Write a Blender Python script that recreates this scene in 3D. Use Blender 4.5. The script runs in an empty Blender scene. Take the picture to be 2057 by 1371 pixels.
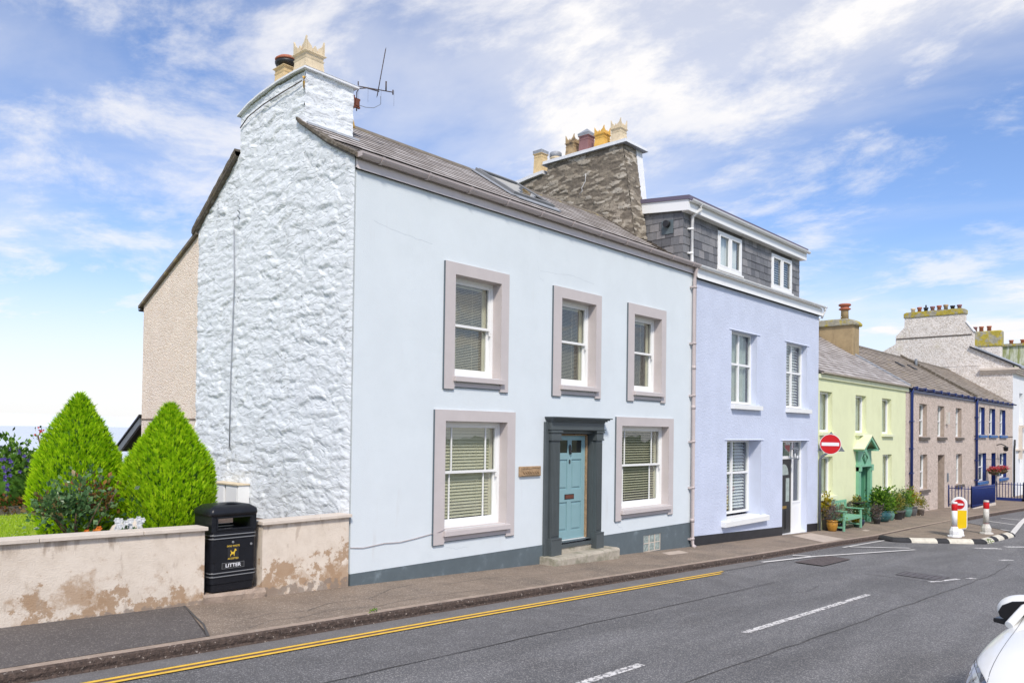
import bpy, bmesh, math, random
from mathutils import Vector, Matrix, noise
from mathutils.bvhtree import BVHTree
R = math.radians
random.seed(7)
SC = bpy.context.scene
COL = SC.collection

# ------------------------------------------------------------------ camera
CAM = Vector((0.0, -9.5, 2.42))
YAW, PITCH, ROLL = 0.7368056, 0.0145744, 0.01342
def cam_axes():
    fw = Vector((math.cos(YAW), math.sin(YAW), 0)); rt = Vector((math.sin(YAW), -math.cos(YAW), 0)); up = Vector((0, 0, 1))
    f2 = fw*math.cos(PITCH) + up*math.sin(PITCH); u2 = up*math.cos(PITCH) - fw*math.sin(PITCH)
    r3 = rt*math.cos(ROLL) + u2*math.sin(ROLL); u3 = u2*math.cos(ROLL) - rt*math.sin(ROLL)
    return r3, u3, f2
_r, _u, _f = cam_axes()
cd = bpy.data.cameras.new('camera'); cam = bpy.data.objects.new('camera', cd); COL.objects.link(cam)
m = Matrix((_r, _u, -_f)).transposed().to_4x4(); m.translation = CAM
cam.matrix_world = m
cd.sensor_width = 36; cd.lens = 27.627; cd.shift_y = 0.07605; cd.clip_start = 0.05; cd.clip_end = 60000
SC.camera = cam

# ------------------------------------------------------------------ light
SUN_EL, SUN_AZ = 46.0, -130.0          # azimuth measured from +X towards +Y
sd = bpy.data.lights.new('sun', 'SUN'); sun = bpy.data.objects.new('sun', sd); COL.objects.link(sun)
sv = Vector((math.cos(R(SUN_EL))*math.cos(R(SUN_AZ)), math.cos(R(SUN_EL))*math.sin(R(SUN_AZ)), math.sin(R(SUN_EL))))
sun.rotation_euler = sv.to_track_quat('Z', 'Y').to_euler()
sd.energy = 2.5; sd.angle = R(8); sd.color = (1.0, 0.92, 0.82)
sun.location = (0, -20, 30)
SC.view_settings.view_transform = 'Standard'; SC.view_settings.look = 'None'
SC.view_settings.exposure = 0.52; SC.view_settings.gamma = 1

CLOUD1 = (0.6, 2.2, 0)
SKYTINT = (1.04, 1.10, 1.30, 1)
CLOUDC = (7.0, 6.9, 6.95, 1)
# ------------------------------------------------------------------ world: daylight sky with thin cloud
W = bpy.data.worlds.new('World'); SC.world = W; W.use_nodes = True
nt = W.node_tree; nt.nodes.clear(); N = nt.nodes; L = nt.links
def nd(t, **k):
    n = N.new(t)
    for a, v in k.items(): setattr(n, a, v)
    return n
out = nd('ShaderNodeOutputWorld'); bg = nd('ShaderNodeBackground'); bg.inputs[1].default_value = 0.1
sky = nd('ShaderNodeTexSky', sky_type='NISHITA', sun_disc=False, sun_elevation=R(SUN_EL), sun_rotation=R(90-SUN_AZ), altitude=0, air_density=1.0, dust_density=0.6, ozone_density=2.5)
tc = nd('ShaderNodeTexCoord'); sx = nd('ShaderNodeSeparateXYZ'); L.new(tc.outputs['Generated'], sx.inputs[0])
def wm(op, a, b=None, c=None):
    n = nd('ShaderNodeMath', operation=op)
    for i, v in enumerate((a, b, c)):
        if v is None: continue
        if isinstance(v, (int, float)): n.inputs[i].default_value = v
        else: L.new(v, n.inputs[i])
    return n.outputs[0]
zc = wm('ADD', wm('MAXIMUM', sx.outputs[2], 0.0), 0.16)
cx = wm('DIVIDE', sx.outputs[0], zc); cy = wm('DIVIDE', sx.outputs[1], zc)
cv = nd('ShaderNodeCombineXYZ'); L.new(cx, cv.inputs[0]); L.new(cy, cv.inputs[1])
def cloud(scale, detail, rough, dist, loc, rot, stretch, lo, hi):
    mp = nd('ShaderNodeMapping'); mp.inputs['Location'].default_value = loc; mp.inputs['Rotation'].default_value = (0, 0, R(rot)); mp.inputs['Scale'].default_value = stretch
    L.new(cv.outputs[0], mp.inputs[0])
    n = nd('ShaderNodeTexNoise'); n.inputs['Scale'].default_value = scale; n.inputs['Detail'].default_value = detail; n.inputs['Roughness'].default_value = rough; n.inputs['Distortion'].default_value = dist
    L.new(mp.outputs[0], n.inputs['Vector'])
    r = nd('ShaderNodeMapRange', interpolation_type='SMOOTHSTEP'); r.inputs[1].default_value = lo; r.inputs[2].default_value = hi
    L.new(n.outputs[0], r.inputs[0]); return r.outputs[0]
c1 = cloud(1.0, 8, 0.56, 0.35, CLOUD1, 35, (1.0, 0.6, 1), 0.36, 0.66)
c2 = cloud(2.3, 9, 0.64, 0.25, (3.1, 7.7, 0), 28, (1.0, 0.72, 1), 0.47, 0.66)
cs = wm('MINIMUM', wm('ADD', wm('MULTIPLY', c1, 0.56), wm('MULTIPLY', c2, 0.62)), 1.0)
hz = nd('ShaderNodeMapRange', interpolation_type='SMOOTHSTEP'); hz.inputs[1].default_value = 0.22; hz.inputs[2].default_value = 0.02; L.new(sx.outputs[2], hz.inputs[0])
cs = wm('MAXIMUM', cs, wm('MULTIPLY', hz.outputs[0], 0.82))
tint = nd('ShaderNodeMixRGB', blend_type='MULTIPLY'); tint.inputs[0].default_value = 1; tint.inputs[2].default_value = SKYTINT
L.new(sky.outputs[0], tint.inputs[1])
mx = nd('ShaderNodeMixRGB'); L.new(cs, mx.inputs[0]); L.new(tint.outputs[0], mx.inputs[1]); mx.inputs[2].default_value = CLOUDC
L.new(mx.outputs[0], bg.inputs[0]); L.new(bg.outputs[0], out.inputs[0])

# ------------------------------------------------------------------ ground profile
GX = [-200, -60, 2.5, 6.95, 17, 25, 36, 50, 80, 200]
GZ = [3.0, 2.2, .29, .12, -.30, -.59, -.74, -1.06, -1.5, -1.6]
def interp(x, xs, ys):
    if x <= xs[0]: return ys[0]
    for i in range(len(xs)-1):
        if x <= xs[i+1]: return ys[i] + (ys[i+1]-ys[i])*(x-xs[i])/(xs[i+1]-xs[i])
    return ys[-1]
def zg(x): return interp(x, GX, GZ)
def kerbY(x): return interp(x, [-60, 2, 14, 22, 28, 44, 60, 80], [-1.8, -1.8, -1.70, -1.67, -1.78, -2.42, -3.0, -3.6])

# ------------------------------------------------------------------ materials
def mat(name, col=(.5, .5, .5), rough=.7, var=.0, vscale=3.0, bump=.0, bscale=40.0, metal=0.0, col2=None, c2scale=1.2, c2lo=.5, c2hi=.6, spec=.5, rnd=None, bdetail=4, coat=0.0, det=6, streak=None, bstretch=None, voro=None, vst=None):
    m = bpy.data.materials.new(name); m.use_nodes = True
    n = m.node_tree.nodes; l = m.node_tree.links; n.clear()
    o = n.new('ShaderNodeOutputMaterial'); p = n.new('ShaderNodeBsdfPrincipled'); l.new(p.outputs[0], o.inputs[0])
    p.inputs['Roughness'].default_value = rough; p.inputs['Metallic'].default_value = metal
    p.inputs['Specular IOR Level'].default_value = spec; p.inputs['Coat Weight'].default_value = coat
    tc = n.new('ShaderNodeTexCoord'); src = tc.outputs['Object']
    c = None
    def rgb(v):
        x = n.new('ShaderNodeRGB'); x.outputs[0].default_value = (*v, 1); return x.outputs[0]
    c = rgb(col)
    def noi(scale, detail=5, rg=.6, stretch=None, dist=0):
        t = n.new('ShaderNodeTexNoise'); t.inputs['Scale'].default_value = scale; t.inputs['Detail'].default_value = detail; t.inputs['Roughness'].default_value = rg; t.inputs['Distortion'].default_value = dist
        if stretch:
            mp = n.new('ShaderNodeMapping'); mp.inputs['Scale'].default_value = stretch; l.new(src, mp.inputs[0]); l.new(mp.outputs[0], t.inputs['Vector'])
        else: l.new(src, t.inputs['Vector'])
        return t.outputs[0]
    def mr(x, a, b, c_=0., d=1.):
        r = n.new('ShaderNodeMapRange'); r.interpolation_type = 'SMOOTHSTEP'; l.new(x, r.inputs[0])
        for i, v in zip((1, 2, 3, 4), (a, b, c_, d)): r.inputs[i].default_value = v
        return r.outputs[0]
    def mixc(f, a, b, bt='MIX'):
        x = n.new('ShaderNodeMixRGB'); x.blend_type = bt
        for i, v in enumerate((f, a, b)):
            if isinstance(v, (int, float)): x.inputs[i].default_value = v
            else: l.new(v, x.inputs[i])
        return x.outputs[0]
    if col2:
        c = mixc(mr(noi(c2scale, det, .65), c2lo, c2hi), c, rgb(col2))
    if streak:      # weather streaks running down the face: (colour, lo, hi)
        c = mixc(mr(noi(1.0, 6, .65, (3.5, 3.5, .5)), streak[1], streak[2]), c, rgb(streak[0]))
    if rnd:         # every slate / leaf has its own tone
        at = n.new('ShaderNodeAttribute'); at.attribute_name = 'rnd'
        cr = n.new('ShaderNodeValToRGB'); l.new(at.outputs['Fac'], cr.inputs[0])
        e = cr.color_ramp.elements
        while len(e) < len(rnd): e.new(.5)
        for i, v in enumerate(rnd): e[i].position = i/(len(rnd)-1); e[i].color = (*v, 1)
        base = cr.outputs[0]
        if col2: base = mixc(mr(noi(c2scale, det, .65), c2lo, c2hi), base, rgb(col2))
        c = base
    if voro:        # speckle of dashed stones: (scale, colour, amount)
        v = n.new('ShaderNodeTexVoronoi'); v.inputs['Scale'].default_value = voro[0]; l.new(src, v.inputs['Vector'])
        sp = n.new('ShaderNodeSeparateColor'); l.new(v.outputs['Color'], sp.inputs[0])
        c = mixc(mr(sp.outputs[0], 1-voro[2]-.1, 1-voro[2]+.1), c, rgb(voro[1]))
    if var:
        f = mr(noi(vscale, 7, .65, vst), .3, .7, 1-var, 1+var)
        x = n.new('ShaderNodeVectorMath'); x.operation = 'SCALE'; l.new(c, x.inputs[0]); l.new(f, x.inputs['Scale']); c = x.outputs[0]
    l.new(c, p.inputs['Base Color'])
    if bump:
        b = n.new('ShaderNodeBump'); b.inputs['Strength'].default_value = 1.0; b.inputs['Distance'].default_value = bump
        h = noi(bscale, bdetail, .6, bstretch)
        if voro:
            h2 = n.new('ShaderNodeMath'); h2.operation = 'SUBTRACT'; l.new(h, h2.inputs[0]); l.new(v.outputs['Distance'], h2.inputs[1]); h = h2.outputs[0]
        l.new(h, b.inputs['Height']); l.new(b.outputs[0], p.inputs['Normal'])
    return m
def leafmat(name, cols, rough=.5, trans=.35):
    m = bpy.data.materials.new(name); m.use_nodes = True
    n = m.node_tree.nodes; l = m.node_tree.links; n.clear()
    o = n.new('ShaderNodeOutputMaterial'); p = n.new('ShaderNodeBsdfPrincipled'); t = n.new('ShaderNodeBsdfTranslucent'); mx = n.new('ShaderNodeMixShader')
    at = n.new('ShaderNodeAttribute'); at.attribute_name = 'rnd'; cr = n.new('ShaderNodeValToRGB'); l.new(at.outputs['Fac'], cr.inputs[0])
    e = cr.color_ramp.elements
    while len(e) < len(cols): e.new(.5)
    for i, v in enumerate(cols): e[i].position = i/(len(cols)-1); e[i].color = (*v, 1)
    l.new(cr.outputs[0], p.inputs['Base Color']); l.new(cr.outputs[0], t.inputs[0]); p.inputs['Roughness'].default_value = rough
    mx.inputs[0].default_value = trans; l.new(p.outputs[0], mx.inputs[1]); l.new(t.outputs[0], mx.inputs[2]); l.new(mx.outputs[0], o.inputs[0])
    return m
def glassmat(name, tint=(1, 1, 1), gloss=.12):
    m = bpy.data.materials.new(name); m.use_nodes = True
    n = m.node_tree.nodes; l = m.node_tree.links; n.clear()
    o = n.new('ShaderNodeOutputMaterial'); tr = n.new('ShaderNodeBsdfTransparent'); tr.inputs[0].default_value = (*tint, 1)
    g = n.new('ShaderNodeBsdfGlossy'); g.inputs['Roughness'].default_value = .01
    ge = n.new('ShaderNodeNewGeometry'); dt = n.new('ShaderNodeVectorMath'); dt.operation = 'DOT_PRODUCT'; l.new(ge.outputs['Incoming'], dt.inputs[0]); l.new(ge.outputs['Normal'], dt.inputs[1])
    def mt(op, x, y=None):
        k = n.new('ShaderNodeMath'); k.operation = op
        for i, v in enumerate((x, y)):
            if v is None: continue
            if isinstance(v, (int, float)): k.inputs[i].default_value = v
            else: l.new(v, k.inputs[i])
        return k
    a = mt('ADD', mt('MULTIPLY', mt('POWER', mt('SUBTRACT', 1.0, mt('ABSOLUTE', dt.outputs['Value']).outputs[0]).outputs[0], 5.0).outputs[0], .92).outputs[0], gloss)
    tc = n.new('ShaderNodeTexCoord'); nz = n.new('ShaderNodeTexNoise'); nz.inputs['Scale'].default_value = 1.3; l.new(tc.outputs['Object'], nz.inputs['Vector'])
    b = n.new('ShaderNodeBump'); b.inputs['Strength'].default_value = 1; b.inputs['Distance'].default_value = .006; l.new(nz.outputs[0], b.inputs['Height']); l.new(b.outputs[0], g.inputs['Normal'])
    mx = n.new('ShaderNodeMixShader'); l.new(a.outputs[0], mx.inputs[0]); l.new(tr.outputs[0], mx.inputs[1]); l.new(g.outputs[0], mx.inputs[2]); l.new(mx.outputs[0], o.inputs[0])
    return m
M = {}
M['render_white'] = mat('painted_render_ice_white', (.675, .735, .765), .75, var=.025, vscale=1.2, bump=.004, bscale=60, col2=(.635, .695, .72), c2scale=1.1, c2lo=.5, c2hi=.85, streak=((.62, .65, .66), .60, .80))
M['white_stone'] = mat('whitewashed_rubble', (.83, .85, .87), .8, var=.03, vscale=4, bump=.012, bscale=30, col2=(.68, .70, .69), c2scale=2.2, c2lo=.52, c2hi=.75)
M['grey_plinth'] = mat('plinth_grey_paint', (.105, .135, .15), .6, var=.08, vscale=3, bump=.003, bscale=50, col2=(.19, .235, .26), c2scale=3, c2lo=.55, c2hi=.8)
M['surround'] = mat('surround_pink_grey_paint', (.54, .495, .485), .6, var=.03, vscale=3, bump=.002, bscale=60)
M['surround_edge'] = mat('surround_edge_grey', (.10, .13, .15), .6)
M['fascia_pink'] = mat('fascia_pale_taupe', (.66, .60, .585), .4, var=.04, vscale=5)
M['gutter_pink'] = mat('gutter_taupe_plastic', (.49, .43, .42), .4, var=.05, vscale=5)
M['white_paint'] = mat('white_gloss_paint', (.80, .81, .80), .35, var=.02)
M['upvc'] = mat('white_plastic_frame', (.82, .83, .83), .3)
M['door_grey'] = mat('doorcase_charcoal_paint', (.075, .09, .095), .4, var=.06, bump=.001, bscale=40)
M['door_blue'] = mat('door_duck_egg_paint', (.235, .39, .42), .4, var=.03)
M['slate'] = mat('roof_slate', (.3, .28, .26), .62, rnd=[(.05, .043, .038), (.30, .265, .24), (.38, .345, .32), (.50, .465, .44)], col2=(.36, .29, .20), c2scale=3.5, c2lo=.60, c2hi=.8, var=.06, vscale=6, bump=.002, bscale=35)
M['slate_moss'] = mat('roof_slate_lichen', (.3, .28, .26), .7, rnd=[(.045, .037, .03), (.20, .165, .13), (.27, .225, .18), (.36, .31, .26)], col2=(.34, .26, .11), c2scale=2.4, c2lo=.56, c2hi=.75, var=.15, vscale=10, bump=.005, bscale=35)
M['slate_dark'] = mat('dormer_slate', (.12, .12, .13), .5, rnd=[(.10, .10, .108), (.15, .152, .16), (.19, .19, .198), (.25, .242, .245)], var=.12, vscale=12, bump=.003, bscale=30)
M['verge'] = mat('verge_mortar_mossy', (.12, .10, .075), .9, var=.3, vscale=14, bump=.02, bscale=25, col2=(.22, .20, .17), c2scale=9, c2lo=.5, c2hi=.65)
M['ridge'] = mat('ridge_tile', (.17, .145, .115), .8, var=.2, vscale=8, bump=.006, bscale=25, col2=(.30, .25, .13), c2scale=5, c2lo=.55, c2hi=.7)
M['lead'] = mat('lead_flashing', (.30, .32, .35), .5, var=.15, vscale=8, bump=.008, bscale=14)
M['cream_dash'] = mat('cream_roughcast', (.93, .81, .69), .9, var=.05, vscale=2, bump=.014, bscale=70, voro=(45, (.84, .68, .54), .3))
M['pot_buff'] = mat('buff_clay', (.66, .50, .27), .7, var=.12, vscale=8, bump=.003, bscale=40, col2=(.52, .33, .12), c2scale=7, c2lo=.55, c2hi=.8)
M['pot_pale'] = mat('pale_buff_clay', (.66, .55, .38), .7, var=.12, vscale=8, bump=.003, bscale=40, col2=(.45, .30, .15), c2scale=6, c2lo=.58, c2hi=.8)
M['pot_yellow'] = mat('ochre_clay', (.70, .42, .09), .7, var=.15, vscale=8, bump=.003, bscale=40, col2=(.40, .22, .08), c2scale=8, c2lo=.55, c2hi=.75)
M['pot_brown'] = mat('sooty_buff_clay', (.42, .30, .16), .75, var=.2, vscale=7, bump=.003, bscale=40, col2=(.12, .09, .07), c2scale=5, c2lo=.45, c2hi=.7)
M['pot_purple'] = mat('plum_clay', (.26, .13, .13), .6, var=.12, vscale=7)
M['pot_terra'] = mat('terracotta', (.40, .13, .07), .7, var=.2, vscale=6, col2=(.16, .08, .07), c2scale=6, c2lo=.5, c2hi=.7)
M['rust'] = mat('rusty_iron', (.16, .055, .035), .85, var=.3, vscale=20, bump=.004, bscale=40)
M['stone'] = mat('rubble_stone', (.3, .25, .19), .85, rnd=[(.16, .135, .105), (.25, .215, .165), (.30, .26, .205), (.35, .31, .25), (.42, .385, .325)], var=.22, vscale=11, bump=.012, bscale=22, col2=(.36, .33, .28), c2scale=3.5, c2lo=.60, c2hi=.8)
M['white_cement'] = mat('white_flaunching', (.78, .80, .83), .8, var=.05, vscale=6, bump=.006, bscale=20)
M['lavender'] = mat('lavender_render', (.575, .63, .77), .8, var=.05, vscale=1.3, bump=.016, bscale=19, bdetail=5)
M['lav_smooth'] = mat('lavender_smooth_reveal', (.575, .63, .77), .7, var=.02)
M['black_plinth'] = mat('black_plinth_paint', (.02, .021, .026), .5, var=.2)
M['upvc_roof'] = mat('purple_grey_roof_edge', (.13, .11, .16), .5)
M['green_render'] = mat('lime_render', (.72, .755, .48), .8, var=.03, vscale=1.5, bump=.005, bscale=30, col2=(.67, .70, .43), c2scale=1.4, c2lo=.5, c2hi=.75)
M['lime_sill'] = mat('pale_lime_sill', (.70, .73, .50), .7, var=.05)
M['green_paint'] = mat('mint_green_paint', (.19, .44, .29), .45, var=.06)
M['green_door'] = mat('darker_green_door', (.075, .25, .15), .45)
M['tan_dash'] = mat('tan_roughcast', (.66, .555, .485), .9, var=.08, vscale=2.5, bump=.02, bscale=60, voro=(24, (.48, .39, .32), .35), streak=((.46, .38, .32), .55, .8))
M['tan_dark'] = mat('tan_reveal', (.42, .34, .28), .9, var=.15, vscale=6, bump=.02, bscale=50)
M['old_sill'] = mat('weathered_sill_stone', (.12, .10, .085), .9, var=.3, vscale=14, bump=.01, bscale=30)
M['navy'] = mat('navy_gloss_paint', (.014, .032, .16), .35, var=.08)
M['blue'] = mat('bright_blue_paint', (.02, .11, .33), .45, var=.08)
M['grey_dash'] = mat('pale_roughcast', (.78, .73, .68), .9, var=.08, vscale=1.5, bump=.02, bscale=45, voro=(15, (.62, .56, .50), .35), col2=(.60, .55, .42), c2scale=.9, c2lo=.56, c2hi=.74)
M['lichen'] = mat('lichen_covered_cement', (.34, .32, .25), .9, var=.2, vscale=6, col2=(.42, .34, .05), c2scale=2.2, c2lo=.44, c2hi=.56, bump=.02, bscale=20)
M['ochre_render'] = mat('ochre_stained_render', (.36, .27, .15), .9, var=.12, vscale=3, bump=.006, bscale=30, streak=((.24, .175, .10), .5, .75))
M['white_render'] = mat('white_render_far', (.78, .80, .82), .7, var=.03)
M['moss_render'] = mat('mossy_render', (.58, .60, .50), .9, streak=((.27, .30, .12), .40, .62), var=.1)
M['blind_cream'] = mat('cream_blind', (.66, .62, .47), .55, var=.04)
M['blind_white'] = mat('white_blind', (.80, .83, .84), .55)
M['curtain'] = mat('pale_curtain', (.34, .40, .38), .9, var=.15, vscale=6)
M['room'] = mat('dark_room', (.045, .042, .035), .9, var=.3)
M['glass'] = glassmat('window_glass', (.95, .97, .96), .10)
M['glass_sky'] = glassmat('roof_glass', (.45, .5, .55), .22)
M['glass_dark'] = mat('dark_pane', (.02, .022, .02), .06, spec=.8)
M['glass_block'] = mat('glass_block', (.30, .36, .34), .12, var=.35, vscale=14, bump=.02, bscale=9)
M['brass'] = mat('old_brass', (.55, .36, .10), .35, metal=.8)
M['copper'] = mat('letterbox_copper', (.22, .085, .06), .35, metal=.5)
M['iron'] = mat('black_iron', (.02, .02, .022), .45)
M['grey_metal'] = mat('galvanised_grey', (.16, .18, .20), .5, var=.12, vscale=12)
M['skylight_grey'] = mat('rooflight_grey', (.20, .205, .21), .45, var=.08)
M['dark_metal'] = mat('dark_aerial_metal', (.07, .05, .045), .6)
M['wood_sign'] = mat('carved_oak', (.36, .24, .135), .7, var=.22, vscale=16, bump=.012, bscale=26)
M['wood'] = mat('weathered_wood', (.20, .15, .11), .85, var=.25, vscale=8)
M['step'] = mat('sandstone_step', (.42, .38, .31), .85, var=.12, vscale=5, bump=.012, bscale=20, col2=(.27, .255, .19), c2scale=3.5, c2lo=.46, c2hi=.62)
M['asphalt'] = mat('asphalt', (.120, .119, .122), .85, var=.20, vscale=.8, vst=(.35, 1.6, 1), col2=(.105, .102, .104), c2scale=.9, c2lo=.52, c2hi=.72, bump=.005, bscale=120, voro=(95, (.29, .28, .27), .22))
M['asphalt_b'] = mat('asphalt_trench', (.118, .115, .117), .85, var=.12, vscale=2, bump=.005, bscale=120, voro=(95, (.26, .255, .25), .2))
M['asphalt_gutter'] = mat('asphalt_channel', (.16, .152, .148), .85, var=.10, vscale=3, bump=.004, bscale=120, voro=(95, (.22, .21, .2), .2))
M['hairline'] = mat('hairline_crack_grey', (.42, .47, .50), .8)  # grey of the thin cracks in the render
M['crack'] = mat('bitumen_seam', (.075, .072, .07), .8)
M['pave'] = mat('brown_pavement', (.235, .183, .138), .9, var=.14, vscale=1.6, bump=.006, bscale=90, voro=(70, (.36, .30, .24), .14), col2=(.175, .140, .110), c2scale=.9, c2lo=.45, c2hi=.7)
M['pave_dark'] = mat('dark_pavement', (.105, .093, .087), .9, var=.10, vscale=1.2, bump=.005, bscale=100, voro=(80, (.22, .20, .18), .10))
M['pave_light'] = mat('concrete_patch', (.48, .40, .33), .9, var=.12, vscale=5, bump=.004, bscale=60)
M['kerb'] = mat('kerbstone', (.36, .28, .22), .9, var=.2, vscale=6, bump=.012, bscale=45, col2=(.40, .34, .28), c2scale=9, c2lo=.55, c2hi=.72)
M['kerb_face'] = mat('kerb_broken_face', (.085, .06, .048), .95, var=.35, vscale=22, bump=.03, bscale=28, col2=(.42, .36, .31), c2scale=26, c2lo=.60, c2hi=.68)
M['yellow'] = mat('yellow_line_paint', (.80, .50, .06), .8, var=.10, vscale=9, bump=.004, bscale=120, col2=(.42, .27, .07), c2scale=16, c2lo=.60, c2hi=.75)
M['line_brown'] = mat('old_tar_between_lines', (.15, .09, .07), .9, var=.2, vscale=9)
M['linewhite'] = mat('white_line_paint', (.72, .70, .67), .8, var=.10, vscale=14, bump=.004, bscale=120, col2=(.16, .155, .16), c2scale=22, c2lo=.46, c2hi=.58)
M['linewhite2'] = mat('white_line_fresh', (.66, .64, .61), .8, var=.10, vscale=10, col2=(.3, .29, .29), c2scale=20, c2lo=.62, c2hi=.72)
M['rustplate'] = mat('rusty_cover', (.105, .085, .082), .75, var=.25, vscale=8, bump=.01, bscale=30)
M['cover'] = mat('road_cover', (.105, .095, .10), .6, var=.2, vscale=10, bump=.008, bscale=24)
M['wall_render'] = mat('stained_cream_render', (.62, .525, .445), .9, var=.06, vscale=4, bump=.007, bscale=60, col2=(.34, .225, .135), c2scale=1.35, c2lo=.56, c2hi=.61, det=9, streak=((.42, .35, .28), .60, .74))
M['coping'] = mat('coping_stone', (.63, .555, .475), .85, var=.08, vscale=4, bump=.004, bscale=60)
M['grass'] = leafmat('grass_blades', [(.20, .36, .015), (.36, .54, .02), (.5, .66, .04)], .6, .4)
M['soil'] = mat('soil', (.09, .06, .045), .95, var=.3, vscale=8, bump=.03, bscale=18)
M['lawn'] = mat('lawn_ground', (.30, .42, .02), .95, var=.2, vscale=5, bump=.02, bscale=60)
M['ground'] = mat('ground', (.14, .16, .07), .95, var=.2, vscale=.2)
M['sea'] = mat('sea_water', (.62, .66, .72), .35, var=.05, vscale=.02, bump=.25, bscale=.35, bdetail=6)  # water kept pale, haze over it put into the colour
M['coast'] = mat('hazed_coast', (.58, .62, .70), 1, var=.05, vscale=.002)  # distance haze mixed into this pale colour
M['binblack'] = mat('black_plastic', (.010, .011, .015), .32, spec=.35, var=.15, vscale=10, bump=.0015, bscale=90)
M['silver'] = mat('silver_band', (.32, .33, .34), .35, metal=.4)
M['signyellow'] = mat('sticker_yellow', (.75, .50, .04), .5)
M['signred'] = mat('sign_red', (.56, .008, .012), .35)
M['signwhite'] = mat('sign_white', (.80, .81, .84), .4)
M['yellowplastic'] = mat('yellow_plastic', (.85, .58, .0), .4, var=.03)
M['whiteplastic'] = mat('white_plastic', (.78, .79, .80), .45, var=.05, vscale=6)
M['dirtywhite'] = mat('dirty_white_post', (.60, .58, .53), .6, var=.12, vscale=8, col2=(.36, .34, .28), c2scale=7, c2lo=.52, c2hi=.7)
M['paintblack'] = mat('black_kerb_paint', (.022, .022, .024), .75, var=.25, vscale=9, bump=.004, bscale=60)
M['paintcream'] = mat('cream_kerb_paint', (.60, .565, .47), .8, var=.12, vscale=9, bump=.004, bscale=60, col2=(.33, .3, .24), c2scale=14, c2lo=.58, c2hi=.7)
M['carpaint'] = mat('white_car_paint', (.86, .86, .83), .3, coat=.5)
M['carblack'] = mat('black_car_trim', (.012, .012, .014), .28)
M['carglass'] = mat('car_glass', (.03, .035, .045), .04, spec=.9)
M['carlight'] = mat('headlight_lens', (.10, .12, .16), .05, spec=.9, metal=.4, coat=1.0)
M['chrome'] = mat('chrome', (.65, .66, .68), .12, metal=1)
M['tyre'] = mat('tyre', (.02, .02, .02), .8)
M['glaze_ochre'] = mat('ochre_glaze', (.40, .20, .03), .25, var=.2, vscale=12)
M['glaze_navy'] = mat('navy_glaze', (.012, .018, .045), .18, var=.2)
M['glaze_teal'] = mat('teal_glaze', (.02, .085, .09), .15, var=.2, vscale=9)
M['glaze_green'] = mat('sage_glaze', (.10, .22, .18), .25, var=.2, vscale=9)
M['greypot'] = mat('grey_planter', (.10, .10, .10), .8, var=.2)
M['stonepot'] = mat('stone_trough', (.30, .26, .23), .9, var=.2, vscale=9)
M['stem'] = mat('woody_stem', (.11, .065, .04), .9, var=.2, vscale=12)
M['conifer'] = leafmat('lime_conifer', [(.10, .26, .003), (.26, .52, .004), (.46, .72, .008), (.64, .84, .02)], .55, .4)
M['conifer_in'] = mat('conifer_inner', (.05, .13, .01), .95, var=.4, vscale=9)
M['rose_leaf'] = leafmat('rose_leaves', [(.03, .075, .025), (.06, .15, .045), (.11, .22, .08), (.16, .27, .10), (.30, .10, .04)], .35, .2)
M['hedge_leaf'] = leafmat('hedge_leaves', [(.03, .08, .01), (.08, .19, .02), (.17, .33, .04), (.30, .48, .08)], .4, .3)
M['leaf_green'] = leafmat('bright_leaves', [(.03, .09, .01), (.08, .20, .015), (.17, .34, .03), (.30, .45, .05)], .4, .3)
M['leaf_dark'] = leafmat('dark_leaves', [(.015, .04, .01), (.04, .09, .02), (.08, .15, .04), (.14, .2, .06)], .45, .25)
M['leaf_olive'] = leafmat('golden_olive_leaves', [(.06, .10, .01), (.16, .20, .03), (.32, .30, .05), (.5, .42, .08)], .5, .3)
M['leaf_yellow'] = leafmat('yellow_leaves', [(.20, .22, .01), (.42, .38, .02), (.62, .50, .03), (.25, .1, .03)], .5, .3)
M['leaf_grey'] = leafmat('silver_purple_leaves', [(.07, .05, .06), (.14, .12, .11), (.20, .19, .16), (.26, .13, .09)], .6, .3)
M['leaf_red'] = leafmat('bronze_leaves', [(.12, .03, .015), (.22, .07, .02), (.12, .14, .03), (.35, .16, .04)], .5, .3)
M['fl_purple'] = leafmat('purple_petals', [(.05, .03, .22), (.10, .06, .34), (.16, .12, .42)], .6, .3)
M['fl_red'] = leafmat('red_petals', [(.55, .02, .03), (.7, .06, .08), (.8, .35, .38)], .6, .3)
M['fl_white'] = leafmat('white_petals', [(.7, .72, .75), (.85, .85, .85)], .6, .3)
M['fl_orange'] = leafmat('orange_petals', [(.7, .16, .02), (.8, .3, .03)], .6, .3)


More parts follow.
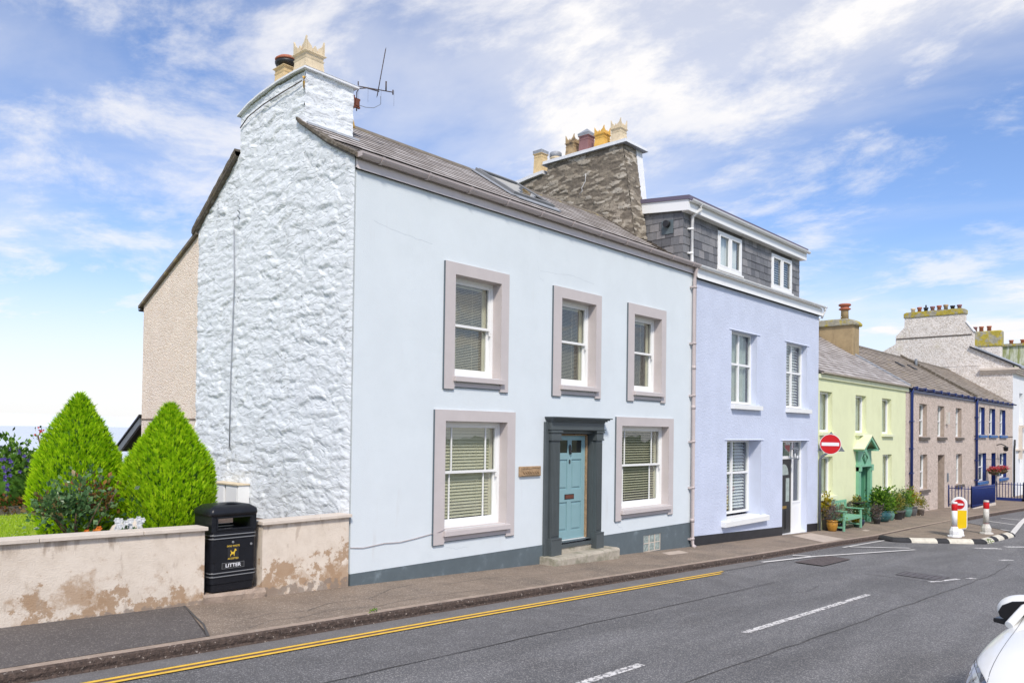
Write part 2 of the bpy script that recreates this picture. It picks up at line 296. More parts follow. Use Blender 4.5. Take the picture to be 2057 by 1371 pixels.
def stonewall_mat():
    """whitewashed rubble: shallow stones, chiselled nicks, greyer in the joints and nicks"""
    m = M['white_stone']; n = m.node_tree.nodes; l = m.node_tree.links; n.clear()
    o = n.new('ShaderNodeOutputMaterial'); p = n.new('ShaderNodeBsdfPrincipled'); l.new(p.outputs[0], o.inputs[0]); p.inputs['Roughness'].default_value = .75
    tc = n.new('ShaderNodeTexCoord')
    def mth(op, a, b=None):
        k = n.new('ShaderNodeMath'); k.operation = op
        for i, v in enumerate((a, b)):
            if v is None: continue
            if isinstance(v, (int, float)): k.inputs[i].default_value = v
            else: l.new(v, k.inputs[i])
        return k.outputs[0]
    def mr(x, a, b, c=0., d=1.):
        r = n.new('ShaderNodeMapRange'); r.interpolation_type = 'SMOOTHSTEP'; l.new(x, r.inputs[0])
        for i, v in zip((1,2,3,4), (a,b,c,d)): r.inputs[i].default_value = v
        return r.outputs[0]
    def noi(vec, sc, det, rg): 
        t = n.new('ShaderNodeTexNoise'); t.inputs['Scale'].default_value = sc; t.inputs['Detail'].default_value = det; t.inputs['Roughness'].default_value = rg; l.new(vec, t.inputs['Vector']); return t
    def mp(vec, sc, rot=(0,0,0)):
        t = n.new('ShaderNodeMapping'); t.inputs['Scale'].default_value = sc; t.inputs['Rotation'].default_value = rot; l.new(vec, t.inputs[0]); return t.outputs[0]
    src = tc.outputs['Object']
    wn = noi(src, 3.0, 3, .6); wv = n.new('ShaderNodeVectorMath'); wv.operation = 'SCALE'; l.new(wn.outputs['Color'], wv.inputs[0]); wv.inputs['Scale'].default_value = .30
    ad = n.new('ShaderNodeVectorMath'); ad.operation = 'ADD'; l.new(src, ad.inputs[0]); l.new(wv.outputs[0], ad.inputs[1])
    v = n.new('ShaderNodeTexVoronoi'); v.feature = 'DISTANCE_TO_EDGE'; v.inputs['Scale'].default_value = 1; l.new(mp(ad.outputs[0], (2.8, 2.8, 10)), v.inputs['Vector'])
    joint = mr(v.outputs['Distance'], .0, .22)
    s1 = noi(mp(ad.outputs[0], (2.6, 2.6, 12), (R(9), 0, R(5))), 1.6, 7, .66); step = mr(s1.outputs[0], .44, .52)
    s2 = noi(mp(src, (6, 6, 22), (R(-14), 0, 0)), 1.2, 6, .7); nick = mr(s2.outputs[0], .56, .66)
    h = mth('ADD', mth('MULTIPLY', joint, .62), mth('ADD', mth('MULTIPLY', step, .16), mth('MULTIPLY', s2.outputs[0], .55)))
    h = mth('SUBTRACT', h, mth('MULTIPLY', nick, .45))
    b = n.new('ShaderNodeBump'); b.inputs['Strength'].default_value = .9; b.inputs['Distance'].default_value = .0075; l.new(h, b.inputs['Height']); l.new(b.outputs[0], p.inputs['Normal'])
    patch = mr(noi(src, .9, 6, .6).outputs[0], .46, .66)
    g = mth('MULTIPLY', mth('MULTIPLY', mth('SUBTRACT', 1, joint), mr(s1.outputs[0], .56, .44)), .5)
    g = mth('ADD', g, mth('MULTIPLY', mr(s2.outputs[0], .575, .63), .85))
    g = mth('MULTIPLY', g, mth('ADD', .35, mth('MULTIPLY', patch, .65)))
    mx = n.new('ShaderNodeMixRGB'); l.new(g, mx.inputs[0]); mx.inputs[1].default_value = (.785, .825, .86, 1); mx.inputs[2].default_value = (.34, .355, .35, 1); l.new(mx.outputs[0], p.inputs['Base Color'])
stonewall_mat()
def stained_wall_mat():
    """cream render whose old repair patches and damp lie mostly in the lower half"""
    m = M['wall_render']; n = m.node_tree.nodes; l = m.node_tree.links; n.clear()
    o = n.new('ShaderNodeOutputMaterial'); p = n.new('ShaderNodeBsdfPrincipled'); l.new(p.outputs[0], o.inputs[0]); p.inputs['Roughness'].default_value = .9
    tc = n.new('ShaderNodeTexCoord'); src = tc.outputs['Object']; sp = n.new('ShaderNodeSeparateXYZ'); l.new(src, sp.inputs[0])
    def mr(x, a, b, c=0., d=1.):
        r = n.new('ShaderNodeMapRange'); r.interpolation_type = 'SMOOTHSTEP'; l.new(x, r.inputs[0])
        for i, v in zip((1,2,3,4), (a,b,c,d)): r.inputs[i].default_value = v
        return r.outputs[0]
    def noi(sc, det, rg, st=(1,1,1), off=(0,0,0)):
        mpn = n.new('ShaderNodeMapping'); mpn.inputs['Scale'].default_value = st; mpn.inputs['Location'].default_value = off; l.new(src, mpn.inputs[0])
        t = n.new('ShaderNodeTexNoise'); t.inputs['Scale'].default_value = sc; t.inputs['Detail'].default_value = det; t.inputs['Roughness'].default_value = rg; l.new(mpn.outputs[0], t.inputs['Vector']); return t.outputs[0]
    def add(a, b):
        k = n.new('ShaderNodeMath'); k.operation = 'ADD'
        for i, v in enumerate((a, b)):
            if isinstance(v, (int, float)): k.inputs[i].default_value = v
            else: l.new(v, k.inputs[i])
        return k.outputs[0]
    def mix(f, a, c):
        x = n.new('ShaderNodeMixRGB'); l.new(f, x.inputs[0])
        if isinstance(a, tuple): x.inputs[1].default_value = (*a, 1)
        else: l.new(a, x.inputs[1])
        x.inputs[2].default_value = (*c, 1); return x.outputs[0]
    gp = n.new('ShaderNodeNewGeometry'); l.new(gp.outputs['Position'], sp.inputs[0])
    low = mr(sp.outputs[2], 1.15, .45, -.09, .06)
    c = mix(mr(noi(4, 8, .7), .35, .75), (.76, .67, .565), (.64, .55, .45))
    c = mix(mr(add(noi(1.5, 9, .68, off=(.9,0,.3)), low), .53, .65, 0, .85), c, (.43, .29, .18))
    c = mix(mr(add(noi(2.6, 9, .72, off=(4.2,0,1)), low), .58, .63, 0, .9), c, (.40, .265, .16))
    c = mix(mr(noi(5.5, 6, .6, (1,1,.35), (1,2,3)), .60, .68, 0, .5), c, (.42, .33, .25))
    c = mix(mr(add(noi(6, 6, .6, (1.3,1.3,.25), (7,2,0)), mr(sp.outputs[2], .80, 1.15, -.3, .03)), .49, .66, 0, .7), c, (.33, .25, .18))
    c = mix(mr(add(noi(9, 5, .6), mr(sp.outputs[2], .42, .22, -.4, .1)), .50, .60, 0, .8), c, (.26, .21, .17))
    l.new(c, p.inputs['Base Color'])
    b = n.new('ShaderNodeBump'); b.inputs['Distance'].default_value = .008; l.new(noi(65, 5, .65), b.inputs['Height']); l.new(b.outputs[0], p.inputs['Normal'])
stained_wall_mat()
# ------------------------------------------------------------------ builders
ORG = {}
class B:
    def __init__(s): s.bm = bmesh.new(); s.lay = s.bm.faces.layers.float.new('rnd')
    def face(s, pts, r=None):
        try: f = s.bm.faces.new([s.bm.verts.new(p) for p in pts])
        except ValueError: return None
        f[s.lay] = random.random() if r is None else r
        return f
    def box(s, x0, x1, y0, y1, z0, z1, r=None):
        v = [s.bm.verts.new(p) for p in ((x0,y0,z0),(x1,y0,z0),(x1,y1,z0),(x0,y1,z0),(x0,y0,z1),(x1,y0,z1),(x1,y1,z1),(x0,y1,z1))]
        r = random.random() if r is None else r
        for q in ((0,3,2,1),(4,5,6,7),(0,1,5,4),(1,2,6,5),(2,3,7,6),(3,0,4,7)):
            f = s.bm.faces.new([v[i] for i in q]); f[s.lay] = r
        return s
    def obox(s, c, ax, ay, az, hx, hy, hz, r=None):
        c = Vector(c); ax, ay, az = (Vector(a).normalized() for a in (ax, ay, az)); r = random.random() if r is None else r
        v = [s.bm.verts.new(c + ax*hx*i + ay*hy*j + az*hz*k) for k in (-1,1) for (i,j) in ((-1,-1),(1,-1),(1,1),(-1,1))]
        for q in ((0,3,2,1),(4,5,6,7),(0,1,5,4),(1,2,6,5),(2,3,7,6),(3,0,4,7)):
            f = s.bm.faces.new([v[i] for i in q]); f[s.lay] = r
        return s
    def prism(s, poly, vec, r=None):       # polygon (list of 3D pts) swept along vec
        vec = Vector(vec); a = [s.bm.verts.new(p) for p in poly]; b = [s.bm.verts.new(Vector(p)+vec) for p in poly]; n = len(poly)
        r = random.random() if r is None else r
        fs = [s.bm.faces.new(a[::-1]), s.bm.faces.new(b)] + [s.bm.faces.new((a[i], a[(i+1)%n], b[(i+1)%n], b[i])) for i in range(n)]
        for f in fs: f[s.lay] = r
        return s
    def tube(s, pts, r, seg=8, cap=True, radii=None):
        pts = [Vector(p) for p in pts]; rings = []; up = Vector((0, 0, 1))
        for i, p in enumerate(pts):
            d = (pts[min(i+1, len(pts)-1)] - pts[max(i-1, 0)]).normalized()
            a = d.cross(up); 
            if a.length < .05: a = d.cross(Vector((1, 0, 0)))
            a.normalize(); b = d.cross(a).normalized(); rr = radii[i] if radii else r
            rings.append([s.bm.verts.new(p + (a*math.cos(t) + b*math.sin(t))*rr) for t in [2*math.pi*k/seg for k in range(seg)]])
        rv = random.random()
        for i in range(len(rings)-1):
            for k in range(seg):
                f = s.bm.faces.new((rings[i][k], rings[i][(k+1)%seg], rings[i+1][(k+1)%seg], rings[i+1][k])); f.smooth = True; f[s.lay] = rv
        if cap:
            for q in (rings[0][::-1], rings[-1]): s.bm.faces.new(q)[s.lay] = rv
        return s
    def lathe(s, c, prof, seg=16, square=False, rot=0.0, sx=1, sy=1, smooth=True):
        rings = []; seg = 4 if square else seg; rot = rot + (math.pi/4 if square else 0); kk = math.sqrt(2) if square else 1
        for (r, z) in prof:
            rings.append([s.bm.verts.new((c[0]+sx*kk*r*math.cos(rot+2*math.pi*k/seg), c[1]+sy*kk*r*math.sin(rot+2*math.pi*k/seg), c[2]+z)) for k in range(seg)])
        rv = random.random()
        for i in range(len(rings)-1):
            for k in range(seg):
                f = s.bm.faces.new((rings[i][k], rings[i][(k+1)%seg], rings[i+1][(k+1)%seg], rings[i+1][k])); f.smooth = smooth and not square; f[s.lay] = rv
        s.bm.faces.new(rings[0][::-1])[s.lay] = rv; s.bm.faces.new(rings[-1])[s.lay] = rv
        return s
    def build(s, name, material, parent=None, smooth=False, bevel=0, normals=True):
        if normals: bmesh.ops.recalc_face_normals(s.bm, faces=s.bm.faces)
        me = bpy.data.meshes.new(name)
        off = ORG.get(parent.name, Vector((0,0,0))) if parent else Vector((0,0,0))
        if parent: bmesh.ops.translate(s.bm, verts=s.bm.verts, vec=-off)
        s.bm.to_mesh(me); s.bm.free()
        if smooth:
            for p in me.polygons: p.use_smooth = True
        mm = material if isinstance(material, list) else [material]
        for x in mm: me.materials.append(M[x] if isinstance(x, str) else x)
        o = bpy.data.objects.new(name, me); COL.objects.link(o)
        if parent: o.parent = parent
        ORG[o.name] = off
        if bevel:
            b = o.modifiers.new('bevel', 'BEVEL'); b.width = bevel; b.segments = 2; b.limit_method = 'ANGLE'; b.angle_limit = R(40)
        return o
def thing(name, loc, label, cat, group=None):
    o = bpy.data.objects.new(name, None); COL.objects.link(o); o.location = loc; ORG[o.name] = Vector(loc); o.empty_display_size = .2
    o['label'] = label; o['category'] = cat
    if group: o['group'] = group
    return o
def tag(o, label, cat, group=None):
    o['label'] = label; o['category'] = cat
    if group: o['group'] = group
    return o
def lab(o, label): o['label'] = label; return o
def struct(o, kind='structure'): o['kind'] = kind; return o
def rebase(o, loc):                      # give a one-mesh thing its origin at its base
    loc = Vector(loc); o.data.transform(Matrix.Translation(-loc)); o.location = loc; ORG[o.name] = loc; return o
def copy_thing(src, loc, label, rotz=0.0):
    c = src.copy(); COL.objects.link(c); c.location = loc; c.rotation_euler = (0, 0, rotz); c['label'] = label
    for ch in src.children:
        d = ch.copy(); COL.objects.link(d); d.parent = c
        for g in ch.children:
            e = g.copy(); COL.objects.link(e); e.parent = d
    ORG[c.name] = Vector(loc)
    return c

def wall(b, x0, x1, z0, z1, holes, y, depth, step=None, back=True):
    """wall face at y (front, towards -Y) with rectangular holes (hx0,hx1,hz0,hz1[,depth]) and reveals"""
    xs = sorted({x0, x1, *[v for h in holes for v in h[:2] if x0 < v < x1]}); zs = sorted({z0, z1, *[v for h in holes for v in h[2:4] if z0 < v < z1]})
    for yy in ((y, y+depth) if back else (y,)):
        for i in range(len(xs)-1):
            for j in range(len(zs)-1):
                cx, cz = (xs[i]+xs[i+1])/2, (zs[j]+zs[j+1])/2
                if any(h[0] < cx < h[1] and h[2] < cz < h[3] for h in holes): continue
                q = [(xs[i],yy,zs[j]),(xs[i+1],yy,zs[j]),(xs[i+1],yy,zs[j+1]),(xs[i],yy,zs[j+1])]
                b.face(q if yy == y else q[::-1], .5)
    for (a, c, d, e) in ((x0,x0,z0,z1),(x1,x1,z0,z1)):
        q = [(a,y,d),(a,y+depth,d),(a,y+depth,e),(a,y,e)]; b.face(q[::-1] if a == x0 else q, .5)
    b.face([(x0,y,z1),(x1,y,z1),(x1,y+depth,z1),(x0,y+depth,z1)], .5)
def reveals(b, h, y, depth):
    x0, x1, z0, z1 = h[:4]
    b.face([(x0,y,z0),(x0,y,z1),(x0,y+depth,z1),(x0,y+depth,z0)], .5)
    b.face([(x1,y,z0),(x1,y+depth,z0),(x1,y+depth,z1),(x1,y,z1)], .5)
    b.face([(x0,y,z1),(x1,y,z1),(x1,y+depth,z1),(x0,y+depth,z1)], .5)
    b.face([(x0,y,z0),(x0,y+depth,z0),(x1,y+depth,z0),(x1,y,z0)], .5)

def polyat(prof, s):
    """point and up-slope direction at arc length s on a (Y,z) polyline"""
    for i in range(len(prof)-1):
        a, c = Vector(prof[i]), Vector(prof[i+1]); l = (c-a).length
        if s <= l or i == len(prof)-2:
            d = (c-a).normalized(); return a + d*s, d
        s -= l
def plen(prof): return sum((Vector(prof[i+1])-Vector(prof[i])).length for i in range(len(prof)-1))
def slates(b, x0, x1, prof, course=.17, w=.26, th=.011, sag=None, skip=None, deck=None):
    T = plen(prof); n = int(T/course)
    for r in range(n+1):
        s0 = r*course
        if s0 > T-.03: break
        p, d = polyat(prof, s0); ln = min(course*1.25, T-s0+.02); nv = Vector((-d.y, d.x))
        if nv.y < 0: nv = -nv
        x = x0 - (w*random.uniform(.35, .65) if r % 2 else random.uniform(0, .06))
        while x < x1:
            ww = w*random.uniform(.9, 1.1); a = max(x, x0); c = min(x+ww-.003, x1); x += ww
            if c-a < .03: continue
            j = random.uniform(-.0015, .0015); t = th*random.uniform(.92, 1.1)
            lo = p + d*j; hi = p + d*ln
            zs = (sag((a+c)/2, s0) if sag else 0)
            if skip and skip((a+c)/2, s0): continue
            def P(xx, q, h): v = q + nv*h; return (xx, v.x, v.y+zs)
            r_ = random.random()
            A0, A1 = P(a, lo, .004+t*.55), P(c, lo, .004+t*.55); T0, T1 = P(a, lo, .004+t*1.55), P(c, lo, .004+t*1.55)
            H0, H1 = P(a, hi, .006), P(c, hi, .006)
            b.face([T0, T1, H1, H0], .3+r_*.7); b.face([A0, A1, T1, T0], .0); b.face([A0, T0, H0], r_); b.face([A1, H1, T1], r_)  # lower edges take the darkest tone: shadow gap put into the colour
    # deck below
    X0 = x0
    for i in range(len(prof)-1):
        (ya, za), (yb, zb) = prof[i], prof[i+1]
        x0 = deck if (deck and i >= 2) else X0
        if sag: za -= .02; zb -= .02
        b.face([(x0,ya,za),(x1,ya,za),(x1,yb,zb),(x0,yb,zb)], .1); b.face([(x0,ya,za-.05),(x0,yb,zb-.05),(x1,yb,zb-.05),(x1,ya,za-.05)], .1)
        b.face([(x0,ya,za-.05),(x0,ya,za),(x0,yb,zb),(x0,yb,zb-.05)], .1); b.face([(x1,ya,za-.05),(x1,yb,zb-.05),(x1,yb,zb),(x1,ya,za)], .1)
def halfgutter(b, x0, x1, y, z, r=.06, seg=8, flip=1):
    pts = [(y - r*math.cos(math.pi*k/seg), z - r*math.sin(math.pi*k/seg)) for k in range(seg+1)]
    inn = [(y - (r-.006)*math.cos(math.pi*k/seg), z - (r-.006)*math.sin(math.pi*k/seg)) for k in range(seg+1)][::-1]
    b.prism([(x0, p[0], p[1]) for p in pts+inn], (x1-x0, 0, 0))
def brackets(parent, mt, xs, y, z, r=.07):
    for x in xs:
        b = B()
        pts = [(y - r*math.cos(math.pi*k/8), z - r*math.sin(math.pi*k/8)) for k in range(9)]
        inn = [(y - (r-.012)*math.cos(math.pi*k/8), z - (r-.012)*math.sin(math.pi*k/8)) for k in range(9)][::-1]
        b.prism([(x, p[0], p[1]) for p in pts+inn], (.045, 0, 0)); b.build('gutter_bracket', mt, parent)

def blind(b, x0, x1, z0, z1, y, pitch=.027, tilt=35, cords=2):
    z = z0 + pitch; hw = pitch*.55; t = R(tilt)
    while z < z1:
        dy, dz = hw*math.cos(t), hw*math.sin(t); j = random.uniform(-.001, .001)
        b.face([(x0,y-dy,z-dz+j),(x1,y-dy,z-dz),(x1,y+dy,z+dz),(x0,y+dy,z+dz+j)]); z += pitch
    b.box(x0, x1, y-.015, y+.015, z1-.02, z1+.02)
    for k in range(cords):
        xx = x0 + (x1-x0)*(k+.6)/(cords+.2); b.box(xx-.0015, xx+.0015, y-hw-.003, y-hw-.001, z0, z1)
def sash_window(house, x0, x1, z0, z1, y, bars=False, mat_blind='blind_cream', pitch=.027, tilt=35, label=None, gapL=0, drop=0):
    """double-hung sash filling the opening: frame, upper and lower sash, panes, blind"""
    f = B(); t = .055
    f.box(x0, x0+t, y, y+.11, z0, z1); f.box(x1-t, x1, y, y+.11, z0, z1); f.box(x0+t, x1-t, y, y+.11, z1-t, z1); f.box(x0+t, x1-t, y-.03, y+.11, z0, z0+.05)
    w = f.build('window', 'white_paint', house, bevel=.004)
    if label: w['label'] = label
    zm = z0 + (z1-z0)*.52; a, c = x0+t, x1-t; s = .05
    def sash(za, zb, yy, top, bot):
        q = B(); q.box(a, a+s, yy, yy+.04, za, zb); q.box(c-s, c, yy, yy+.04, za, zb); q.box(a+s, c-s, yy, yy+.04, zb-top, zb); q.box(a+s, c-s, yy, yy+.04, za, za+bot)
        if bars:
            ww = c-a-2*s
            for fx in (.18, .82): q.box(a+s+ww*fx-.011, a+s+ww*fx+.011, yy+.006, yy+.034, za+bot, zb-top)
        q.build('sash', 'white_paint', w, bevel=.003)
    sash(zm-.025, z1-t, y+.015, .05, .045); sash(z0+.05, zm+.02, y+.06, .045, .085)
    g = B(); g.box(a+s, c-s, y+.032, y+.036, zm+.02, z1-t-.05); g.box(a+s, c-s, y+.078, y+.082, z0+.05+.085, zm-.025); g.build('glass', 'glass', w)
    h = B(); h.box(c-.045, c-.015, y-.006, y+.014, zm-.11, zm-.03); h.prism([(c-.05,y-.008,zm-.03),(c-.01,y-.008,zm-.03),(c-.01,y-.008,zm-.055),(c-.035,y-.008,zm-.07)], (0,.02,0)); h.build('sash_horn', 'white_paint', w)
    k = B(); blind(k, a+.03, c-.03-gapL, z0+.12+drop, z1-t-.06, y+.135, pitch, tilt); k.build('blind', mat_blind, w, normals=False)
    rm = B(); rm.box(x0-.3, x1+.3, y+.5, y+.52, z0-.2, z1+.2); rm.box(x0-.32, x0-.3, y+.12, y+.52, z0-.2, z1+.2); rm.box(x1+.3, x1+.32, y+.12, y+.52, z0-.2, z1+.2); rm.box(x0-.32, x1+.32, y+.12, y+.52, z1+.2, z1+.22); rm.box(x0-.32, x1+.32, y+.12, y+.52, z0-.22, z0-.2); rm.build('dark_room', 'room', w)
    ct = B(); ct.box(c-.10, c-.012, y+.115, y+.14, z0+.06, z1-.06); ct.build('inner_lining', 'blind_cream', w)
    return w
def casement(house, x0, x1, z0, z1, y, cols=2, rows=1, frame='upvc', t=.06, back='blind_white', pitch=.06, tilt=62, split=.5, label=None, inner='blind', div=.5):
    f = B(); f.box(x0, x0+t, y, y+.07, z0, z1); f.box(x1-t, x1, y, y+.07, z0, z1); f.box(x0+t, x1-t, y, y+.07, z1-t, z1); f.box(x0+t, x1-t, y-.02, y+.07, z0, z0+t)
    xs = [x0+t, x1-t]
    if cols == 2: xm = x0+(x1-x0)*div; f.box(xm-.03, xm+.03, y-.004, y+.066, z0+t, z1-t)
    if rows == 2:
        zm = z0+(z1-z0)*split
        if cols == 2: f.box(x0+t, xm-.03, y, y+.064, zm-.03, zm+.03); f.box(xm+.03, x1-t, y, y+.064, zm-.03, zm+.03)
        else: f.box(x0+t, x1-t, y, y+.064, zm-.03, zm+.03)
    w = f.build('window', frame, house, bevel=.004)
    if label: w['label'] = label
    B().box(x0+t, x1-t, y+.035, y+.04, z0+t, z1-t).build('glass', 'glass', w)
    k = B()
    if inner == 'blind': blind(k, x0+t, x1-t, z0+t, z1-t, y+.14, pitch, tilt, 0)
    else:
        n = 26; 
        for i in range(n):
            xa = x0+t+(x1-x0-2*t)*i/n; xb = x0+t+(x1-x0-2*t)*(i+1)/n; ya = y+.13+.018*math.sin(i*1.7); yb = y+.13+.018*math.sin((i+1)*1.7)
            k.face([(xa,ya,z0+t),(xb,yb,z0+t),(xb,yb,z1-t),(xa,ya,z1-t)], .5)
    k.build(inner, back, w, normals=False)
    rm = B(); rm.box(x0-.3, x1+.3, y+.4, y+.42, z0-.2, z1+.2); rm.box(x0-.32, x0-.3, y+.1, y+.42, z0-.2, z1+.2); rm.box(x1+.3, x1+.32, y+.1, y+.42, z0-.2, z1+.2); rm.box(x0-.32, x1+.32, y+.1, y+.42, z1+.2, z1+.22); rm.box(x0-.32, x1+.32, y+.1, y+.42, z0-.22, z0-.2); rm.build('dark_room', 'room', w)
    return w

def text(s, size, loc, rot, name, material, parent, ext=.002, off=0, sx=1):
    c = bpy.data.curves.new(name, 'FONT'); c.body = s; c.size = size; c.extrude = ext; c.align_x = 'CENTER'; c.align_y = 'CENTER'; c.offset = off
    t = bpy.data.objects.new(name, c); COL.objects.link(t)
    bpy.context.view_layer.update(); dg = bpy.context.evaluated_depsgraph_get()
    me = bpy.data.meshes.new_from_object(t.evaluated_get(dg)); bpy.data.objects.remove(t); bpy.data.curves.remove(c)
    me.transform(Matrix.Translation(Vector(loc) - (ORG[parent.name] if parent else Vector((0,0,0)))) @ rot.to_4x4() @ Matrix.Diagonal((sx,1,1,1)))
    me.materials.clear(); me.materials.append(M[material])
    o = bpy.data.objects.new(name, me); COL.objects.link(o); o.parent = parent; ORG[o.name] = ORG[parent.name] if parent else Vector((0,0,0)); return o
FRONT = Matrix(((1,0,0),(0,0,-1),(0,1,0)))      # text lying in XZ, facing -Y

def stonefn(sy, sz, amp, edge, fine, seed=0.0, gap=1.0):
    """rubble relief: each stone a tilted facet with a narrow joint; returns (height, cell value, joint)"""
    def f(u, v):
        w1 = noise.noise(Vector((u*1.1+seed, v*1.1, 5.1)))*.5
        p = Vector((u*sy + w1 + .22*noise.noise(Vector((u*7, v*9, 2.0+seed))), v*sz + w1*.8 + .22*noise.noise(Vector((u*6, v*10, 9.0))), seed))
        d, pts = noise.voronoi(p)
        e = d[1]-d[0]; q = pts[0]; c = noise.cell(q*7.3+Vector((.5,.5,.5))); c2 = noise.cell(q*5.1+Vector((3.5,1.5,.5))); c3 = noise.cell(q*3.7+Vector((7.5,2.5,.5)))
        l = p-q; h = min(1, e/edge); h = h*h*(3-2*h)
        hh = amp*(.7*(c-.5) + (c2-.35)*1.1*l.y + (c3-.5)*.9*l.x) + gap*amp*.6*(h-1)
        r = noise.noise(Vector((u*5+v*6, v*19-u*3, 3+seed))); r = 1-abs(r)*2
        hh += fine*(.5*r + noise.fractal(Vector((u*8, v*15, 1.0+seed)), .8, 2.1, 4))
        return hh, c, h
    return f
def relief(b, uvs, place, fn, attr=False):
    """uvs: rows of (u,v) points; place(u,v,h) -> 3D"""
    rows = []; info = []
    for row in uvs:
        rr = []; ii = []
        for (u, v) in row:
            h, c, e = fn(u, v); rr.append(b.bm.verts.new(place(u, v, h))); ii.append((c, e))
        rows.append(rr); info.append(ii)
    for i in range(len(rows)-1):
        for j in range(len(rows[i])-1):
            f = b.bm.faces.new((rows[i][j], rows[i][j+1], rows[i+1][j+1], rows[i+1][j])); f.smooth = True
            c, e = info[i][j]
            f[b.lay] = (.25+.75*c) if e > .3 else .08

# ================================================================== SETTING
def xsteps(x0, x1, step=1.0):
    xs = {x0, x1}; xs |= {g for g in GX if x0 < g < x1}; k = math.ceil(x0/step)
    while k*step < x1: xs.add(k*step); k += 1
    return sorted(xs)
def sheet(b, x0, x1, ya, yb, off, step=1.0):
    """ground-hugging sheet; ya, yb are numbers or functions of x"""
    fa = ya if callable(ya) else (lambda x: ya); fb = yb if callable(yb) else (lambda x: yb)
    xs = xsteps(x0, x1, step)
    for i in range(len(xs)-1):
        a, c = xs[i], xs[i+1]
        if c-a < 1e-4: continue
        b.face([(a, fa(a), zg(a)+off), (c, fa(c), zg(c)+off), (c, fb(c), zg(c)+off), (a, fb(a), zg(a)+off)])
def ribbon(b, pts, w, off, wob=0.0):
    """painted line / seam through (x,y) points"""
    P = []
    for i in range(len(pts)-1):
        (xa, ya), (xb, yb) = pts[i], pts[i+1]; n = max(1, int(math.hypot(xb-xa, yb-ya)/.4))
        for k in range(n): P.append((xa+(xb-xa)*k/n, ya+(yb-ya)*k/n))
    P.append(pts[-1]); Lr = []
    for i, (x, y) in enumerate(P):
        a, c = P[max(i-1, 0)], P[min(i+1, len(P)-1)]; dx, dy = c[0]-a[0], c[1]-a[1]; l = math.hypot(dx, dy) or 1
        o = random.uniform(-wob, wob); ww = w*(1+(random.uniform(-.3, .3) if wob else 0))/2
        nx, ny = -dy/l, dx/l; x += nx*o; y += ny*o
        Lr.append(((x+nx*ww, y+ny*ww), (x-nx*ww, y-ny*ww)))
    for i in range(len(Lr)-1):
        (a, c), (d, e) = Lr[i], Lr[i+1]
        b.face([(c[0],c[1],zg(c[0])+off), (e[0],e[1],zg(e[0])+off), (d[0],d[1],zg(d[0])+off), (a[0],a[1],zg(a[0])+off)])
RD = -.12
b = B()                                   # ground: one sheet from behind the camera down to the shore
gx = sorted(set([-600, -300, -200, -60, -30, 2.5, 6.95, 17, 25, 36, 50, 80, 120, 200, 400, 900])); gy = [-400, -60, -12, 0, 9, 12, 15, 22, 40, 80, 140]
def gz(x, y):
    base = zg(x) - .35 if y <= 12 else zg(x) - .35 - (13.0)*min(1, (y-12)/70)
    return base
for i in range(len(gx)-1):
    for j in range(len(gy)-1):
        q = [(gx[i],gy[j]),(gx[i+1],gy[j]),(gx[i+1],gy[j+1]),(gx[i],gy[j+1])]
        b.face([(x, y, gz(x, y)) for x, y in q])
struct(b.build('ground', 'ground'))
b = B(); b.face([(-9000,70,-12),(9000,70,-12),(9000,15000,-12),(-9000,15000,-12)]); struct(b.build('sea', 'sea'))
b = B()                                   # far coast across the bay, haze put into its colour
N_ = 90; P_ = []
for i in range(N_+1):
    a = R(30 + 120*i/N_); r = 8200; h = 95 + 45*noise.noise(Vector((i*.11, 1, 0))) + 12*noise.noise(Vector((i*.5, 3, 0)))
    P_.append((r*math.cos(a), r*math.sin(a), h))
for i in range(N_):
    (x0, y0, h0), (x1, y1, h1) = P_[i], P_[i+1]
    b.face([(x0,y0,-13),(x1,y1,-13),(x1*1.02,y1*1.02,h1),(x0*1.02,y0*1.02,h0)]); b.face([(x0*1.02,y0*1.02,h0),(x1*1.02,y1*1.02,h1),(x1*1.15,y1*1.15,-13),(x0*1.15,y0*1.15,-13)])
struct(b.build('hills', 'coast'))
b = B(); b.prism([(-90,1500,-12.5),(-90,1512,-12.5),(-90,1510,-9.6),(-90,1502,-9.6)], (380, 260, 0)); bw = tag(b.build('breakwater', 'old_sill'), 'thin dark breakwater lying far out on the sea', 'breakwater')
b = B(); b.lathe((100, 1640, -9.7), [(2.2,0),(1.7,9),(2.1,9.2),(2.1,9.8),(1.2,10),(1.1,12),(.2,13)], 12)
tag(rebase(b.build('lighthouse', 'grey_dash'), (100,1640,-9.7)), 'tiny lighthouse at the end of the far breakwater', 'lighthouse')

b = B(); sheet(b, -40, 90, lambda x: -9.35, lambda x: kerbY(x)-.0, RD); struct(b.build('road', 'asphalt'))
b = B(); sheet(b, -40, 14.05, -3.42, lambda x: kerbY(x)-.0, RD+.004); struct(b.build('road_trench', 'asphalt_b'))
b = B(); sheet(b, -40, 16.5, -2.10, lambda x: kerbY(x)-.0, RD+.008); struct(b.build('road_channel', 'asphalt_gutter'))
b = B(); sheet(b, -40, 90, lambda x: -14, lambda x: -9.35, 0.0); struct(b.build('near_pavement', 'pave_dark'))
b = B(); sheet(b, -40, 90, lambda x: kerbY(x)+.14, .0, 0.0, 1.0); struct(b.build('pavement', 'pave'))
b = B()
xs = xsteps(-40, 4.25, 1.0)
for i in range(len(xs)-1):
    a, c = xs[i], xs[i+1]; f = lambda x, y: (x, y, zg(x)+.005)
    if c < 4.25: b.face([f(a, kerbY(a)+.14), f(c, kerbY(c)+.14), f(c, -.002), f(a, -.002)])
    else: b.face([f(a, kerbY(a)+.14), f(3.97, kerbY(3.97)+.14), f(4.42, -.25), f(4.5, -.002), f(a, -.002)])
struct(b.build('pavement_asphalt', 'pave_dark'))
